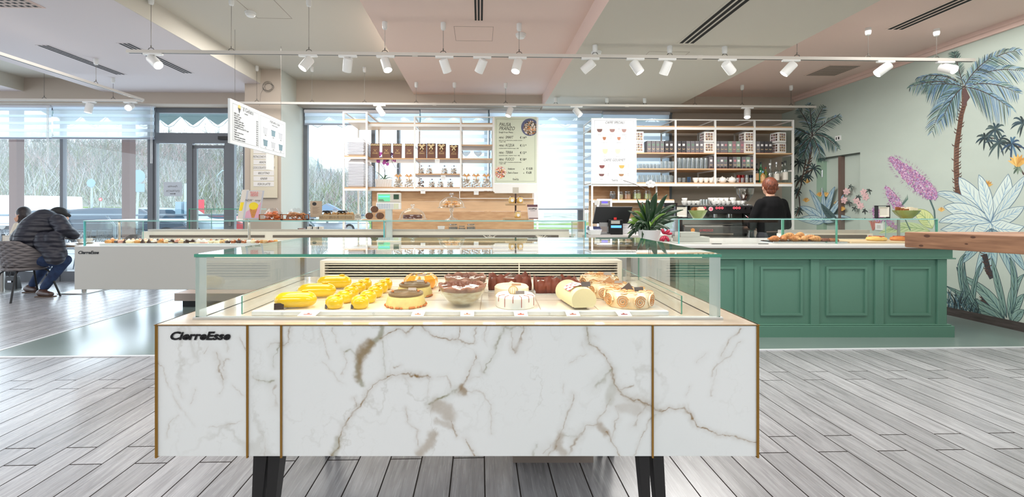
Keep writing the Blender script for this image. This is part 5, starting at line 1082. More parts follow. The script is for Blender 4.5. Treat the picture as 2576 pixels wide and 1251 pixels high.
def bowlcake(px, pyb, label):
    Y = cy(pyb)+.07; t = thing('tiramisu_bowl', (PX(px, Y), Y, TZ+.001), 0, label, 'dessert bowl', 'glass bowls of layered dessert')
    MB().lathe([(0, 0), (.03, .0), (.06, .016), (.085, .045), (.096, .078), (.0945, .078), (.083, .045), (.058, .018), (.03, .003), (0, .003)], n=40, cap=False).build('glass_bowl', GL, t)
    MB().lathe([(0, .004), (.029, .004), (.056, .018), (.080, .045), (.088, .062), (.0, .062)], n=36, wob=lambda a, j: 1+.012*math.sin(a*6+j*2)).build('cream_filling', CRE, t)
    k = MB(); rnd = random.Random(px+1)
    for i in range(34):
        a = rnd.uniform(0, 2*PI); r_ = rnd.uniform(.01, .08); x, y = r_*math.cos(a), r_*math.sin(a); w1 = rnd.uniform(.015, .03); q = rnd.uniform(-.5, .5)
        rows = [[(x+(u-.5)*2*w1, y+v*.012+.004*math.sin(u*9+i), .06+v*.018*math.sin(a)+.006*math.sin(u*6+i)+.006+v*.008) for u in np.linspace(0, 1, 6)] for v in (-.6, .6)]
        k.surf(rows); 
    k.build('chocolate_sheets', SHV, t, solid=.001)['kind'] = 'stuff'
    k = MB(); 
    for i in range(40): a = rnd.uniform(PI, 2*PI); r_ = rnd.uniform(.03, .085); k.tube([(r_*math.cos(a)-.008, r_*math.sin(a), .073+rnd.uniform(0, .008)), (r_*math.cos(a)+.01, r_*math.sin(a)+.002, .076+rnd.uniform(0, .004))], .0022, 4)
    k.build('sugar_curls', PWD, t)['kind'] = 'stuff'
    k = MB(); k.surf([[((.088+.006*v)*math.cos(a)*(1+.05*v*math.sin(a*13)), (.088+.006*v)*math.sin(a)*(1+.05*v*math.sin(a*13)), .062+.02*v+.004*v*math.sin(a*9+px)) for a in np.linspace(0, 2*PI, 73)] for v in (0, .5, 1)]); k.build('chocolate_rim', mat('rim_choc', (160, 112, 92), .4), t, solid=.0015)
bowlcake(1163, 778, 'glass bowl of layered cream dessert with chocolate shavings at the front'); bowlcake(1171, 748, 'glass bowl of layered cream dessert with chocolate shavings behind the front bowl')
def roundcake(px, pyb, r, h, m, label, extra=None):
    Y = cy(pyb)+r; t = thing('round_cream_cake', (PX(px, Y), Y, TZ+.001), 0, label, 'cake'); MB().lathe([(r-.002, 0), (r, .003), (r, h-.007), (r-.007, h), (0, h)], n=44).build('cake_body', m, t); return t, Y
WCR = mat('white_cream', (242, 240, 232), .45); ICR = mat('ivory_cream', (250, 232, 202), .4); DRB = mat('red_drip', (170, 74, 54), .4); GSW = mat('gold_swirl', (190, 150, 84), .4)
t, Y = roundcake(1296, 781, .078, .047, WCR, 'low white cream cake with a swirled ball at the front of the case')
k = MB()
for i in range(6):
    a = -PI/2+(-1.0+i*.42); k.tube([(.05*math.cos(a), .05*math.sin(a), .048), (.077*math.cos(a), .077*math.sin(a), .047), (.079*math.cos(a), .079*math.sin(a), .035), (.079*math.cos(a), .079*math.sin(a), .008 if i % 2 else .025)], .0012, 4)
k.build('red_drip', DRB, t); k = MB(); k.ell((-.008, 0, .06), (.018, .018, .017), 16, 10); k.build('cream_ball', ICR, t); k = MB()
for j in range(7): k.tube([(-.008+(.0185*math.cos(q))*math.cos(j*.45), (.0185*math.cos(q))*math.sin(j*.45), .06+.0175*math.sin(q)) for q in np.linspace(0, 2*PI, 17)[:-1]], .0009, 4, closed=True)
k.build('gold_swirl', GSW, t); MB().box(-.017, .017, -.001, .001, 0, .012).build('name_tag', mat('grey_tag', (120, 108, 104), .4), t, loc=(.018, -.024, .05), rot=(-.35, 0, 0))
t, Y = roundcake(1287, 757, .074, .052, ICR, 'ivory cream cake behind the low white one'); MB().box(-.02, .02, -.001, .001, 0, .008).build('name_tag', mat('tan_tag', (196, 150, 112), .4), t, loc=(.02, -.01, .053), rot=(-.9, 0, 0)); MB().add([(-.03, 0, .053), (.0, .02, .066), (.03, .0, .053)], [(0, 1, 2)]).build('chocolate_leaf', ICR, t)
REDC = mat('red_brown_sheet', (138, 64, 40), .5, noise=(26, .3))
def ruffle(px, pyb, w_, label):
    Y = cy(pyb)+.05; t = thing('chocolate_sheet_cake', (PX(px, Y), Y, TZ+.001), 0, label, 'cake', 'square cakes wrapped in chocolate sheets'); d = .05
    MB().box(-w_/2+.006, w_/2-.006, -d+.006, d-.006, 0, .048).build('cream_block', WCR, t); MB().box(-w_/2-.01, w_/2+.01, -d-.01, d+.01, 0, .003).build('cake_board', WPL, t); rnd = random.Random(px); k = MB()
    per = [((-w_/2, -d), (w_/2, -d)), ((w_/2, -d), (w_/2, d)), ((w_/2, d), (-w_/2, d)), ((-w_/2, d), (-w_/2, -d))]
    for (a, b) in per:
        n = 5
        for i in range(n):
            u0, u1 = i/n-.04, (i+1)/n+.04; h1, h2, h3 = rnd.uniform(.048, .07), rnd.uniform(.06, .08), rnd.uniform(.048, .066); o1 = rnd.uniform(-.004, .006)
            def pp(u, z, o_=0): 
                x = a[0]+(b[0]-a[0])*u; y = a[1]+(b[1]-a[1])*u; L_ = math.hypot(x, y) or 1; return (x*(1+o_/L_*1), y*(1+o_/L_), z)
            um = (u0+u1)/2; k.surf([[pp(u0, .002), pp(um, .002, o1), pp(u1, .002)], [pp(u0, .03, .003), pp(um, .03, o1+.004), pp(u1, .03, .002)], [pp(u0, h1, o1), pp(um, h2, o1+.006), pp(u1, h3, o1)]])
    k.build('chocolate_sheets', REDC, t, solid=.0012); MB().box(-.018, .018, -.001, .001, 0, .014).build('name_tag', mat('brown_tag', (112, 86, 72), .4), t, loc=(.012, .01, .058), rot=(-.4, 0, 0))
    k = MB().tube([(-.02, -.01, .056), (.01, .015, .07)], .0016, 5).tube([(-.02, .02, .056), (.012, -.012, .066)], .0016, 5); k.build('chocolate_stick', GTG, t)
ruffle(1282, 733, .185, 'square cake wrapped in red-brown chocolate sheets, left of two at the back'); ruffle(1397, 741, .175, 'square cake wrapped in red-brown chocolate sheets, right of two at the back')
# ribbed roll
Y = cy(778)+.11; t = thing('ribbed_roll_cake', (PX(1431, 1.9), Y-.02, TZ+.001), .16, 'ribbed cream roll cake with a red and white chocolate band', 'cake'); rows = []
for j in range(34):
    y = -.11+j*.2/33; rr = .051*(1+.05*math.cos(j*PI*.5))*(1 if 0 < j < 33 else .93); rows.append([(rr*.98*math.cos(a), y, max(0, .038+rr*.86*math.sin(a))) for a in np.linspace(-.75, PI+.75, 24)])
mb = MB(); mb.surf(rows); mb.add(rows[0], [tuple(range(24))]); mb.add(rows[-1], [tuple(range(24))[::-1]]); mb.build('roll_body', mat('roll_cream', (236, 222, 176), .35, coat=.3), t)
mb = MB(); n = 0; arc = [(.054*math.cos(a), .040+.048*math.sin(a)) for a in np.linspace(.75, PI-.55, 9)]
for i in range(8):
    for j in range(4):
        y0_ = -.075+j*.018; mb.mi = (i+j) % 2; mb.add([(arc[i][0], y0_, arc[i][1]), (arc[i+1][0], y0_, arc[i+1][1]), (arc[i+1][0], y0_+.018, arc[i+1][1])], [(0, 1, 2)]); mb.mi = 0; mb.add([(arc[i][0], y0_, arc[i][1]), (arc[i+1][0], y0_+.018, arc[i+1][1]), (arc[i][0], y0_+.018, arc[i][1])], [(0, 1, 2)])
mb.build('patterned_band', [WCR, mat('raspberry', (180, 34, 54), .4)], t); MB().box(-.018, .018, -.001, .001, 0, .018).build('chocolate_tag', CHT, t, loc=(.012, -.098, .086), rot=(-.35, 0, 0)); MB().surf([[(.02, .0, .088), (.045, .0, .074)], [(.02, .06, .095), (.06, .05, .07)]]).build('chocolate_shard', REDC, t, solid=.002)
MER = mat('toasted_meringue', (252, 244, 226), .5, noise=(16, .2), col2=(240, 204, 146)); TST = mat('toasted_edge', (196, 124, 48), .5)
def meringue(px, pyb, r, h, label, tri, rose):
    Y = cy(pyb)+r; t = thing('meringue_cake', (PX(px, Y), Y, TZ+.001), 0, label, 'cake', 'toasted meringue cakes')
    MB().lathe([(r*.96, 0), (r, h*.3), (r*.98, h*.8), (r*.85, h), (0, h)], n=40, wob=lambda a, j: 1+.03*math.sin(a*11+j)).build('meringue_body', MER, t)
    k = MB(); k2 = MB(); nr = 9
    for i in range(nr):
        a = 2*PI*i/nr-PI/2+.17; c_ = Vector((r*1.0*math.cos(a), r*1.0*math.sin(a), h*.5)); ux = Vector((-math.sin(a), math.cos(a), 0)); rr = h*.44
        for (q0, mbk, rad, off) in ((0, k, .0042, 0), (.35, k2, .0016, .0038)):
            pts = [tuple(c_+Vector((math.cos(a), math.sin(a), 0))*(.003+off)+ux*(rr*(1-s_/30)*math.cos(s_*.62+q0))+Vector((0, 0, rr*(1-s_/30)*math.sin(s_*.62+q0)))) for s_ in range(28)]
            mbk.tube(pts, rad, 5)
    rnd = random.Random(px)
    for i in range(26):
        a = rnd.uniform(0, 6.3); d = rnd.uniform(.2, .95)*r; pts = [(d*math.cos(a)+.012*math.cos(q+a), d*math.sin(a)+.012*math.sin(q+a), h+.002+.002*q/3) for q in np.linspace(0, 4, 8)]; k.tube(pts, .004, 5); k2.tube([(p[0], p[1], p[2]+.0034) for p in pts], .0015, 4)
    k.build('piped_rose', MER, t); k2.build('browned_line', TST, t)
    if tri: MB().prismy([(-.034, 0), (.028, 0), (.008, .034)], -.001, .001).build('chocolate_triangle', mat('choc_plain' if tri == 1 else 'choc_milk', (80, 58, 48) if tri == 1 else (196, 138, 78), .35), t, loc=(-.008, -.01, h), rot=(-.25, 0, -.1))
    MB().box(-.018, .018, -.001, .001, 0, .017).build('name_tag', CHT if tri == 1 else GTG, t, loc=(.036, -.018, h), rot=(-.25, 0, .1))
meringue(1581, 780, .088, .056, 'round toasted meringue cake with piped roses and a dark chocolate triangle, front right', 1, 1); meringue(1533, 756, .082, .054, 'round toasted meringue cake with a milk chocolate triangle, middle of three', 2, 1); meringue(1507, 741, .078, .072, 'tall toasted meringue cake, rearmost of three', 0, 1)
# price cards
PCD = mat('card_white', (246, 246, 248), .5); CIN = mat('card_line', (150, 150, 156), .6)
CARDS = [(768, .066, .5, 'large blank-topped price card with a pink loaf drawing', (206, 130, 124), ''), (1045, .046, .2, 'price card with a tart drawing below the cheesecake', (200, 130, 80), ''), (1176, .050, 0, 'price card below the front glass bowl', (226, 160, 130), 'COPPA DEL CHEF'), (1313, .050, -.12, 'price card with a red layer drawing below the white cake', (196, 84, 56), 'VANIGLIA'), (1443, .050, -.16, 'price card with a brown bar drawing below the ribbed roll', (178, 110, 96), 'TRONCHETTO AI FRUTTI DI BOSCO'), (1572, .050, -.3, 'price card with a berry drawing below the front meringue cake', (150, 70, 80), 'MERINGATA')]
for i, (px, w_, lean, lb, c_, tx) in enumerate(CARDS):
    Y = 1.64; t = thing('price_card', (PX(px+(6 if lean > 0 else -2 if lean else 0), Y), 1.606, ZD+.0012), 0, lb, 'price card', 'price cards leaning on the tray'); h = .040
    sk = lean*.02
    def tp(u, v): return (u*w_+sk*v*1.6, v*.034, v*.019)
    def quad(u0, v0, u1, v1, o_, nm, m): 
        mb = MB(); mb.add([(p[0], p[1]-o_*.3, p[2]+o_) for p in (tp(u0, v0), tp(u1, v0), tp(u1, v1), tp(u0, v1))], [(0, 1, 2, 3)]); return mb.build(nm, m, t, solid=.0004 if nm == 'card' else 0)
    quad(-.5, 0, .5, 1, 0, 'card', PCD); quad(-.24, .42, .24, .54, .0007, 'cake_drawing', mat(f'drawing_tint_{"abcdef"[i]}', c_, .6)); quad(-.08, .54, .06, .66, .0007, 'fruit_drawing', mat('fruit_tint', (160, 84, 70), .6))
    mb = MB()
    for (u0, v0, u1, v1) in ((-.38, .2, .3, .215), (-.42, .6, -.3, .615), (.28, .7, .42, .715), (.3, .5, .42, .515)): mb.add([(p[0], p[1]-.0002, p[2]+.0007) for p in (tp(u0, v0), tp(u1, v0), tp(u1, v1), tp(u0, v1))], [(0, 1, 2, 3)])
    mb.build('fine_print', CIN, t)
    if tx: text(tx, .0042, CIN, t, tuple(Vector(tp(0, .80))+Vector((0, -.0004, .0008))), (.6, 0, 0), align='CENTER', ex=0.00005)
t = thing('metal_pass_card', (PX(1680, 1.625), 1.622, ZD+.001), 0, 'dark framed card lying flat at the right end of the tray', 'card'); MB().box(-.03, .03, -.012, .012, 0, .0015).build('card', PCD, t); MB().box(-.026, .0, -.008, .006, .0015, .002).box(.008, .03, -.01, .01, .0015, .002).build('dark_print', mat('navy_print', (40, 52, 84), .4), t)
# ================================================================ SHELF UNITS
YF, YR_ = 7.5, 8.12; SHW = mat('shelf_white_metal', (246, 244, 240), .4); SOK = mat('shelf_oak', (214, 174, 132), .5, noise=(3, .1), stretch=(1, 8, 8))
zf = lambda py: rz(1300, py, YF)
def unit(label, posts, loc_px, shelves, top, bottom, yf, leg_to, tower=None):
    x0 = rx(loc_px, yf); t = thing('shelf_unit', R(x0, yf, 0), TH, label, 'shelf'); dp = YR_-yf
    X_ = lambda p: rx(p, yf)-x0
    for p in posts:
        xp = X_(p); MB().box(xp-.014, xp+.014, 0, .028, leg_to(p), top).build('post', SHW, t); MB().box(xp-.012, xp+.012, dp-.02, dp, leg_to(p), top).build('post', SHW, t)
        mb = MB(); mb.box(xp-.01, xp+.01, .02, dp, top-.02, top)
        for z in sorted(set(z for (_, _, z, *_r) in shelves)): mb.box(xp-.009, xp+.009, .02, dp, z-.045, z-.02)
        mb.build('side_bracket', SHW, t)
    for a, b in zip(posts[:-1], posts[1:]): MB().box(X_(a), X_(b), .004, .02, top-.018, top).build('top_rail', SHW, t)
    for (a, b, z, thick) in shelves:
        x0_, x1_ = X_(a)+.014, X_(b)-.014; MB().box(x0_, x1_, .006, dp-.01, z-.022, z).build('shelf_board', SOK, t)
        if thick: MB().box(x0_, x1_, 0, .02, z-.065, z-.022).build('shelf_rail', SHW, t)
    return t
Z1, Z2, Z2b, Z3, Z0a, Z3b = 2.776, 2.175, 1.915, 1.685, 2.885, 2.41
unit('white and oak shelf unit with chocolate bags and confectionery in front of the window', [1043, 1159, 1241], 1043,
     [(923, 1043, Z1, 1), (1043, 1159, Z1, 1), (1159, 1241, Z1, 1), (923, 1043, Z2, 0), (1043, 1159, Z2, 0), (1159, 1241, Z2, 0), (1043, 1159, Z2b, 0), (1159, 1241, Z3b, 0), (923, 1043, Z3, 1), (1043, 1159, Z3, 1), (1159, 1241, Z3, 1)], Z0a, Z3, YF, lambda p: Z3-.065)
# tower
YTW = 7.22; x0 = rx(893, YTW); t = thing('shelf_tower', R(x0, YTW, 0), TH, 'narrow deep shelf tower stacked with white takeaway tubs, left end of the shelves', 'shelf'); dp = YR_-YTW; hw = (rx(922, YTW)-rx(864, YTW))/2
for sx in (-1, 1):
    for (ya, yb) in ((0, .028), (dp-.025, dp)): MB().box(sx*hw-.014, sx*hw+.014, ya, yb, .92 if sx < 0 or ya > .1 else .92, 2.895).build('post', SHW, t)
    MB().box(sx*hw-.012, sx*hw+.012, .02, dp, 2.875, 2.895).build('top_rail', SHW, t)
MB().box(-hw, hw, 0, .02, 2.875, 2.895).build('top_rail', SHW, t)
TZS = (2.775, 2.182, 1.668)
for z in TZS: MB().box(-hw+.014, hw-.014, .01, dp-.01, z-.022, z).build('shelf_board', SOK, t); MB().box(-hw+.014, hw-.014, 0, .02, z-.055, z-.022).build('shelf_rail', SHW, t)
MB().box(-hw, hw, .2, dp, .88, .92).build('base_board', ENA, t)
unit('white and oak shelf unit with tea boxes, glasses and bottles on the right', [1490, 1598, 1700, 1800, 1899, 1996], 1490,
     [(1490, 1598, 2.745, 1)]+[(a, b, 2.745, 1) for a, b in ((1598, 1700), (1700, 1800), (1800, 1899), (1899, 1996))]+[(a, b, 2.285, 0) for a, b in ((1598, 1700), (1700, 1800), (1800, 1899), (1899, 1996))]+
     [(a, b, 2.012, 0) for a, b in ((1598, 1700), (1700, 1800), (1800, 1899))]+[(a, b, 1.77, 1) for a, b in ((1490, 1598), (1598, 1700), (1700, 1800), (1800, 1899), (1899, 1996))], 2.86, 1.77, YF, lambda p: .0 if p in (1490, 1996) else 1.705)
# menu boards on the shelves
def board(px0, px1, py0, py1, yr, m, name, label, cat):
    x0, x1 = rx(px0, yr), rx(px1, yr); z1, z0 = rz((px0+px1)/2, py0, yr), rz((px0+px1)/2, py1, yr); t = thing(name, R((x0+x1)/2, yr, z0), TH, label, cat); w_ = (x1-x0)/2; h_ = z1-z0
    MB().box(-w_, w_, 0, .02, 0, h_).build('panel', m, t)
    return t, w_, h_
def frame_lines(t, w_, h_, m, a=.03, l=.004): 
    MB().box(-w_+a, w_-a, -.0012, 0, a, a+l).box(-w_+a, w_-a, -.0012, 0, h_-a-l, h_-a).box(-w_+a, -w_+a+l, -.0012, 0, a, h_-a).box(w_-a-l, w_-a, -.0012, 0, a, h_-a).build('border_line', m, t)
LM, w_, h_ = board(1244, 1350, 295, 461, YF-.02, mat('board_sage', (216, 222, 200), .5), 'lunch_menu_board', 'pale green PAUSA PRANZO lunch menu board on the left shelf unit', 'menu board')
MB().box(w_-.0, w_+.03, -.002, .03, -.9, h_+.0).build('board_post', SHW, LM); MB().box(-w_-.02, -w_, -.002, .03, -.15, h_).build('board_post', SHW, LM); MB().box(-w_, w_, -.004, .02, h_, h_+.012).build('board_rail', SHW, LM)
frame_lines(LM, w_, h_, mat('sage_line', (150, 160, 140), .6)); MB().box(-w_, w_, 0, .012, -.17, -.012).build('blank_panel', WHT, LM)
u = h_/166.0                                            # one photo pixel on this board
def lt(s, x, y, sz, **k): return text(s, sz*u, INK, LM, ((x-1297)*u, -.0015, h_-(y-295)*u), squeeze=k.pop('sq', .62), **k)
lt('PAUSA\nPRANZO', 1255, 318, 13, shear=.3, line=.75, sq=.75, name='heading'); lt('Scegli il tuo Menu', 1255, 335, 5.5, sq=.9)
for i, (a, b, c_, y) in enumerate((('SMART', '14', '90', 349), ('ACQUA', '11', '90', 369), ('TERRA', '12', '90', 387), ('FUOCO', '18', '00', 404))):
    lt('MENU', 1255, y, 7, shear=.3); lt(a, 1271, y, 10, shear=.3); lt('\u20ac '+b, 1308, y, 8, bold=.0008, sq=.8); lt(','+c_, 1321, y-2.5, 4.5)
    lt(('piatto unico con scelta di primo, secondo e contorno\n+ acqua + caff\u00e8', 'un primo a scelta + contorno + acqua + caff\u00e8', 'un secondo a scelta + contorno + acqua + caff\u00e8', 'un primo a scelta + un secondo e contorno a scelta\n+ acqua + caff\u00e8')[i], 1255, y+5.5, 3.6, sq=.75)
lt('Insalatone', 1277, 427, 7, shear=.35); lt('da', 1316, 427, 4.5); lt('\u20ac 10,00', 1324, 427, 8, bold=.0008); lt('Panini e Focacce', 1277, 437, 7, shear=.35, sq=.55); lt('da', 1316, 437, 4.5); lt('\u20ac 6,00', 1324, 437, 8, bold=.0008)
lt('PaneVita', 1297, 453.5, 7, align='CENTER', shear=.2); text('\u25B4', 5*u, mat('logo_orange', (214, 160, 90), .6), LM, (0, -.0015, h_-152*u), align='CENTER')
def disc(t, x, z, r, m, clip=None, y=-.003): 
    pts = [(x+r*math.cos(a), z+r*math.sin(a)) for a in np.linspace(0, 2*PI, 33)[:-1]]
    if clip is not None: pts = [(min(max(p[0], clip[0]), clip[1]), p[1]) for p in pts]
    return MB().prismy(pts, y, 0).build('plate_picture', m, t)
def flecks(t, x, z, r, n, mats, clip, sz, seed, y=-.0045):
    rnd = random.Random(seed); mb = MB()
    for i in range(n):
        a = rnd.uniform(0, 2*PI); d = r*math.sqrt(rnd.random()); cx_, cz_ = x+d*math.cos(a), z+d*math.sin(a); q = rnd.uniform(0, 3); s_ = sz*rnd.uniform(.5, 1.3)
        if cx_ < clip[0]+s_ or cx_ > clip[1]-s_: continue
        mb.mi = rnd.randrange(len(mats)); mb.add([(cx_+s_*math.cos(q+k*PI/2)*(1.6 if k % 2 else .7), y-i*2e-6, cz_+s_*math.sin(q+k*PI/2)*(1.6 if k % 2 else .7)) for k in range(4)], [(0, 1, 2, 3)])
    return mb.build('food_picture', mats, t)
cl = (-w_+.004, w_-.004)
disc(LM, (1333-1297)*u, h_-25*u, 22*u, mat('plate_blue', (92, 96, 128), .5), cl); flecks(LM, (1334-1297)*u, h_-27*u, 16.5*u, 420, [mat('food_orange', (226, 140, 66), .6), mat('food_white', (236, 228, 220), .6), mat('food_brown', (150, 120, 96), .6), mat('food_dark', (56, 60, 48), .6), mat('food_grain', (190, 168, 140), .6)], cl, 1.9*u, 3)
disc(LM, (1258-1297)*u, h_-138*u, 15.5*u, mat('plate_grey', (226, 208, 190), .5), cl); flecks(LM, (1259-1297)*u, h_-140*u, 13*u, 260, [mat('food_bread', (232, 170, 100), .6), mat('food_ham', (200, 90, 90), .6), mat('food_white', (0, 0, 0)), mat('food_dark', (0, 0, 0))], cl, 1.9*u, 5)
CM, w_, h_ = board(1491, 1598, 299, 461, YF-.02, mat('board_cool_white', (228, 230, 234), .3), 'coffee_menu_board', 'white CAFFE SPECIALI coffee menu board on the right shelf unit', 'menu board')
MB().box(-w_-.022, -w_, -.002, .03, 0, h_).box(w_, w_+.022, -.002, .03, 0, h_).box(-w_-.022, w_+.022, -.002, .03, h_, h_+.01).box(-w_-.022, w_+.022, -.002, .03, -.012, 0).build('board_frame', SHW, CM); frame_lines(CM, w_, h_, mat('cool_line', (176, 178, 184), .6)); u = h_/162.0
def ct(s, x, y, sz, m=INK, **k): return text(s, sz*u, m, CM, ((x-1544.5)*u, -.0015, h_-(y-299)*u), align='CENTER', squeeze=k.pop('sq', .7), **k)
ct("CAFFE' SPECIALI", 1546, 311.5, 9, shear=.3, sq=.75); ct("CAFFE' GOURMET", 1545, 406, 9, shear=.3, sq=.75); ct('PaneVita', 1546, 455.5, 6.5, shear=.2)
FIN = mat('pale_ink', (150, 150, 154), .6)
cups_ = [(1508, 328, 7, 8, (110, 74, 70), 'Caff\u00e8 doppio'), (1540, 328, 7, 8, (150, 112, 108), 'Caff\u00e8 marocchino'), (1570, 328, 6, 8, (166, 130, 124), 'Caff\u00e8 shakerato'), (1520, 348, 4.5, 8, (160, 100, 66), 'Espressino freddo'), (1557, 348, 4.5, 8, (176, 116, 86), 'Caff\u00e8 macchiato'), (1522, 380, 7, 12, (240, 216, 160), 'Caff\u00e8 zero'), (1554, 380, 7, 12, (244, 224, 172), 'Caff\u00e8 leccese'),
         (1514, 419, 7, 8, (116, 58, 58), 'Bicerin'), (1564, 419, 7, 8, (186, 156, 78), 'Pistacchio'), (1513, 440, 7, 6, (104, 66, 66), 'Nocciola'), (1563, 440, 6.5, 6, (150, 110, 76), 'Tiramisu')]
for i, (x, y, w2, h2, c_, s_) in enumerate(cups_):
    cx_ = (x-1544.5)*u; cz_ = h_-(y-299)*u; rw, rh = w2*u, h2*u
    pr = [(cx_-rw, cz_+rh*.4), (cx_-rw*.85, cz_-rh*.25), (cx_-rw*.4, cz_-rh*.6), (cx_+rw*.4, cz_-rh*.6), (cx_+rw*.85, cz_-rh*.25), (cx_+rw, cz_+rh*.4)]
    mb = MB(); mb.prismy([(cx_+(p[0]-cx_)*1.18, cz_+(p[1]-cz_)*1.18) for p in pr], -.0012, 0); mb.mi = 1; mb.prismy(pr, -.002, 0); mb.build('cup_picture', [mat('cup_rim_cream', (246, 236, 222), .5), mat(f'coffee_tint_{chr(97+i)}', c_, .6)], CM)
    ct(s_, x, y+12 if h2 < 12 else y+14, 3, FIN); ct('caff\u00e8\nlatte\npanna', x+17, y-3, 2.6, FIN, sq=.8)
# ---------------------------------------------------------------- takeaway tubs in the tower
tb = None; TUB = mat('tub_white', (244, 244, 248), .5)
for lvl, (n, zz, w0, lbl) in enumerate(((8, 2.182, .30, 'on the tower middle shelf'), (14, 1.668, .30, 'on the tower bottom shelf'))):
    for r_, yy in enumerate((.18, .52)):
        for i in range(n):
            if tb is None:
                tb = MB().frus((-.115, .115, -.115, .115), (-.125, .125, -.125, .125), 0, .022).frus((-.148, .148, -.148, .148), (-.148, .148, -.148, .148), .022, .027).build('takeaway_tub', TUB); o = tb
            else: o = clone(tb)
            o.location = R(rx(893, YTW)-.0, YTW+yy-.01, zz+.001+i*.0275); o.rotation_euler.z = TH+(.02 if i % 2 else -.015)
            tag(o, f'white takeaway tub {lbl}, {ORD[i]} from the bottom of the {"front" if r_ == 0 else "rear"} stack', 'tub', 'stacked takeaway tubs')
        o = MB().frus((-.142, .142, -.142, .142), (-.09, .09, -.09, .09), 0, .075).build('tub_lid_stack', TUB); o.location = R(rx(893, YTW), YTW+yy-.01, zz+.003+n*.0275); o.rotation_euler.z = TH; tag(o, f'white tapered lid on top of the {"front" if r_ == 0 else "rear"} tub stack {lbl}', 'lid')
# ---------------------------------------------------------------- chocolate bags
BAG = mat('bag_brown', (112, 72, 56), .55); GLT = mat('bag_gold_print', (232, 200, 150), .4, .2); RBN = mat('cream_ribbon', (236, 216, 172), .45)
def sbox(px, w_, h, z, yoff, name): pass
def bag(bow):
    t = thing('chocolate_bag', (0, 0, 0), 0, '', 'gift bag', 'brown confectionery bags'); mb = MB(); mb.frus((-.075, .075, -.045, .045), (-.08, .08, -.012, .012), 0, .255); mb.mi = 0; mb.build('paper_bag', BAG, t)
    k = MB(Matrix.Translation((0, -.045, 0)) @ Matrix.Rotation(-.12, 4, 'X'))
    k.tube([(.045*math.cos(a), 0, .075+.045*math.sin(a)) for a in np.linspace(0, PI, 12)], .0022, 4); k.tube([(-.045, 0, .075), (.045, 0, .075)], .0022, 4)
    for s in (-1, 1): k.tube([(0, 0, .12), (s*.03, 0, .155), (s*.012, 0, .158), (0, 0, .12)], .0022, 4)
    k.build('printed_emblem', GLT, t); o = text('Dolcetta', .026, GLT, t, (-.035, -.0445, .08), (1.45, 0, 0), name='printed_word', squeeze=.8)
    r_ = MB()
    if bow:
        for s in (-1, 1): r_.tube([(0, -.03, .205), (s*.045, -.04, .25), (s*.06, -.04, .225), (s*.01, -.035, .2)], [.009, .012, .012, .007], 6); r_.tube([(0, -.032, .2), (s*.03, -.048, .15)], [.008, .012], 6)
        r_.ell((0, -.035, .205), (.014, .012, .014), 8, 6); r_.build('ribbon_bow', RBN, t)
    else:
        for i in range(7): x = -.065+i*.0217; r_.tube([(x-.012, -.024, .215), (x, -.026, .235+.01*(i % 2)), (x+.014, -.022, .222)], .008, 6)
        r_.build('ribbon_ruffle', RBN, t)
    return t
b0 = bag(False); b1 = bag(True)
for i, px in enumerate((944, 973, 1000, 1030)):
    o = b0 if i == 0 else clone(b0); o.location = R(rx(px, YF+.1), YF+.1, Z2+.002); o.rotation_euler.z = TH+(.1, -.05, .12, 0)[i]; o.scale = (.94, 1, 1.0); o['label'] = f'brown bag with ruffled cream top, {ORD[i]} of four on the left shelf unit'
for i, px in enumerate((1062, 1085, 1111, 1142)):
    o = b1 if i == 0 else clone(b1); o.location = R(rx(px, YF+.1), YF+.1, Z2+.002); o.rotation_euler.z = TH; o.scale = (.94, 1, (1, 1.02, 1, .92)[i]); o['label'] = f'brown bag with cream ribbon bow, {ORD[i]} of four on the left shelf unit'
# clear bags of meringues / confetti
MRG = mat('meringue_bits', (240, 226, 206), .6, noise=(20, .15)); NOUG = mat('dark_pieces', (104, 72, 66), .5); ORB = mat('orange_ribbon', (238, 184, 124), .45)
def clearbag(kind, seed):
    t = thing('sweets_bag', (0, 0, 0), 0, '', 'sweets bag', 'clear bags of sweets'); rnd = random.Random(seed); k = MB()
    for i in range(34 if kind == 0 else 30):
        z = rnd.uniform(.014, .11 if kind == 0 else .12); r_ = .062*(1-z*2.2); k.ell((rnd.uniform(-1, 1)*r_, rnd.uniform(-1, 1)*.04, z), (rnd.uniform(.013, .018), .014, .013), 8, 6)
        k.mi = 1 if (kind == 0 and rnd.random() < .12) or (kind == 2 and rnd.random() < .6) else 0
    k.build('sweets', [MRG, NOUG], t)['kind'] = 'stuff'
    f = MB(); f.lathe([(.07, 0), (.078, .03), (.072, .09), (.03, .15), (.016, .17), (.035, .22)] if kind else [(.066, 0), (.076, .03), (.07, .10), (.05, .14), (.055, .185)], n=14, sy=.65, wob=lambda a, j: 1+.05*math.sin(a*4+j), cap=False); f.build('clear_film', FILM, t)
    if kind == 1:
        r_ = MB()
        for s in (-1, 1): r_.tube([(0, -.012, .165), (s*.035, -.03, .195), (s*.055, -.03, .175), (s*.008, -.02, .16)], [.008, .013, .012, .006], 6)
        r_.tube([(0, -.02, .165), (.012, -.05, .11)], .007, 6); r_.build('ribbon_bow', ORB, t)
    else: MB().cyl((0, -.03, .155), .014, .02, 10).build('clip_tag', NOUG, t)
    return t
cb = [clearbag(0, 1), clearbag(1, 2), clearbag(2, 3)]; used = set()
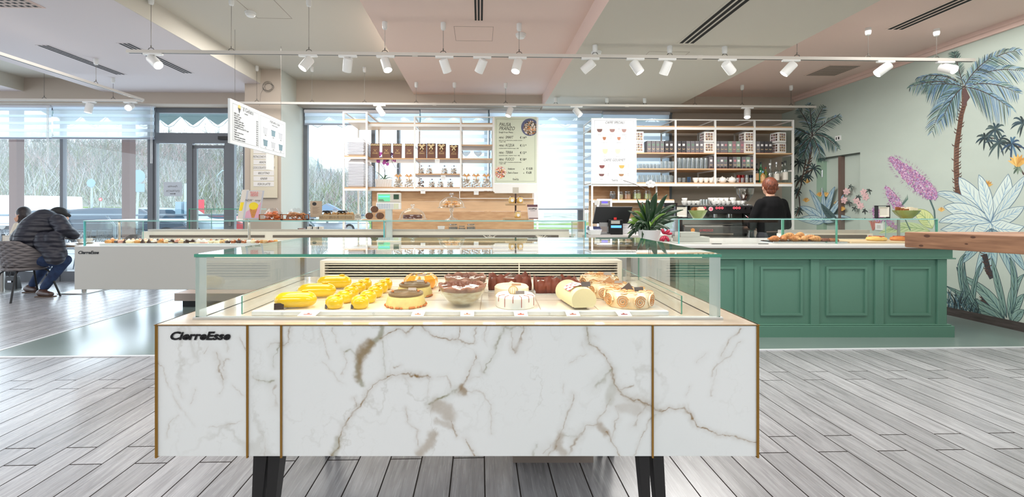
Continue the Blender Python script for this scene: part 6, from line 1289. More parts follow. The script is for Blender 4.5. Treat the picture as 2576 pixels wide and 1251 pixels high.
for kd, px, z, lb, sc_ in ([(1, 1002, Z3, 'clear bag of sugared sweets with an orange bow beside the orchid pot', 1.1), (1, 1029, Z3, 'clear bag of sugared sweets with an orange bow, further right of the orchid', 1.1)]+
    [(0, p, Z2b, f'clear bag of small meringues under the bow bags, {ORD[i]} of four from the left', .8) for i, p in enumerate((1060, 1081, 1119, 1142))]+
    [(2, 1059, Z3, 'clear bag of dark and white meringues on the bottom shelf', .85)]+[(0, p, Z3, f'clear bag of small meringues on the bottom shelf, {ORD[i]} of three from the left', .8) for i, p in enumerate((1087, 1109, 1133))]+
    [(1, p, Z3, f'orange bowed bag of white sweets below the goblets, {ORD[i]} of three from the left', 1.15) for i, p in enumerate((1174, 1198, 1224))]):
    o = cb[kd] if kd not in used else clone(cb[kd]); used.add(kd); o.location = R(rx(px, YF+.1), YF+.1, z+.002); o.rotation_euler.z = TH+random.uniform(-.2, .2); o.scale = (sc_, sc_, sc_); o['label'] = lb
g_ = MB().lathe([(.035, 0), (.03, .004), (.006, .012), (.006, .035), (.03, .05), (.065, .085), (.08, .125), (.077, .126), (.06, .088), (.028, .056), (0, .05)], n=22, wob=lambda a, j: 1+.04*math.sin(a*11) if j > 4 else 1).build('glass_goblet_bowl', GLJ)
for i, px in enumerate((1172, 1203)): o = g_ if i == 0 else clone(g_); o.location = R(rx(px, YF+.12), YF+.12, Z2+.002); o.scale = (1.05, 1.05, 1.05); tag(o, f'cut glass footed bowl on the left shelf unit, {"left" if i == 0 else "right"} of two', 'glass bowl', 'footed glass bowls')
for i, (px, py, lb) in enumerate(((1100, 406, 'small white price tag hanging under the bow bags'), (1115, 447, 'small white price tag hanging under the middle meringue shelf'), (1064, 482, 'small white price tag below the bottom shelf, left'), (1198, 485, 'small white price tag below the bottom shelf, right'))):
    o = MB().box(-.04, .04, -.002, 0, -.037, .037).build('price_tag', WPL); o.location = R(rx(px, YF-.012), YF-.012, rz(px, py, YF-.012)); o.rotation_euler.z = TH; tag(o, lb, 'price tag'); text('Meringhe', .014, FIN, o, (0, -.0024, .01), align='CENTER')
# orchid in the white pot
t = thing('potted_orchid', R(rx(967, YF+.14), YF+.14, Z3+.002), TH, 'purple orchid in a white ribbed oblong pot on the bottom shelf', 'potted plant')
mb = MB(); mb.frus((-.13, .13, -.07, .07), (-.145, .145, -.08, .08), 0, .135)
for i in range(7): x = -.12+i*.04; mb.tube([(x, -.075, .005), (x+.02, -.082, .13)], .008, 5)
mb.build('pot', mat('ribbed_white', (240, 236, 232), .4), t)
LG1 = mat('leaf_green', (70, 110, 62), .35, coat=.3)
def strap(mb, a, b, c, wd, up=(0, 0, 1), n=8):
    a, b, c = Vector(a), Vector(b), Vector(c); rows = []
    for i in range(n+1):
        s = i/n; p = a*(1-s)**2+b*2*s*(1-s)+c*s*s; d = ((b-a)*(1-s)+(c-b)*s).normalized(); sd = d.cross(Vector(up)); sd = sd.normalized() if sd.length > 1e-3 else Vector((1, 0, 0))
        w_ = wd*math.sin(PI*(.08+.9*s)**.8)**.7/2; nn = sd.cross(d).normalized(); rows.append([tuple(p-sd*w_+nn*w_*.3), tuple(p), tuple(p+sd*w_+nn*w_*.3)])
    mb.surf(rows)
for (b, c, wd) in (((-.06, -.02, .22), (-.15, -.03, .27), .06), ((.02, 0, .22), (.06, -.02, .20), .05), ((.08, 0, .2), (.16, 0, .14), .05), ((-.02, 0, .18), (-.06, -.04, .14), .05)):
    mb = MB(); strap(mb, (0, 0, .12), b, c, wd); mb.build('leaf', LG1, t, solid=.003)
mb = MB(); mb.tube([(.0, 0, .12), (.01, 0, .3), (-.03, 0, .42), (.0, -.02, .52), (.1, -.02, .5), (.2, -.02, .32)], .004, 5).tube([(.02, 0, .12), (0, 0, .3), (-.06, 0, .40), (-.12, 0, .44)], .004, 5); mb.build('stem', mat('orchid_stem', (90, 80, 70), .6), t)
mb = MB(); rnd = random.Random(2)
for i in range(30):
    x = rnd.uniform(-.13, .2); z = .52-abs(x-.02)*.3+rnd.uniform(-.12, .06) if i > 16 else .53+rnd.uniform(-.05, .06)
    if i > 16 and rnd.random() < .2: continue
    for q in range(5): a = q*2*PI/5+i; mb.ell((x+.018*math.cos(a), -.03+rnd.uniform(-.03, .03), z+.018*math.sin(a)), (.015, .006, .015), 7, 5)
    mb.mi = 0 if rnd.random() < .7 else 1
mb.build('blossom', [mat('orchid_pink', (206, 90, 190), .5), mat('orchid_purple', (120, 80, 140), .5)], t)
# tea boxes
TB = [mat('tea_charcoal', (70, 66, 68), .5), mat('tea_grey', (120, 116, 120), .5), mat('tea_mint', (138, 156, 142), .5), mat('tea_rose', (150, 124, 130), .5)]; TLB = [mat('label_white', (236, 232, 230), .5), mat('label_green', (112, 140, 122), .5), mat('label_pink', (196, 130, 138), .5)]
TRB = mat('tea_red_base', (130, 60, 66), .5)
def tea(c_, l_, low):
    t = thing('tea_box', (0, 0, 0), 0, '', 'tea box', 'slim tea boxes on the right shelf unit'); MB().box(-.032, .032, -.0, .14, .012, .2).box(-.031, .031, 0, .14, 0, .012).build('carton', TB[c_], t, bevel=.002)
    MB().box(-.018, .018, -.0015, 0, .118, .152).build('label_square', TLB[l_], t); MB().box(-.03, .03, -.001, .0, 0, .012).build('base_band', TRB, t); MB().prismy([(-.022, .066), (0, .056), (.022, .066), (.02, .072), (0, .064), (-.02, .072)], -.0015, 0).build('gold_mark', GLT, t)
    if low: MB().prismy([(.026*math.cos(a), .022+.014*math.sin(a)) for a in np.linspace(0, 2*PI, 13)[:-1]], -.0018, 0).build('window_oval', INK, t)
    return t
tp = {}; TROW = [(p, 0, c_, l_) for p, c_, l_ in ((1633, 1, 1), (1644, 1, 1), (1655, 1, 1), (1666, 1, 1), (1678, 0, 0), (1689, 0, 0), (1709, 0, 0), (1720, 0, 0), (1732, 1, 1), (1743, 1, 1), (1754, 1, 0), (1765, 1, 0), (1806, 1, 0), (1817, 1, 0), (1826, 1, 2), (1837, 2, 0), (1847, 3, 2), (1857, 2, 0), (1867, 3, 2), (1907, 1, 0), (1917, 0, 0), (1928, 0, 0), (1938, 0, 0))]
TROW += [(p, 1, c_, l_) for p, c_, l_ in ((1789, 1, 0), (1807, 1, 1), (1816, 1, 0), (1825, 1, 1), (1838, 0, 0), (1849, 1, 2), (1858, 2, 0), (1872, 1, 2), (1882, 2, 0), (1892, 1, 2))]
for i, (px, lo, c_, l_) in enumerate(TROW):
    k = (c_, l_, lo); first = k not in tp
    if first: tp[k] = tea(*k)
    o = tp[k] if first else clone(tp[k]); z = 2.285 if lo == 0 else 2.012; o.location = R(rx(px, YF+.06), YF+.06, z+.002); o.rotation_euler.z = TH; s_ = 1.04
    o.scale = (1.08, 1, s_); j = i if lo == 0 else i-23
    o['label'] = f'{("charcoal", "grey", "mint green", "rose")[c_]} tea box with {("white", "green", "pink")[l_]} label, {ORD[j]} from the left on the {"upper" if lo == 0 else "lower"} tea shelf'
# patterned cube boxes
CCL = [mat(f'tile_{n}', c_, .5) for n, c_ in (('brown', (120, 90, 72)), ('ochre', (206, 176, 120)), ('mauve', (160, 130, 132)), ('dark', (84, 66, 58)))]
def cube(seed):
    t = thing('patterned_box', (0, 0, 0), 0, '', 'box', 'white cube boxes with nine picture squares'); s_ = .17; MB().box(-s_/2, s_/2, 0, s_, 0, .18).build('carton', WHT, t, bevel=.003); rnd = random.Random(seed)
    mb = MB()
    for i in range(3):
        for j in range(3):
            x, z = (i-1)*.044, .095+(j-1)*.044
            for a in range(3):
                for b in range(3): mb.mi = rnd.randrange(4); mb.box(x-.018+a*.012, x-.006+a*.012, -.0015, 0, z-.018+b*.012, z-.006+b*.012)
            y = s_/2+(i-1)*.044; mb.mi = rnd.randrange(4); mb.box(-s_/2-.0015, -s_/2, y-.017, y+.017, z-.017, z+.017)
    mb.build('picture_grid', CCL, t); return t
cu = cube(4)
for i, (px, rot, y) in enumerate(((1607, 0, .06), (1784, 0, .04), (1885, 0, .04), (1968, .25, .05))):
    for k in range(2):
        o = cu if i == 0 and k == 0 else clone(cu); o.location = R(rx(px, YF+y), YF+y, 2.287+k*.187); o.rotation_euler.z = TH+rot
        o['label'] = f'white cube box with nine small pictures, {"lower" if k == 0 else "upper"} one of the {ORD[i]} pair from the left'
# glasses, cups, teapots, bottles
def tumbler(h, r): return MB().lathe([(r*.78, 0), (r*.8, .006), (r, h), (r-.003, h), (r*.76, .01), (0, .009)], n=14, cap=False).build('glass_tumbler', GLJ)
G1, G2, G3 = tumbler(.085, .03), tumbler(.19, .034), tumbler(.13, .035); gf = {0: True, 1: True, 2: True}
def place_glass(k, px, yo, z, lb, sc_=1):
    s_ = (G1, G2, G3)[k]; o = s_ if gf[k] else clone(s_); gf[k] = False; o.location = R(rx(px, YF+yo), YF+yo, z+.001); o.scale = (sc_,)*3; tag(o, lb, 'glass', 'glassware on the right shelf unit')
for row, yo in enumerate((.08, .2)):
    rn = 'front' if row == 0 else 'second'
    for i, px in enumerate(range(1608, 1662, 9)): place_glass(0, px+row*4, yo, 2.012, f'small clear tumbler, {ORD[i]} from the left in the {rn} row behind the coffee board edge')
    for i, px in enumerate(range(1664, 1700, 10)): place_glass(2, px+row*4, yo, 2.012, f'medium clear tumbler, {ORD[i]} from the left in the {rn} row under the first tea boxes')
    for i, px in enumerate(range(1709, 1776, 11)): place_glass(1, px+row*4, yo, 2.012, f'tall clear glass, {ORD[i]} from the left in the {rn} row of the second bay')
    for i, px in enumerate(range(1608, 1690, 11)): place_glass(2, px+row*4, yo, 1.772, f'clear glass on the bottom shelf, first bay, {rn} row, {ORD[i]} from the left')
for i, px in enumerate((1709, 1720)): place_glass(0, px, .1, 1.772, f'small clear glass left of the white cups, {("left", "right")[i]} of two')
o = clone(G1); o.location = R(rx(1733, YF+.1), YF+.1, 1.773); o.scale = (1.15,)*3; 
o.data = G1.data.copy(); o.data.materials.clear(); o.data.materials.append(glassmat('blue_glass', (.5, .72, .9), .08)); tag(o, 'small blue glass left of the white cups', 'glass')
for i, px in enumerate((1856, 1867, 1878, 1889)): place_glass(0, px, .08, 1.772, f'small faceted glass in front of the red tins, {ORD[i]} from the left')
PRC = mat('white_porcelain', (244, 242, 238), .2, coat=.5)
def cup(h=.06, r=.042, n=20):
    mb = MB(); mb.lathe([(r*.5, 0), (r*.55, .004), (r*.92, h*.55), (r, h), (r-.004, h), (r*.86, h*.5), (0, .01)], n=n, cap=False); mb.tube([(r*.95, 0, h*.85), (r*1.4, 0, h*.8), (r*1.45, 0, h*.5), (r*.85, 0, h*.3)], .0045, 6); return mb
cp = cup(.085, .052).build('coffee_cup', PRC)
for i, px in enumerate((1750, 1763, 1776, 1789)): o = cp if i == 0 else clone(cp); o.location = R(rx(px, YF+.1), YF+.1, 1.773); o.rotation_euler.z = .4; tag(o, f'white porcelain cup on the bottom shelf of the second bay, {ORD[i]} from the left', 'cup', 'white cups on the right shelf unit')
def teapot(px, label):
    t = thing('teapot', R(rx(px, YF+.12), YF+.12, 1.772), .3, label, 'teapot', 'white teapots'); MB().lathe([(.04, 0), (.062, .02), (.068, .05), (.055, .085), (.03, .1), (.0, .102)], n=24).build('pot_body', PRC, t); MB().ell((0, 0, .108), (.01, .01, .01), 8, 6).build('lid_knob', PRC, t)
    MB().tube([(.06, 0, .03), (.095, 0, .05), (.11, 0, .085)], [.014, .01, .007], 8).build('spout', PRC, t); MB().tube([(-.055, 0, .08), (-.1, 0, .085), (-.105, 0, .045), (-.06, 0, .025)], .006, 8).build('handle', PRC, t)
teapot(1796, 'round white teapot left of the shelf post'); teapot(1817, 'white teapot, left one in the third bay'); teapot(1841, 'white teapot with loop handle, right one in the third bay')
for i, (px, c_) in enumerate(((1858, (190, 40, 36)), (1868, (160, 36, 34)), (1878, (196, 206, 206)), (1889, (50, 56, 80)))):
    o = MB().cyl((0, 0, 0), .032, .15, 18).build('drinks_tin', mat(f'tin_{i}', c_, .3, .3)); o.location = R(rx(px, YF+.3), YF+.3, 1.773); tag(o, ('bright red tin behind the faceted glasses', 'dark red tin behind the faceted glasses', 'pale tin behind the faceted glasses', 'navy tin behind the faceted glasses')[i], 'tin')
def bottle(px, yo, h, r, gm, cap, lab, label, cat='bottle', neck=.35, lq=None):
    t = thing('spirit_bottle', R(rx(px, YF+yo), YF+yo, 1.772), 0, label, cat, 'spirit bottles'); hb = h*(1-neck)
    MB().lathe([(r*.9, 0), (r, .01), (r, hb*.9), (r*.8, hb), (r*.34, hb+h*.1), (r*.3, h-.03), (r*.34, h-.03), (r*.34, h-.02)], n=20, cap=True).build('bottle_body', gm, t); MB().cyl((0, 0, h-.03), r*.37, .034, 14).build('bottle_cap', cap, t)
    if lab: mb = MB(); mb.lathe([(r+.001, hb*.2), (r+.001, hb*.75)], n=20, cap=False); mb.build('bottle_label', lab, t)
    return t
GGR = mat('green_bottle', (30, 96, 56), .1, coat=.8); GDK = mat('dark_bottle', (40, 26, 24), .1, coat=.8); GCL = glassmat('bottle_clear', (.82, .86, .85), .12, .05); LBW = mat('label_paper', (226, 220, 208), .6); LBO = mat('label_ochre', (216, 170, 120), .6)
bottle(1904, .12, .34, .035, GDK, BLK, LBO, 'dark bottle half hidden behind the shelf post'); bottle(1914, .1, .36, .042, GGR, BLK, mat('label_green2', (60, 110, 70), .5), 'green bottle with a black cap'); bottle(1919, .05, .20, .036, mat('amber_bottle', (186, 140, 80), .2), mat('cap_blue', (110, 170, 200), .4), LBO, 'small ochre labelled bottle with pale blue top in front of the green bottle', neck=.3)
bottle(1926, .18, .28, .034, mat('olive_bottle', (120, 130, 50), .2), mat('cap_red', (170, 60, 40), .4), None, 'olive bottle with a dark red cap behind the ochre label'); bottle(1937, .1, .34, .048, GCL, WPL, None, 'round shouldered clear bottle with a round emblem', neck=.45)
bottle(1953, .1, .36, .046, GCL, mat('cap_silver', (200, 200, 204), .3, .5), LBW, 'tall clear bottle with a large cream label', neck=.4); bottle(1968, .2, .37, .040, GCL, BLK, LBW, 'clear bottle with a black cap, behind the last one'); bottle(1975, .1, .385, .044, GCL, BLK, LBW, 'tall clear bottle with a black cap at the right end of the shelf')
# jar shelf under the coffee board
zj = rz(1590, 502, 7.75); t = thing('wall_shelf', R(rx(1588, 7.72), 7.72, zj), TH, 'small oak shelf of spice jars below the coffee menu board', 'shelf'); w_ = rx(1588, 7.72)-rx(1486, 7.72)
MB().box(-w_, w_, -.1, .16, -.025, 0).build('shelf_board', SOK, t); MB().box(-w_, w_, -.11, -.09, -.06, -.02).build('shelf_rail', SHW, t)
for p in (1551, 1645): MB().box(rx(p, 7.72)-rx(1588, 7.72)-.012, rx(p, 7.72)-rx(1588, 7.72)+.012, -.12, -.1, -.06, 1.71-zj).build('hanger', SHW, t)
def jar(px, yr, z, r, h, c_, label, clip=False):
    t = thing('glass_jar', R(rx(px, yr), yr, z), 0, label, 'jar', 'glass jars'); MB().lathe([(r*.85, 0), (r, .01), (r, h*.82), (r*.8, h*.9), (r*.8, h*.93)], n=20, cap=False).build('jar_glass', GLJ, t); MB().lathe([(r*.8, .004), (r*.94, .012), (r*.94, h*.66), (0, h*.68)], n=18).build('jar_contents', mat(f'jar_{label[:12]}', c_, .7, noise=(60, .3)), t); MB().cyl((0, 0, h*.93), r*.9, h*.08, 20).build('jar_lid', CHR if not clip else GLJ, t)
for px, r, h, c_, lb, cp_ in ((1541, .055, .135, (96, 96, 104), 'jar of dark seeds left of the shelf hanger', False), (1561, .048, .13, (226, 214, 170), 'jar of pale seeds', False), (1578, .06, .135, (216, 160, 120), 'jar of orange lentils', False), (1602, .072, .16, (200, 206, 140), 'wide clip jar of yellow green sweets', True), (1629, .066, .15, (206, 140, 84), 'wide clip jar of caramel pieces behind the orchid', True)): jar(px, 7.70, zj, r, h, c_, lb, cp_)
# ================================================================ THINGS ON THE WHITE CASE GLASS
ZW = gz+.0125
t = thing('cone_poster', (PX(634, 4.95), 4.95, ZW), 0, 'ice cream poster in a clear stand with a yellow scoop in a waffle cone', 'poster stand'); w_, h_ = .108, .33; u_ = 4.95/F
mb = MB(); T_ = Matrix.Rotation(-.10, 4, 'X') @ Matrix.Shear('XZ', 4, (.09, 0)) if False else Matrix.Rotation(-.08, 4, 'X')
def pq(name, m, pts, y=-.0012, T_=T_): mb = MB(T_); mb.prismy(pts, y, 0); return mb.build(name, m, t)
pq('poster_sheet', mat('poster_grey', (196, 198, 206), .4), [(-.105, .012), (.085, .012), (.125, h_), (-.075, h_)], .0015)
pq('poster_print', mat('poster_cream', (222, 214, 204), .5), [(-.082, .02), (.072, .02), (.105, h_-.006), (-.052, h_-.006)], -.0006)
pq('pink_ground', mat('poster_pink', (226, 170, 190), .5), [(-.082, .02), (.072, .02), (.096, .20), (.06, .16), (.03, .10), (-.02, .12), (-.07, .09)], -.0012)
pq('waffle_cone', mat('waffle', (220, 150, 80), .6, noise=(80, .3)), [(-.004, .022), (.024, .022), (.056, .125), (-.034, .125)], -.002)
pq('yellow_scoop', mat('scoop_yellow', (244, 216, 40), .5), [(.012+.052*math.cos(a), .155+.042*math.sin(a)) for a in np.linspace(0, 2*PI, 20)[:-1]], -.003)
text('PROVA IL\nNUOVO\nGELATO', .022, mat('poster_red', (216, 110, 110), .5), t, (.028, -.006, h_-.03), (PI/2-.08, 0, 0), align='CENTER', line=.8, bold=.0006); text('NEW\u00b4  sexy', .034, INK, t, (.012, -.012, .208), (PI/2-.08, 0, 0), align='CENTER', shear=.3)
MB().box(-.115, .1, -.03, .03, 0, .012).build('acrylic_foot', GLW, t)
t = thing('cone_poster', (PX(612, 5.2), 5.2, ZW), 0, 'second ice cream poster partly hidden behind the first', 'poster stand'); MB(T_).prismy([(-.07, 0), (.02, 0), (.05, .35), (-.03, .35)], 0, .002).build('poster_sheet', mat('poster_cream', (0, 0, 0)), t); MB(T_).prismy([(-.055, .1), (-.02, .1), (0, .2), (-.04, .2)], -.001, 0).build('yellow_scoop', mat('scoop_yellow', (0, 0, 0)), t)
WOD = mat('crate_wood', (168, 96, 52), .5)
def basket(px0, px1, c_, label, seed):
    Y = 4.92; t = thing('bread_crate', (PX((px0+px1)/2, Y), Y, ZW), 0, label, 'crate', 'wooden crates of bagged bread'); w_ = PX(px1, Y)-PX((px0+px1)/2, Y); mb = MB(); h = .062
    for y in (-.07, .07): mb.box(-w_, w_, y-.004, y+.004, h-.008, h).box(-w_, w_, y-.004, y+.004, 0, .01); [mb.box(x-.005, x+.005, y-.004, y+.004, 0, h) for x in (-w_+.005, w_*.35, w_-.005)]
    for x in (-w_+.004, w_-.004): mb.box(x-.004, x+.004, -.07, .07, h-.008, h).box(x-.004, x+.004, -.07, .07, 0, .01)
    mb.box(-w_, w_, -.07, .07, 0, .004); mb.build('crate_frame', WOD, t); rnd = random.Random(seed); k = MB()
    for i in range(9): k.ell((rnd.uniform(-.6, .55)*w_, rnd.uniform(-.03, .03), .03+rnd.uniform(0, .05)), (.035, .03, .022), 10, 6)
    k.build('bread_slices', mat(f'bread_{seed}', c_, .6, noise=(40, .3)), t); rows = []
    for j in range(7):
        z = .01+j*.02; s_ = (1, 1.05, 1.02, .95, .8, .6, .45)[j]; rows.append([(w_*.8*s_*math.cos(a)*(1+.12*math.sin(a*5+j*2)), .055*s_*math.sin(a)*(1+.2*math.sin(a*3+j)), z+.006*math.sin(a*7)) for a in np.linspace(0, 2*PI, 25)])
    k = MB(); k.surf(rows); k.build('clear_film', FILM, t)
basket(660, 715, (226, 120, 60), 'left wooden crate of orange topped bread slices in clear film', 1); basket(717, 771, (190, 130, 70), 'right wooden crate of brown bread in clear film with a tag', 2)
t = thing('menu_card_stand', (PX(795, 4.95), 4.95, ZW), 0, 'brown framed text card in a clear stand between crate and lace tray', 'card stand'); MB().box(-.066, .066, 0, .004, .03, .21).build('card', mat('kraft_card', (186, 164, 140), .6), t); MB().prismy([(-.018+.024*math.cos(a), .178+.02*math.sin(a)) for a in np.linspace(0, 2*PI, 16)[:-1]], -.0015, 0).build('dark_emblem', INK, t)
for i in range(9): MB().box(-.04, .04-.012*(i % 3), -.0012, 0, .14-i*.009, .1425-i*.009).build('text_line', mat('faint_ink', (140, 120, 100), .6), t)
MB().box(-.05, .05, -.02, .03, 0, .03).build('acrylic_foot', GLW, t); MB().box(-.11, -.03, -.03, .02, 0, .012).build('cutlery', BLK, t)
t = thing('lace_tray', (PX(851, 4.92), 4.92, ZW), 0, 'beige openwork metal tray of boxed pastries', 'tray'); w_ = .18; mb = MB().box(-w_, w_, -.08, .08, 0, .004)
for y in (-.08, .08):
    mb.box(-w_, w_, y-.002, y+.002, .0, .012).box(-w_, w_, y-.002, y+.002, .048, .058)
    for i in range(24): x = -w_+(i+.5)*2*w_/24; mb.tube([(x+.007*math.cos(a), y, .03+.017*math.sin(a)) for a in np.linspace(0, 2*PI, 9)[:-1]], .003, 4, closed=True)
mb.box(-w_-.003, -w_, -.08, .08, 0, .058).box(w_, w_+.003, -.08, .08, 0, .058); mb.build('lace_rim', mat('lace_beige', (190, 170, 140), .4, .3), t)
for i, (x, lb) in enumerate(((-.12, 'dark lidded box of biscuits at the left of the lace tray'), (-.03, 'bag of round biscuits in the middle of the lace tray'), (.05, 'dark lidded box at the right of the lace tray'), (.13, 'clear wedge pack at the right end of the lace tray'))):
    q = thing('biscuit_pack', (PX(851, 4.92)+x, 4.92, ZW+.005), 0, lb, 'food pack'); MB().ell((-.02, 0, .066), (.02, .03, .016), 10, 6).ell((.02, 0, .066), (.02, .03, .016), 10, 6).box(-.035, .035, -.04, .04, 0, .06).build('biscuits', mat('biscuit_tan', (206, 164, 110), .6), q)
    if i in (0, 2): MB().frus((-.045, .045, -.05, .05), (-.035, .035, -.04, .04), .08, .098).build('dark_lid', BLK, q)
    else: MB().frus((-.045, .045, -.05, .05), (-.02, .02, -.02, .02), .0, .12).build('clear_film', FILM, q)
t = thing('price_sign', (PX(900, 4.86), 4.86, ZW), 0, 'small beige arched price sign beside the bread loaves', 'sign'); MB().box(-.036, .036, 0, .004, 0, .068).build('card', mat('beige_card', (206, 198, 182), .6), t); text('Pane\nintegrale', .016, INK, t, (0, -.001, .045), align='CENTER')
LOF = mat('loaf_crust', (150, 88, 52), .5, noise=(20, .35)); LOC = mat('loaf_cut', (120, 84, 62), .8, noise=(60, .4))
t = thing('bread_board', (PX(940, 4.95), 4.95, ZW), 0, 'thin wooden board under the wrapped loaves', 'board'); MB().box(-.125, .125, -.09, .09, 0, .008).build('board_body', mat('board_pale_wood', (0, 0, 0)), t)
for i, (px, z, lb) in enumerate(((928, .009, 'wrapped dark loaf, lower left of the pile of three'), (955, .009, 'wrapped dark loaf, lower right of the pile of three'), (941, .082, 'wrapped dark loaf on top of the pile'))):
    q = thing('bread_loaf', (PX(px, 4.95), 4.95, ZW+z), .35, lb, 'bread loaf', 'wrapped loaves'); rows = [[(.04*math.cos(a), y, .036+.036*math.sin(a)) for a in np.linspace(0, 2*PI, 21)] for y in (-.08, -.03, .03, .08)]; mb = MB(); mb.surf(rows); mb.build('loaf', LOF, q); MB().add([(p[0], -.081, p[2]) for p in rows[0][:-1]], [tuple(range(20))]).build('cut_face', LOC, q)
    mb = MB(); mb.surf([[(.0415*math.cos(a), y, .036+.0375*math.sin(a)) for a in np.linspace(0, 2*PI, 21)] for y in (-.04, .05)]); mb.build('paper_sleeve', mat('sleeve_white', (236, 226, 222), .4), q)
# scale
t = thing('shop_scale', (PX(977, 5.45), 5.45, .905), 0, 'white shop scale with a green colour display and keypad', 'scale')
zs0 = PZ(527, 5.45)-.905; MB().box(-.15, .15, -.02, .06, zs0, zs0+.085).build('keypad', WPL, t, bevel=.01); MB().box(-.145, .15, 0, .06, zs0+.085, zs0+.205).build('display_housing', mat('housing_grey', (216, 210, 200), .4), t, bevel=.012)
mb = MB(); mb.box(-.125, .02, -.004, 0, zs0+.10, zs0+.185); mb.mi = 1; mb.box(-.12, .015, -.006, -.004, zs0+.15, zs0+.165); mb.mi = 2; mb.box(-.12, -.06, -.006, -.004, zs0+.115, zs0+.122).box(-.12, -.05, -.006, -.004, zs0+.103, zs0+.109)
mb.build('colour_screen', [mat('screen_green', (96, 190, 140), .3, emit=((96, 196, 150), .5)), mat('screen_cyan', (110, 210, 220), .3, emit=((110, 210, 220), .5)), mat('screen_brown', (120, 60, 60), .4)], t)
MB().box(.065, .13, -.004, 0, zs0+.125, zs0+.185).build('total_screen', mat('lcd_dark', (50, 80, 60), .3), t)
mb = MB(); rnd = random.Random(4)
for r_ in range(4):
    for c_ in range(13): mb.mi = (0 if c_ < 8 else 1 if c_ < 10 else 2) ; x = -.13+c_*.0205; mb.box(x, x+.009, -.024, -.02, zs0+.012+r_*.016, zs0+.019+r_*.016)
mb.build('keys', [mat('key_blue', (90, 140, 180), .5), mat('key_grey', (176, 176, 180), .5), mat('key_lime', (190, 206, 70), .5)], t)
MB().box(-.04, .04, .0, .05, .05, zs0).build('column', mat('column_clear', (196, 206, 206), .3), t); MB().box(-.19, .16, -.1, .22, 0, .05).build('scale_base', mat('base_grey', (190, 192, 188), .4), t, bevel=.008)
# cake domes
CUT = glassmat('cut_glass', (.88, .91, .93), .16, .06)
def dome(px, z0_, r, lift, label, Y=4.95):
    t = thing('cake_stand', (PX(px, Y), Y, z0_), 0, label, 'cake stand', 'glass cake stands with domes')
    if lift: MB().lathe([(.075, 0), (.07, .006), (.03, .02), (.012, .045), (.018, .055), (.01, .07), (.018, .09), (.024, .11), (.02, lift)], n=26).build('foot', CUT, t)
    MB().lathe([(.02, lift), (r+.006, lift+.004), (r+.01, lift+.012), (r+.006, lift+.013), (0, lift+.008)], n=40, wob=lambda a, j: 1+.012*math.sin(a*20) if j in (1, 2) else 1).build('plate', CUT, t)
    h = r*.78; MB().lathe([(r*.96*math.cos(a), lift+.014+h*math.sin(a)) for a in np.linspace(0, PI/2*.97, 12)], n=36, cap=False).build('dome', GL, t); MB().lathe([(.012, 0), (.011, .012), (.022, .02), (.024, .035), (.018, .045), (0, .045)], (0, 0, lift+.012+h), 14).build('dome_knob', CUT, t)
    return t
dome(1038, ZW, .152, 0, 'low glass cake dome holding a dark chocolate cake'); q = MB().lathe([(.105, 0), (.105, .035), (.1, .042), (0, .046)], n=36, wob=lambda a, j: 1+.02*math.sin(a*14)); o = q.build('chocolate_cake', mat('dark_cake', (104, 54, 38), .5, noise=(30, .4))); o.location = (PX(1038, 4.95), 4.95, ZW+.014)
tag(o, 'dark chocolate cake under the low glass dome', 'cake')
dome(1136, ZW, .150, .128, 'tall footed glass cake stand with a dome over filled pastries')
FP = mat('pastry_gold', (0, 0, 0)); fp = None
for i, (dx, dy, dz) in enumerate(((-.07, -.03, 0), (0, -.06, 0), (.07, -.03, 0), (-.05, .05, 0), (.05, .05, 0), (-.04, 0, .034), (.04, .0, .034))):
    if fp is None: fp = thing('filled_pastry', (0, 0, 0), 0, '', 'pastry', 'filled pastries under the tall dome'); MB().lathe([(.03, 0), (.034, .008), (.034, .022), (.025, .032), (0, .035)], n=14, wob=lambda a, j: 1+.06*math.sin(a*6)).build('crust', FP, fp); MB().lathe([(.035, .012), (.035, .017)], n=14, cap=False).build('cream_band', WCR, fp); o = fp
    else: o = clone(fp)
    o.location = (PX(1136, 4.95)+dx, 4.95+dy, ZW+.142+dz); o['label'] = f'golden filled pastry under the tall dome, {("front left", "front middle", "front right", "rear left", "rear right", "upper left", "upper right")[i]} one'
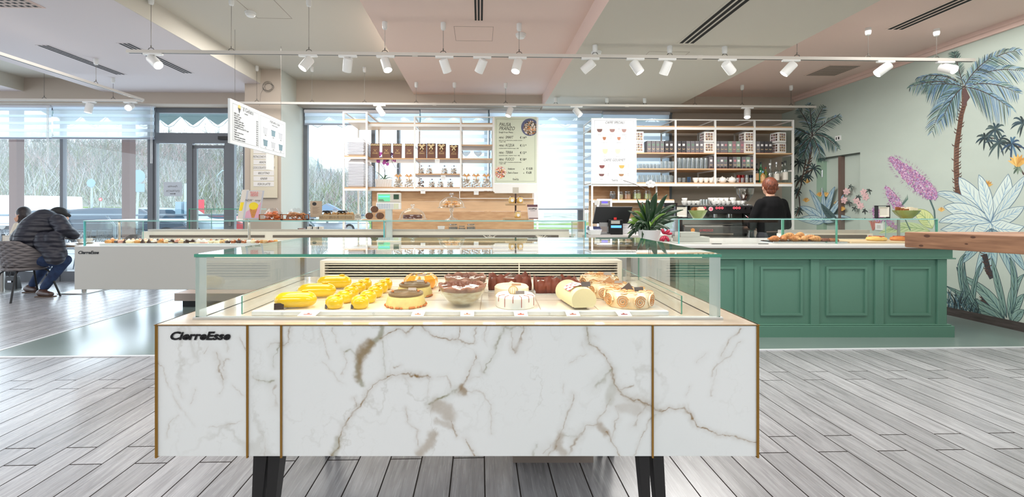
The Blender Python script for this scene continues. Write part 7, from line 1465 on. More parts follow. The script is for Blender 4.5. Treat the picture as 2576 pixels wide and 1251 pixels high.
# two tier wooden stand with jars
WST = mat('stand_wood', (196, 160, 116), .5, noise=(6, .2)); t = thing('tiered_stand', (PX(1297, 4.95), 4.95, ZW), 0, 'two tier round wooden stand for sauce jars with a dark centre rod', 'stand'); zt_2 = PZ(512, 4.95)-ZW
MB().lathe([(.142, 0), (.145, .004), (.145, .018), (.142, .022), (0, .022)], n=36).build('lower_tier', WST, t); MB().lathe([(.112, 0), (.115, .004), (.115, .018), (.112, .022), (0, .022)], (0, 0, zt_2-.022), 36).build('upper_tier', WST, t); MB().cyl((0, .0, .02), .009, zt_2+.12, 12).build('centre_rod', mat('rod_brown', (70, 48, 40), .4), t)
MB().box(-.034, .034, -.02, -.016, zt_2+.11, zt_2+.18).build('card', mat('beige_card', (0, 0, 0)), t)
for i, (dx, dy, z, lb) in enumerate(((-.045, -.04, zt_2+.001, 'clip jar of golden sauce on the upper tier, left'), (.048, -.03, zt_2+.001, 'clip jar of golden sauce on the upper tier, right'), (.02, -.07, .023, 'clip jar of golden sauce alone on the lower tier'))):
    q = thing('sauce_jar', (PX(1297, 4.95)+dx, 4.95+dy, ZW+z), 0, lb, 'jar', 'clip jars of sauce'); MB().lathe([(.028, 0), (.036, .012), (.036, .045), (.028, .058), (.028, .068)], n=20).build('jar_body', mat('sauce_gold', (214, 176, 96), .2, coat=.7), q); MB().cyl((0, 0, .068), .03, .01, 18).build('jar_lid', GLJ, q)
    MB().tube([(-.036, 0, .075), (.036, 0, .075)], .003, 5).build('wire_clip', mat('copper_wire', (190, 130, 110), .3, .8), q); mb = MB(Matrix.Translation((0.005, -.0372, .03)) @ Matrix.Rotation(PI/2, 4, 'X')); mb.cyl((0, 0, 0), .017, .001, 16); mb.build('jar_label', WPL, q)
t = thing('souffle_sign', (PX(1340, 4.93), 4.93, ZW), 0, 'small SOUFFLE sign card with a dark top edge beside the jar stand', 'sign'); k = 4.93/F; MB().prismy([(-.05, .008), (.062, .008), (.054, .17), (-.062, .17)], 0, .003).build('card', mat('souffle_paper', (226, 214, 212), .5), t); MB().prismy([(-.061, .145), (.055, .145), (.054, .17), (-.062, .17)], -.001, 0).build('top_band', mat('plum_band', (104, 66, 76), .5), t); text('SOUFFLE', .023, INK, t, (-.001, -.001, .115), align='CENTER', bold=.0008); text('al cioccolato', .011, INK, t, (.0, -.001, .098), align='CENTER'); MB().box(-.04, .06, -.0012, 0, .012, .022).build('bottom_print', mat('plum_print', (110, 70, 70), .5), t); MB().box(-.055, .07, -.02, .03, 0, .008).build('acrylic_foot', GLW, t)
# ---------------------------------------------------------------- behind: gelato case, lids, counter things
t = thing('gelato_case', (PX(620, 6.3), 6.3, 0), 0, 'gelato counter with steel lids behind the white case', 'gelato counter'); MB().box(-.85, .85, 0, .9, 0, .9).build('cabinet_body', ENA, t); MB().box(-.86, .86, -.01, .91, .9, .92).build('worktop', STL, t)
xg0 = PX(475, 6.3)-PX(620, 6.3); MB().pane(xg0, xg0+.85, 0, .01, .92, PZ(527, 6.3)).pane(xg0, xg0+.01, .01, .5, .92, PZ(527, 6.3)).build('glass_screen', [GL, GE], t); MB().pane(xg0, xg0+.85, 0, .5, PZ(527, 6.3), PZ(527, 6.3)+.01).build('glass_top', [GL, GE], t)
ld = None
for i, px in enumerate((572, 594, 618, 640, 664, 688, 706)):
    if ld is None: ld = MB().lathe([(.075, 0), (.078, .004), (.06, .014), (.012, .018), (.01, .03), (0, .032)], n=22).build('pan_lid', CHR); o = ld
    else: o = clone(ld)
    Y = 6.62; o.location = (PX(px, Y), Y, .921); tag(o, f'round steel gelato pan lid, {ORD[i]} from the left', 'pan lid', 'gelato pan lids')
for i, (px, w_, h_, c_, lb) in enumerate(((736, .05, .07, (196, 170, 140), 'small beige packet box on the rear counter'), (757, .08, .085, (150, 100, 90), 'reddish patterned carton on the rear counter'), (776, .055, .11, (226, 216, 204), 'cream canister left of three on the rear counter'), (791, .055, .11, (226, 216, 204), 'cream canister middle of three on the rear counter'), (806, .055, .11, (226, 216, 204), 'cream canister right of three on the rear counter'))):
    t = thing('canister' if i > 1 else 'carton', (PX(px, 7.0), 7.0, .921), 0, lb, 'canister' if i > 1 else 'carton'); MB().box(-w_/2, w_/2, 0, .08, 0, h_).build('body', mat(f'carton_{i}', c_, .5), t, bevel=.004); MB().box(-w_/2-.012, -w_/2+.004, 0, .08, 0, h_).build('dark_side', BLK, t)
for i, (px, c_, r_, h_, lb) in enumerate(((1140, (140, 134, 128), .075, .15, 'glass canister of grey seeds on the rear counter'), (1162, (214, 208, 160), .055, .12, 'glass canister of pale pistachio pieces on the rear counter'), (1185, (110, 108, 112), .07, .15, 'glass canister of dark seeds on the rear counter'))): jar(px, 7.1, .922, r_, h_, c_, lb)
o = MB().lathe([(.04, 0), (.06, .12), (.056, .12), (.038, .008), (0, .006)], n=20, cap=False).build('white_scoop_cup', WPL); o.location = (PX(1110, 7.0), 7.0, .922); tag(o, 'white plastic cup on the rear counter under the tall cake stand', 'cup')
o = MB().lathe([(.02, 0), (.03, .02), (.03, .30)], n=14, wob=lambda a, j: 1+.03*math.sin(a*6)).build('waffle_cone_stack', mat('waffle', (0, 0, 0)), rot=(PI/2-.0, 0, -1.2)); o.location = (PX(868, 6.95), 6.95, .955); tag(o, 'long stack of waffle cones lying on the rear counter left of the scale', 'waffle cones')
o = MB().frus((-.2, .2, -.12, .12), (-.22, .22, -.13, .13), 0, .03).build('dark_tray', GREY); o.location = (PX(1280, 7.0), 7.02, .922); tag(o, 'flat dark grey tray on the rear counter below the sauce jar stand', 'tray')
# rail under left shelf
t = thing('utensil_rail', R(rx(1250, 7.5), 7.5, rz(1250, 499.5, 7.5)), TH, 'thin white utensil rail in front of the oak panel', 'rail'); w_ = (rx(1345, 7.5)-rx(1158, 7.5))/2; MB().tube([(-w_, 0, 0), (w_, 0, 0)], .006, 8).tube([(-w_, 0, 0), (-w_, 0, .15)], .006, 8).tube([(w_-.02, 0, 0), (w_-.02, 0, .15)], .006, 8).build('rail_tube', SHW, t)
# ================================================================ CASH DESK THINGS
t = thing('till_monitor', (PX(1546, 5.05), 5.1, zk), 0, 'black till screen seen from behind with its blue customer display', 'till'); s_ = 5.1/F
def Q(px, py): return ((px-1546)*s_, H-(py-CY)*s_-zk)
MB().prismy([Q(1494, 563), Q(1583, 563), Q(1595, 520), Q(1503, 520)], 0, .03).build('screen_back', BLK, t, bevel=.006); MB().box(Q(1510, 0)[0], Q(1560, 0)[0], -.02, .0, Q(0, 570)[1], Q(0, 560)[1]).build('hinge_block', mat('hinge_grey', (150, 150, 150), .4), t)
MB().box(Q(1531, 0)[0], Q(1567, 0)[0], -.05, .02, 0, Q(0, 553)[1]).build('printer', BLK, t, bevel=.005); MB().box(Q(1537, 0)[0], Q(1563, 0)[0], -.054, -.05, Q(0, 573)[1], Q(0, 567)[1]).build('customer_display', mat('blue_display', (90, 160, 230), .3, emit=((90, 160, 240), 1.0)), t)
MB().box(Q(1537, 0)[0], Q(1559, 0)[0], -.054, -.05, Q(0, 563)[1], Q(0, 555)[1]).build('paper_label', mat('label_grey', (180, 178, 172), .5), t); MB().box(Q(1544, 0)[0], Q(1551, 0)[0], -.054, -.05, Q(0, 553)[1], Q(0, 547)[1]).build('red_badge', mat('badge_red', (210, 50, 50), .4), t)
MB().box(-.2, -.06, -.1, .1, 0, .01).box(-.3, .04, .02, .14, 0, .02).build('cash_tray', mat('tray_grey', (140, 140, 140), .4), t)
t = thing('card_terminal', (PX(1496, 5.0), 5.02, zk), 0, 'white card terminal with a dark glass top beside the till', 'card terminal'); MB().frus((-.055, .055, -.06, .06), (-.07, .07, -.07, .07), 0, .055).build('terminal_body', WPL, t, bevel=.006); MB().frus((-.072, .072, -.07, .07), (-.06, .06, -.0, .07), .056, .095).build('glass_top', mat('navy_glass', (40, 50, 90), .1), t)
t = thing('time_clock', (PX(1523, 5.4), 5.45, zk), 0, 'glowing white framed panel with blue digits behind the till', 'control panel'); s_ = 5.45/F
a, b, c_, d = (1505-1523)*s_, (1542-1523)*s_, H-(521-CY)*s_-zk, H-(501-CY)*s_-zk; MB().box(a, b, 0, .02, 0, d).build('light_frame', mat('lit_frame', (250, 248, 255), .4, emit=((248, 246, 255), 1.2)), t); MB().box(a+.02, b-.02, -.004, 0, 0, d-.02).build('keypad', mat('panel_taupe', (150, 142, 140), .5), t); MB().box(a+.055, b-.055, -.007, -.004, d-.05, d-.03).build('digits', mat('blue_digits', (90, 80, 230), .3, emit=((80, 70, 240), 1.5)), t)
MB().box(-.04, .05, -.006, -.004, d-.065, d-.057).build('buttons', WPL, t)
t = thing('box_tower', (PX(1500, 5.3), 5.35, zk), 0, 'pale translucent stacked trays left of the till', 'tray stack'); MB().box(-.1, -.07, 0, .1, 0, .33).box(-.06, -.03, 0, .1, 0, .33).box(-.02, .01, 0, .1, 0, .34).build('tray_edge', GLW, t)
o = MB().cyl((0, 0, 0), .03, .06, 16, .035).build('paper_cup_stack', PRC); o.location = (PX(1503, 5.35), 5.37, zk+.341); tag(o, 'small stack of white paper cups on top of the pale trays', 'cup stack')
for i in range(9):
    o = MB().frus((-.1, .1, -.07, .07), (-.105, .105, -.075, .075), 0, .018).build('takeaway_tub', TUB) if i == 0 else clone(o); o.location = (PX(1583, 5.25), 5.25, zk+.001+i*.0195); tag(o, f'white takeaway tray on the cash desk, {ORD[i]} from the bottom of the stack', 'tub', 'trays stacked on the cash desk')
# big potted plant
zp = PZ(612, 4.6); t = thing('potted_plant', (PX(1637, 4.55), 4.6, .0), 0, 'large dark green leafy plant in a white pot with a crimson bow', 'potted plant'); ptz = zp
PDS = thing('plant_pedestal', (PX(1640, 4.6), 4.6, 0), 0, 'white block pedestal under the potted plant', 'pedestal'); MB().box(-.14, .14, -.12, .2, 0, zp-.001).build('block', ENA, PDS)
MB().lathe([(.085, 0), (.09, .004), (.118, .135), (.122, .14), (.118, .14), (.1, .13), (0, .12)], (0, 0, zp), 32).build('pot', WPL, t)
L1 = mat('leaf_dark', (36, 66, 38), .3, coat=.4, noise=(8, .3)); L2 = mat('leaf_bright', (110, 150, 56), .35, coat=.3, noise=(8, .2)); rnd = random.Random(12); s_ = 4.6/F
def LP(px, py, y=0): return ((px-1637)*s_, y, H-(py-CY)*s_)
zr = zp+.14
LV = [((1600, 560), (1582, 604), .045, 0), ((1602, 545), (1597, 590), .04, 0), ((1618, 560), (1612, 600), .036, 0), ((1628, 570), (1628, 590), .034, 0), ((1625, 520), (1623, 502), .05, 0), ((1634, 505), (1650, 485), .05, 0), ((1650, 520), (1654, 484), .05, 0), ((1658, 510), (1678, 490), .05, 0), ((1640, 520), (1644, 498), .045, 0), ((1660, 525), (1700, 516), .05, 0), ((1668, 535), (1718, 528), .045, 0), ((1670, 545), (1705, 545), .04, 0), ((1665, 555), (1696, 556), .045, 0), ((1655, 560), (1680, 575), .04, 0), ((1640, 560), (1668, 585), .036, 0),
      ((1610, 540), (1584, 530), .045, 0), ((1615, 530), (1600, 498), .03, 0), ((1605, 550), (1586, 552), .036, 1), ((1620, 530), (1597, 532), .04, 1), ((1622, 530), (1612, 520), .035, 1), ((1632, 540), (1620, 515), .03, 1), ((1640, 540), (1660, 530), .034, 1), ((1634, 545), (1650, 560), .03, 1), ((1645, 550), (1640, 530), .034, 1), ((1600, 555), (1578, 560), .03, 1), ((1655, 540), (1690, 536), .036, 0), ((1630, 535), (1622, 508), .06, 0), ((1640, 530), (1632, 500), .055, 0)]
for i in range(58): a = rnd.uniform(-1, 1); LV.append(((1637+a*24+rnd.uniform(-8, 8), 552+rnd.uniform(-14, 14)), (1637+a*52, 562+rnd.uniform(-24, 30)-(1-abs(a))*20), rnd.uniform(.024, .038), 1 if rnd.random() < .18 else 0))
m0, m1 = [], []
for i, (b, c_, wd, k) in enumerate(LV):
    yo = rnd.uniform(-.12, .12) if i > 26 else rnd.uniform(-.11, .05); mb = MB(); strap(mb, (rnd.uniform(-.03, .03), rnd.uniform(-.03, .03), zr-.02), LP(b[0], b[1], yo*.6), LP(c_[0], c_[1], yo), wd*1.15, up=(.2, -1, .3)); mb.build('leaf', L2 if k else L1, t, solid=.001)
mb = MB(); mb.tube([(0, .03, zr), LP(1640, 540, .03), LP(1638, 480, .02), LP(1600, 463, 0), LP(1572, 454, 0)], .003, 5).tube([(.01, .03, zr), LP(1645, 520, .02), LP(1638, 476, 0)], .003, 5); mb.build('orchid_stem', mat('orchid_stem', (0, 0, 0)), t)
mb = MB(); 
for (px, py) in ((1632, 462), (1646, 462), (1639, 458), (1636, 468), (1644, 468)): p = LP(px, py, -.02); mb.ell(p, (.022, .006, .02), 10, 6)
mb.build('orchid_flower', WPL, t)
mb = MB()
for (a, b) in (((1662, 588), (1676, 577)), ((1662, 588), (1656, 574)), ((1664, 590), (1658, 606)), ((1664, 590), (1674, 606)), ((1660, 592), (1652, 604)), ((1664, 586), (1682, 586))):
    p, q = Vector(LP(*a, -.13)), Vector(LP(*b, -.14)); mb.tube([tuple(p), tuple((p+q)/2+Vector((0, -.01, 0))), tuple(q)], [.008, .022, .014], 8)
mb.build('crimson_bow', mat('crimson_satin', (178, 24, 62), .35, coat=.4), t, subd=2)
# stack of pale cartons in the green case left end
for i, (px, z, w_, h_, lb) in enumerate(((1748, 0, .18, .055, 'flat pale carton in the left end of the green counter glass'), (1738, .056, .11, .05, 'smaller pale carton on top of the flat one'))):
    o = MB().box(-w_, w_*.9, 0, .16, 0, h_).build('pale_carton', ENA); o.location = (PX(px, 4.85), 4.85, ztop+z+.001); tag(o, lb, 'carton')
# ================================================================ ESPRESSO MACHINE
YE = 6.55; xe0, xe1 = PX(1717, YE), PX(1893, YE); xm_ = (xe0+xe1)/2; t = thing('espresso_machine', (xm_, YE, .911), 0, 'long black and steel three group espresso machine with red lit buttons', 'espresso machine'); hw = (xe1-xe0)/2; E = lambda py: H-(py-CY)/F*YE-.911; EX = lambda px: PX(px, YE)-xm_
STB = mat('machine_dark', (58, 56, 58), .25, .5)
MB().box(EX(1735), hw, -.02, .5, E(538), E(517)).build('upper_panel', STB, t, bevel=.01); MB().box(-hw+.02, hw, .0, .5, E(517)-.004, E(516)).build('cup_tray', STL, t)
MB().box(-hw+.05, hw-.03, .22, .48, E(566), E(538)).build('back_splash', STL, t); MB().box(EX(1719), EX(1890), -.06, .4, E(587), E(569)).build('drip_box', mat('machine_steel', (140, 138, 136), .25, .8), t, bevel=.006); MB().box(EX(1719), EX(1888), -.04, .3, E(569), E(567)).build('drip_grid', CHR, t)
for s in (-1, 1): MB().box(s*hw-.02, s*hw+.02, .05, .5, 0.03, E(517)).build('side_panel', STB, t)
for x in (-hw+.08, hw-.1): MB().box(x-.02, x+.02, 0, .3, 0, .04).build('foot', BLK, t)
RLT = mat('red_lit_ring', (250, 70, 80), .3, emit=((255, 70, 84), 2.0))
for px in (1758, 1765, 1771.5, 1801, 1808, 1815, 1844.5, 1851, 1858):
    mb = MB(Matrix.Translation((EX(px), -.024, E(523.5)))); mb.tube([(.013*math.cos(a), 0, .013*math.sin(a)) for a in np.linspace(0, 2*PI, 15)[:-1]], .0035, 5, closed=True); mb.build('lit_button', RLT, t)
mb = MB(Matrix.Translation((EX(1786), -.024, E(526))) @ Matrix.Rotation(PI/2, 4, 'X')); mb.cyl((0, 0, 0), .032, .004, 24); mb.mi = 1; mb.cyl((0, 0, .002), .026, .004, 24); mb.build('pressure_gauge', [WPL, RLT], t)
for px in (1872, 1886): mb = MB(Matrix.Translation((EX(px), -.022, E(524))) @ Matrix.Rotation(PI/2, 4, 'X')); mb.cyl((0, 0, 0), .013, .012, 14); mb.build('steam_knob', CHR, t)
MB().box(EX(1824), EX(1835), -.0225, -.02, E(526), E(521)).build('shot_display', BLK, t); text('LA MARZOCCO', .05, mat('brand_red', (220, 90, 100), .4), t, (EX(1755), -.063, E(582)), squeeze=.55); mb = MB(Matrix.Translation((EX(1738), -.062, E(579))) @ Matrix.Rotation(PI/2, 4, 'X')); mb.cyl((0, 0, 0), .03, .004, 18); mb.build('orange_badge', mat('badge_orange', (236, 160, 90), .5), t)
for px in (1770, 1805, 1842): 
    x = EX(px); MB().cyl((x, .08, E(549)), .036, .06, 18).build('group_head', CHR, t); MB().tube([(x, .08, E(551)), (x+.02, -.08, E(550)), (x+.05, -.15, E(549))], [.01, .012, .014], 8).build('portafilter_handle', BLK, t)
MB().tube([(hw-.12, .0, E(540)), (hw-.1, -.1, E(550)), (hw-.08, -.08, E(563))], .006, 6).build('steam_wand', CHR, t)
cc = cup(.058, .042, 14).build('coffee_cup', PRC); n_ = 0
CPS = [(p, 0, 0) for p in (1722, 1733, 1744, 1755)]+[(p, 0, .0) for p in (1797, 1808, 1819, 1830, 1845, 1858, 1866)]+[(p, .12, 0) for p in (1727, 1740, 1752, 1790, 1803, 1816, 1829)]+[(p, .06, .052) for p in (1788, 1800, 1813, 1826)]+[(1844, 0, .055), (1722, .1, .05)]
for i, (px, dy, dz) in enumerate(CPS):
    o = cc if i == 0 else clone(cc); o.location = (PX(px, YE+.1+dy), YE+.1+dy, .912+E(516)+dz); o.rotation_euler.z = i*1.3; s_ = 1.1 if dz == 0 else 1.0; o.scale = (s_,)*3
    tag(o, f'white coffee cup on the espresso machine, {"topmost tilted pile, " if dz > .05 else "upper layer, " if dz else ("front" if dy == 0 else "second")+" row, "}{ORD[i]} counted along', 'cup', 'cups warming on the espresso machine')
for i, px in enumerate((1764, 1771, 1778)): o = clone(G1); o.location = (PX(px, YE+.12), YE+.12, .912+E(516)); tag(o, f'small glass on the espresso machine between the cups, {ORD[i]} from the left', 'glass', 'glasses on the espresso machine')
t = thing('coffee_grinder', (PX(1877, 6.95), 6.98, .911), 0, 'coffee grinder with a clear hopper half full of beans', 'coffee grinder'); s_ = 6.98/F; ez = lambda py: H-(py-CY)*s_-.911
MB().box(-.09, .09, -.1, .1, 0, ez(520)).build('grinder_body', STB, t, bevel=.01); MB().lathe([(.1, 0), (.09, .03), (.05, .045)], (0, 0, ez(520)), 24).build('collar', CHR, t); hb_ = ez(507); ht_ = ez(474)
MB().lathe([(.05, hb_), (.07, hb_+.03), (.12, ht_-.08), (.127, ht_)], n=28, cap=False).build('hopper', GLJ, t); MB().lathe([(.045, hb_+.002), (.066, hb_+.032), (.108, ht_-.10), (0, ht_-.092)], n=24).build('coffee_beans', mat('bean_brown', (92, 54, 40), .4, noise=(70, .5)), t)['kind'] = 'stuff'; MB().lathe([(.13, ht_), (.132, ht_+.012), (.12, ht_+.018), (0, ht_+.02)], n=28).build('hopper_lid', BLK, t)
t = thing('second_grinder', (PX(1694, 6.3), 6.32, 0), 0, 'dark grinder half hidden behind the leafy plant', 'coffee grinder'); MB().box(-.1, .1, 0, .25, 0, .88).build('grinder_stand', ENA, t); MB().box(-.08, .1, 0, .2, .88, 1.33).build('grinder_body', STB, t, bevel=.02); MB().lathe([(.06, 1.33), (.1, 1.36), (.105, 1.40), (0, 1.405)], (.0, .1, 0), 20).build('hopper_lid', BLK, t)
for px in (1893+12,): pass
t = thing('milk_jug_stand', (PX(1905, 5.95), 6.0, 0), 0, 'small stand with steel jug beside the barista', 'stand'); MB().box(-.1, .08, 0, .2, 0, .9).build('stand_body', ENA, t); MB().lathe([(.04, .9), (.045, .93), (.035, 1.0), (.04, 1.02)], (0, .1, 0), 18).build('milk_jug', CHR, t)
# ================================================================ PEOPLE
SKN = mat('skin', (222, 172, 146), .55, sss=.1)
def hand(mb, c, d, up, s=1.0, curl=.5):
    c = Vector(c); d = Vector(d).normalized(); up = Vector(up).normalized(); sd = d.cross(up).normalized(); up = sd.cross(d)
    mb.caps(c, c+d*.05*s, .026*s, .03*s, 8)
    for k in range(-1, 2): mb.caps(c+sd*.02*k*s, c+d*.07*s+sd*.022*k*s, .017*s, .014*s, 8)
    for i, l in enumerate((.062, .075, .07, .055)):
        o = sd*(.031-.0205*i)*s; p0 = c+d*.07*s+o; p1 = p0+(d-up*curl*.4)*l*.5*s; p2 = p1+(d-up*curl*1.6).normalized()*l*.42*s; p3 = p2+(d*.5-up*curl*2).normalized()*l*.3*s
        mb.tube([p0, p1, p2, p3], [.0095*s, .009*s, .008*s, .006*s], 7)
    p0 = c+d*.015*s+sd*.03*s; p1 = p0+(sd+d*.8).normalized()*.035*s; mb.tube([p0, p1, p1+(d+sd*.2-up*.5).normalized()*.03*s], [.013*s, .011*s, .008*s], 7)
# ---- barista, back view
YBa = 6.12; bx = PX(1941, YBa)
t = thing('person', (bx, YBa, 0), 0, 'barista with short reddish hair and black top seen from behind at the coffee machine', 'person')
mb = MB(); W = lambda px, py, y=0: ((px-1941)*YBa/F, y, H-(py-CY)/F*YBa)
hd = (-.02, .02, 1.625)
mb.ell(hd, (.082, .098, .115), 18, 14); mb.ell((hd[0], hd[1]+.035, hd[2]-.07), (.055, .06, .05), 12, 8); mb.caps((-.012, .0, 1.45), (-.018, .01, 1.57), .056, .052)
for s in (-1, 1): mb.ell((hd[0]+s*.086, hd[1], hd[2]-.018), (.012, .022, .03), 8, 6)
mb.ell((hd[0], hd[1]+.1, hd[2]-.02), (.014, .02, .02), 8, 6)
mb.caps((-.005, 0, 1.36), (0, 0, 1.0), .13, .12)
for s in (-1, 1):
    mb.caps((s*.16, 0, 1.38), (s*.235, .05, 1.12), .045, .04); mb.caps((s*.235, .05, 1.12), (s*.10, .26, 1.03), .036, .026); hand(mb, (s*.09, .27, 1.03), (-s*.5, 1, 0), (0, 0, 1))
    mb.caps((s*.09, 0, .95), (s*.1, 0, .5), .08, .055); mb.caps((s*.1, 0, .5), (s*.1, 0, .09), .05, .04)
mb.caps((0, 0, 1.0), (0, 0, .93), .14, .14); mb.build('body', SKN, t, remesh=.011)
mb = MB(); 
mb.caps((-.09, .0, 1.37), (.09, 0, 1.37), .085, .085, 16); mb.caps((0, .01, 1.36), (0, .01, 1.1), .155, .14, 18); mb.caps((-.07, .01, 1.3), (-.06, .01, 1.0), .12, .12, 16); mb.caps((.07, .01, 1.3), (.06, .01, 1.0), .12, .12, 16); mb.caps((0, 0, 1.05), (0, 0, .86), .15, .16, 16)
for s in (-1, 1): mb.caps((s*.14, 0, 1.385), (s*.215, .03, 1.22), .078, .066, 14); mb.caps((s*.215, .03, 1.22), (s*.25, .05, 1.08), .066, .055, 14); mb.caps((s*.25, .05, 1.10), (s*.12, .24, 1.04), .055, .038, 14)
mb.build('black_top', mat('black_jersey', (13, 13, 15), .9, spec=.2, bump=(14, .25)), t, remesh=.012)
mb = MB(); 
for s in (-1, 1): mb.caps((s*.085, 0, .93), (s*.1, 0, .5), .115, .075, 14); mb.caps((s*.1, 0, .5), (s*.1, 0, .1), .07, .06, 14)
mb.caps((-.05, 0, .95), (.05, 0, .95), .12, .12); mb.build('trousers', mat('charcoal_cloth', (44, 46, 52), .8), t, remesh=.013)
mb = MB()
for s in (-1, 1): mb.caps((s*.1, -.03, .05), (s*.1, .16, .035), .045, .035)
mb.build('shoe', BLK, t, remesh=.01)
mb = MB(); mb.ell((hd[0], hd[1]-.014, hd[2]+.022), (.094, .104, .112), 24, 16); mb.ell((hd[0], hd[1]-.045, hd[2]-.055), (.066, .05, .06), 16, 10); rnd = random.Random(8)
for i in range(130):
    a = rnd.uniform(0, 2*PI); e = rnd.uniform(-.35, 1.4); n = Vector((math.cos(a)*math.cos(e), math.sin(a)*math.cos(e), math.sin(e)))
    if n.y > .35 and e < .6: continue
    p = Vector((hd[0]+n.x*.09, hd[1]-.014+n.y*.1, hd[2]+.02+n.z*.108)); mb.tube([p, p+n*.006+Vector((rnd.uniform(-.01, .01), -.002, -.014)), p+n*.004+Vector((rnd.uniform(-.014, .014), -.004, -.04))], [.0055, .005, .002], 5)
mb.build('hair', mat('auburn_hair', (132, 66, 36), .5, noise=(26, .55), stretch=(3, 3, 1), col2=(66, 32, 22)), t)
mb = MB(); mb.tube([(.06, -.02, 1.40), (.052, -.055, 1.475), (0, -.075, 1.49), (-.055, -.055, 1.485), (-.075, -.02, 1.41)], .009, 8); mb.tube([(-.15, -.13, 1.0), (0, -.165, 1.005), (.15, -.13, 1.0)], .012, 8); mb.build('apron_strap', mat('strap_brown', (70, 56, 48), .7), t)
# ---- seated man
M0 = (PX(110, 6.55), 6.6, 0); t = thing('person', M0, 0, 'seated man in a dark quilted jacket and cap leaning over the table, seen from behind', 'person')
def W(px, py, Y): p = P(px, py, Y); return Vector((p.x-M0[0], p.y-M0[1], p.z))
mb = MB(); hd = W(146, 540, 6.85); mb.ell(hd, (.095, .085, .10), 16, 12); mb.caps(W(136, 546, 6.75), hd, .06, .06); mb.ell(hd+Vector((.08, .04, -.06)), (.04, .04, .05), 10, 8); mb.ell(hd+Vector((.115, .04, -.03)), (.015, .015, .02), 8, 6); mb.ell(hd+Vector((-.01, -.088, -.035)), (.02, .012, .03), 8, 6); mb.ell(hd+Vector((.05, -.078, -.04)), (.02, .014, .03), 8, 6)
mb.caps(W(90, 640, 6.5), W(105, 565, 6.6), .15, .16); mb.caps(W(105, 565, 6.6), W(136, 550, 6.75), .15, .07)
hand(mb, W(168, 594, 6.95), (-.6, .5, -.1), (0, 0, 1)); mb.caps(W(186, 588, 6.75), W(170, 594, 6.95), .035, .028)
for (k, a_) in ((W(166, 655, 6.66), W(115, 722, 6.62)), (W(122, 655, 7.0), W(86, 716, 6.95))): mb.caps(W(95, 655, 6.6), k, .08, .06); mb.caps(k, a_, .055, .04)
mb.build('body', SKN, t, remesh=.012)
mb = MB(); pts = [(88, 640, 6.50, .17), (80, 600, 6.5, .20), (92, 575, 6.55, .20), (112, 556, 6.62, .18), (132, 552, 6.74, .12)]
for a, b in zip(pts[:-1], pts[1:]): mb.caps(W(*a[:3]), W(*b[:3]), a[3], b[3], 18)
mb.caps(W(60, 600, 6.6), W(90, 570, 6.65), .15, .16, 16); mb.caps(W(120, 600, 6.6), W(128, 565, 6.6), .15, .13, 16)
mb.caps(W(146, 556, 6.56), W(162, 577, 6.5), .105, .095, 16); mb.caps(W(162, 577, 6.5), W(186, 592, 6.62), .09, .07, 16); mb.caps(W(186, 592, 6.62), W(170, 596, 6.9), .065, .045, 14)
mb.caps(W(116, 558, 7.0), W(150, 590, 7.15), .09, .06, 14)
mb.caps(W(112, 610, 6.42), W(142, 650, 6.38), .12, .10, 16); mb.caps(W(135, 600, 6.42), W(155, 640, 6.45), .11, .07, 16); mb.caps(W(110, 600, 6.4), W(128, 655, 6.36), .10, .06, 14)
jk = mb.build('quilted_jacket', mat('quilted_navy', (30, 30, 42), .5), t, remesh=.013)
jm = MATS['quilted_navy']; nt = jm.node_tree; b_ = nt.nodes['Principled BSDF']; wv = nt.nodes.new('ShaderNodeTexWave'); wv.wave_type = 'BANDS'; wv.bands_direction = 'Z'; wv.inputs['Scale'].default_value = 4.2; wv.inputs['Distortion'].default_value = 2.2; wv.inputs['Detail'].default_value = 2; wv.inputs['Detail Scale'].default_value = 1.2
tc = nt.nodes.new('ShaderNodeTexCoord'); nt.links.new(tc.outputs['Object'], wv.inputs['Vector']); bu = nt.nodes.new('ShaderNodeBump'); bu.inputs['Strength'].default_value = .45; bu.inputs['Distance'].default_value = .03; nt.links.new(wv.outputs['Fac'], bu.inputs['Height']); nt.links.new(bu.outputs[0], b_.inputs['Normal'])
JN = mat('blue_denim', (44, 66, 104), .8, noise=(14, .35), col2=(26, 40, 70)); mb = MB()
for (k, a_, hp) in ((W(163, 655, 6.66), W(113, 722, 6.62), W(110, 652, 6.5)), (W(122, 655, 7.0), W(84, 714, 6.95), W(95, 652, 6.7))): mb.caps(hp, k, .11, .085, 16); mb.caps(k, a_, .08, .058, 16)
mb.caps(W(80, 655, 6.5), W(105, 655, 6.55), .13, .12, 16); mb.build('jeans', JN, t, remesh=.013)
SHO = mat('brown_leather', (72, 48, 40), .35, coat=.3)
for a, b, Y in ((96, 138, 6.6), (64, 100, 6.95)):
    z0 = .045; x0, x1 = PX(a, Y)-M0[0], PX(b, Y)-M0[0]; mb = MB(); mb.caps((x0+.03, Y-M0[1], z0+.015), (x1-.03, Y-M0[1]-.03, z0), .05, .038, 14); mb.caps((x0+.05, Y-M0[1], z0+.03), (x0+.1, Y-M0[1], z0+.03), .05, .045, 12); mb.build('shoe', SHO, t, remesh=.009)
    MB().box(x0-.012, x1+.0, Y-M0[1]-.05, Y-M0[1]+.035, 0, .014).build('sole', mat('sole_brown', (96, 74, 58), .6), t, bevel=.006)
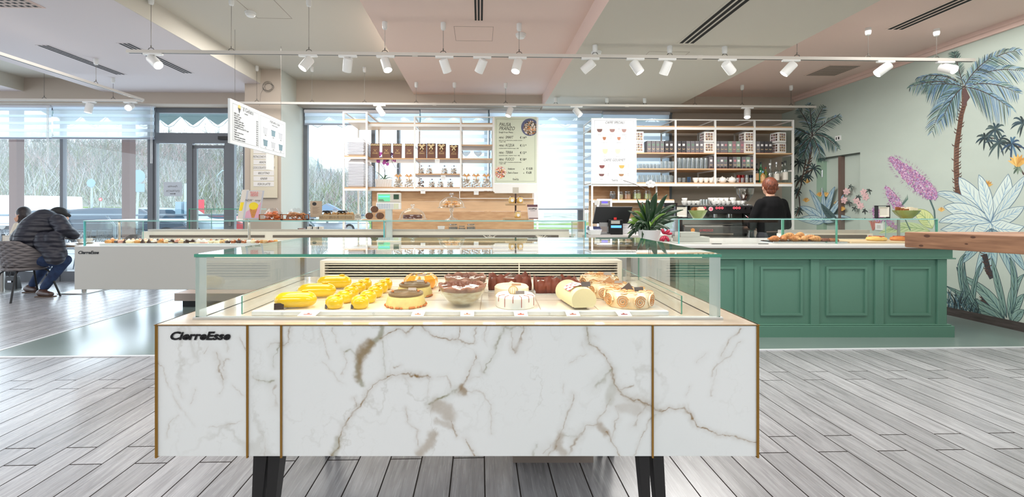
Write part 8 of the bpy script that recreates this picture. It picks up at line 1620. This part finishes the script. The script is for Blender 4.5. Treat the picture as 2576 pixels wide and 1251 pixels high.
mb = MB(); mb.ell(hd+Vector((.01, 0, .035)), (.108, .10, .085), 20, 12); mb.caps(hd+Vector((.08, .02, 0)), hd+Vector((.11, .06, -.02)), .05, .03); mb.build('cap', mat('cap_black', (26, 28, 30), .7), t, remesh=.01); MB().box(-.012, .012, -.008, 0, -.008, .008).build('cap_buckle', CHR, t, loc=tuple(hd+Vector((-.04, -.095, .0)))); MB().box(-.008, .008, -.008, 0, -.008, .008).build('cap_buckle', CHR, t, loc=tuple(hd+Vector((.0, -.1, -.012))))
# ---- woman behind
M0 = (PX(48, 7.7), 7.7, 0); t = thing('person', M0, 0, 'woman with long dark hair and cream sweater resting her face on her hand', 'person')
mb = MB(); hd = W(57, 538, 7.7); mb.ell(hd, (.082, .09, .11), 16, 12); mb.ell(hd+Vector((-.09, -.01, -.005)), (.018, .012, .022), 8, 6); mb.ell(hd+Vector((-.075, -.01, -.045)), (.018, .025, .012), 8, 6); mb.ell(hd+Vector((-.06, 0, -.08)), (.035, .035, .03), 8, 6); mb.caps(W(60, 575, 7.75), hd, .055, .05); mb.caps(W(60, 590, 7.8), W(60, 620, 7.8), .13, .13)
hand(mb, W(42, 556, 7.6), (.1, .2, 1), (-1, 0, 0), .9, .8); mb.caps(W(60, 655, 7.8), W(20, 655, 7.7), .09, .07); mb.caps(W(20, 655, 7.7), W(28, 700, 7.7), .06, .045); mb.build('body', SKN, t, remesh=.012)
mb = MB(); mb.caps(W(62, 580, 7.8), W(66, 640, 7.85), .15, .16, 16); mb.caps(W(50, 578, 7.75), W(30, 606, 7.55), .075, .06, 14); mb.caps(W(28, 608, 7.52), W(42, 566, 7.58), .058, .042, 14); mb.caps(W(72, 580, 7.9), W(60, 610, 7.6), .075, .06); mb.build('cream_sweater', mat('cream_knit', (226, 216, 198), .85, bump=(60, .2)), t, remesh=.012)
mb = MB(); mb.caps(W(64, 650, 7.85), W(20, 652, 7.7), .12, .09, 14); mb.caps(W(20, 652, 7.7), W(30, 700, 7.7), .085, .06, 14); mb.build('black_trousers', mat('black_cloth', (26, 26, 30), .7), t, remesh=.013)
o = MB().caps(W(24, 704, 7.7), W(44, 704, 7.66), .045, .03).build('shoe', BLK, t, remesh=.01)
mb = MB(); mb.ell(hd+Vector((.02, 0, .02)), (.09, .102, .112), 20, 14); mb.caps(hd+Vector((.04, -.03, -.02)), W(70, 575, 7.72), .075, .06, 14); mb.caps(hd+Vector((0, -.06, -.06)), W(58, 575, 7.62), .04, .04); mb.build('hair', mat('dark_brown_hair', (42, 30, 30), .45, noise=(20, .4), stretch=(4, 4, 1)), t, remesh=.01)
# ================================================================ SEATING
QLT = mat('quilted_taupe', (110, 104, 104), .6)
nt = QLT.node_tree; b_ = nt.nodes['Principled BSDF']; tc = nt.nodes.new('ShaderNodeTexCoord'); hh_ = []
for k, dv in enumerate(('X', 'Z')):
    mp = nt.nodes.new('ShaderNodeMapping'); mp.inputs['Rotation'].default_value = (0, .85 if k == 0 else .55, 0); nt.links.new(tc.outputs['Object'], mp.inputs[0]); wv = nt.nodes.new('ShaderNodeTexWave'); wv.bands_direction = dv; wv.inputs['Scale'].default_value = 5.5; nt.links.new(mp.outputs[0], wv.inputs['Vector']); hh_.append(wv.outputs['Fac'])
mn = nt.nodes.new('ShaderNodeMath'); mn.operation = 'MINIMUM'; nt.links.new(hh_[0], mn.inputs[0]); nt.links.new(hh_[1], mn.inputs[1]); bu = nt.nodes.new('ShaderNodeBump'); bu.inputs['Strength'].default_value = .8; bu.inputs['Distance'].default_value = .02; nt.links.new(mn.outputs[0], bu.inputs['Height']); nt.links.new(bu.outputs[0], b_.inputs['Normal'])
BKM = mat('black_metal', (26, 26, 28), .4, .4)
def tubchair(loc, rot, label, sc_=1.0):
    t = thing('dining_chair', loc, rot, label, 'chair', 'quilted tub chairs'); rows = []
    for j in range(9):                                   # shell rising from the seat
        v = j/8; row = []
        for i in range(25):
            a = -PI*.97+(PI*.94)*0+ (PI*1.94)*i/24-PI/2*0; a = -PI/2+(-1.9+3.8*i/24); r = .19+.10*v**.7; hgt = (.46+.38*v) if True else 0
            fr_ = max(0, (abs(-1.9+3.8*i/24)-.9)/1.0); zz = .45+.41*v*(1-.55*min(1, fr_)); row.append((1.05*r*math.cos(a), r*math.sin(a), zz))
        rows.append(row)
    mb = MB(); mb.surf(rows); mb.build('backrest', QLT, t, solid=.022)
    MB().lathe([(.2, .42), (.23, .44), (.22, .47), (0, .475)], n=28).build('seat', QLT, t)
    for sx in (-1, 1):
        for sy in (-1, 1): MB().tube([(sx*.13, sy*.13, .43), (sx*.17, sy*.17, .38), (sx*.25, sy*.25, 0)], .012, 8).build('leg', BKM, t)
    MB().tube([(-.14, -.14, .42), (.14, -.14, .42), (.14, .14, .42), (-.14, .14, .42)], .01, 6, closed=True).build('seat_frame', BKM, t)
    return t
tubchair((PX(72, 6.55), 6.5, 0), -.35, 'quilted taupe chair with black metal legs under the man in the jacket').scale = (1.16, 1.1, 1.0)
tubchair((PX(68, 7.85), 7.85, 0), .9, 'quilted chair mostly hidden behind the seated man, holding the woman'); tubchair((PX(290, 7.4), 7.5, 0), 2.4, 'quilted dark chair beyond the left end of the white case')
def ctable(px, Y, label, w_=.36, lit=0):
    t = thing('cafe_table', (PX(px, Y), Y, 0), .0, label, 'table', 'square cafe tables'); MB().box(-w_, w_, -.34, .34, .735, .765).build('table_top', mat('table_pale_wood', (206, 186, 166), .35, noise=(5, .12), stretch=(1, 8, 1)), t, bevel=.004); MB().cyl((0, 0, .015), .035, .72, 18).build('column', STL, t); MB().box(-.22, .22, -.22, .22, 0, .015).build('base_plate', STL, t); return t
ctable(212, 7.0, 'square cafe table with two coffee cups where the man leans', .40); ctable(5, 7.0, 'square cafe table at the left edge carrying the napkin holder', .36)
for i, (px, Y, lb) in enumerate(((202, 6.95, 'white coffee cup on a saucer nearest the man'), (224, 7.1, 'white coffee cup on a saucer further right on the cafe table'))):
    s_ = thing('cup_and_saucer', (PX(px, Y), Y, .7655), 0, lb, 'cup', 'cups on the cafe table'); MB().lathe([(.04, 0), (.075, .012), (.074, .015), (.03, .006), (0, .006)], n=22).build('saucer', PRC, s_); cup(.07, .042).build('cup', PRC, s_, loc=(0, 0, .007))
napkin(17, 6.75, .766, 'black napkin holder on the cafe table at the left edge', .16)
# handbag below the table
t = thing('handbag', (PX(32, 7.2), 7.2, 0), 0, 'black handbag with a buckle standing under the left table', 'handbag'); MB().frus((-.11, .11, -.05, .05), (-.09, .09, -.03, .03), 0, .22).build('bag_body', BLK, t, bevel=.015); MB().tube([(-.07, 0, .2), (-.05, 0, .34), (.05, 0, .34), (.07, 0, .2)], .008, 6).build('bag_handle', BLK, t); MB().box(-.03, .03, -.052, -.046, .12, .15).build('buckle', CHR, t)
# unseen dark wall behind the viewer, added to calm reflections in the case glass
rst('wall_front_added', MB().box(-13, XR, -4.2, -4, 0, 3.9), mat('wall_umber', (150, 140, 130), .85))
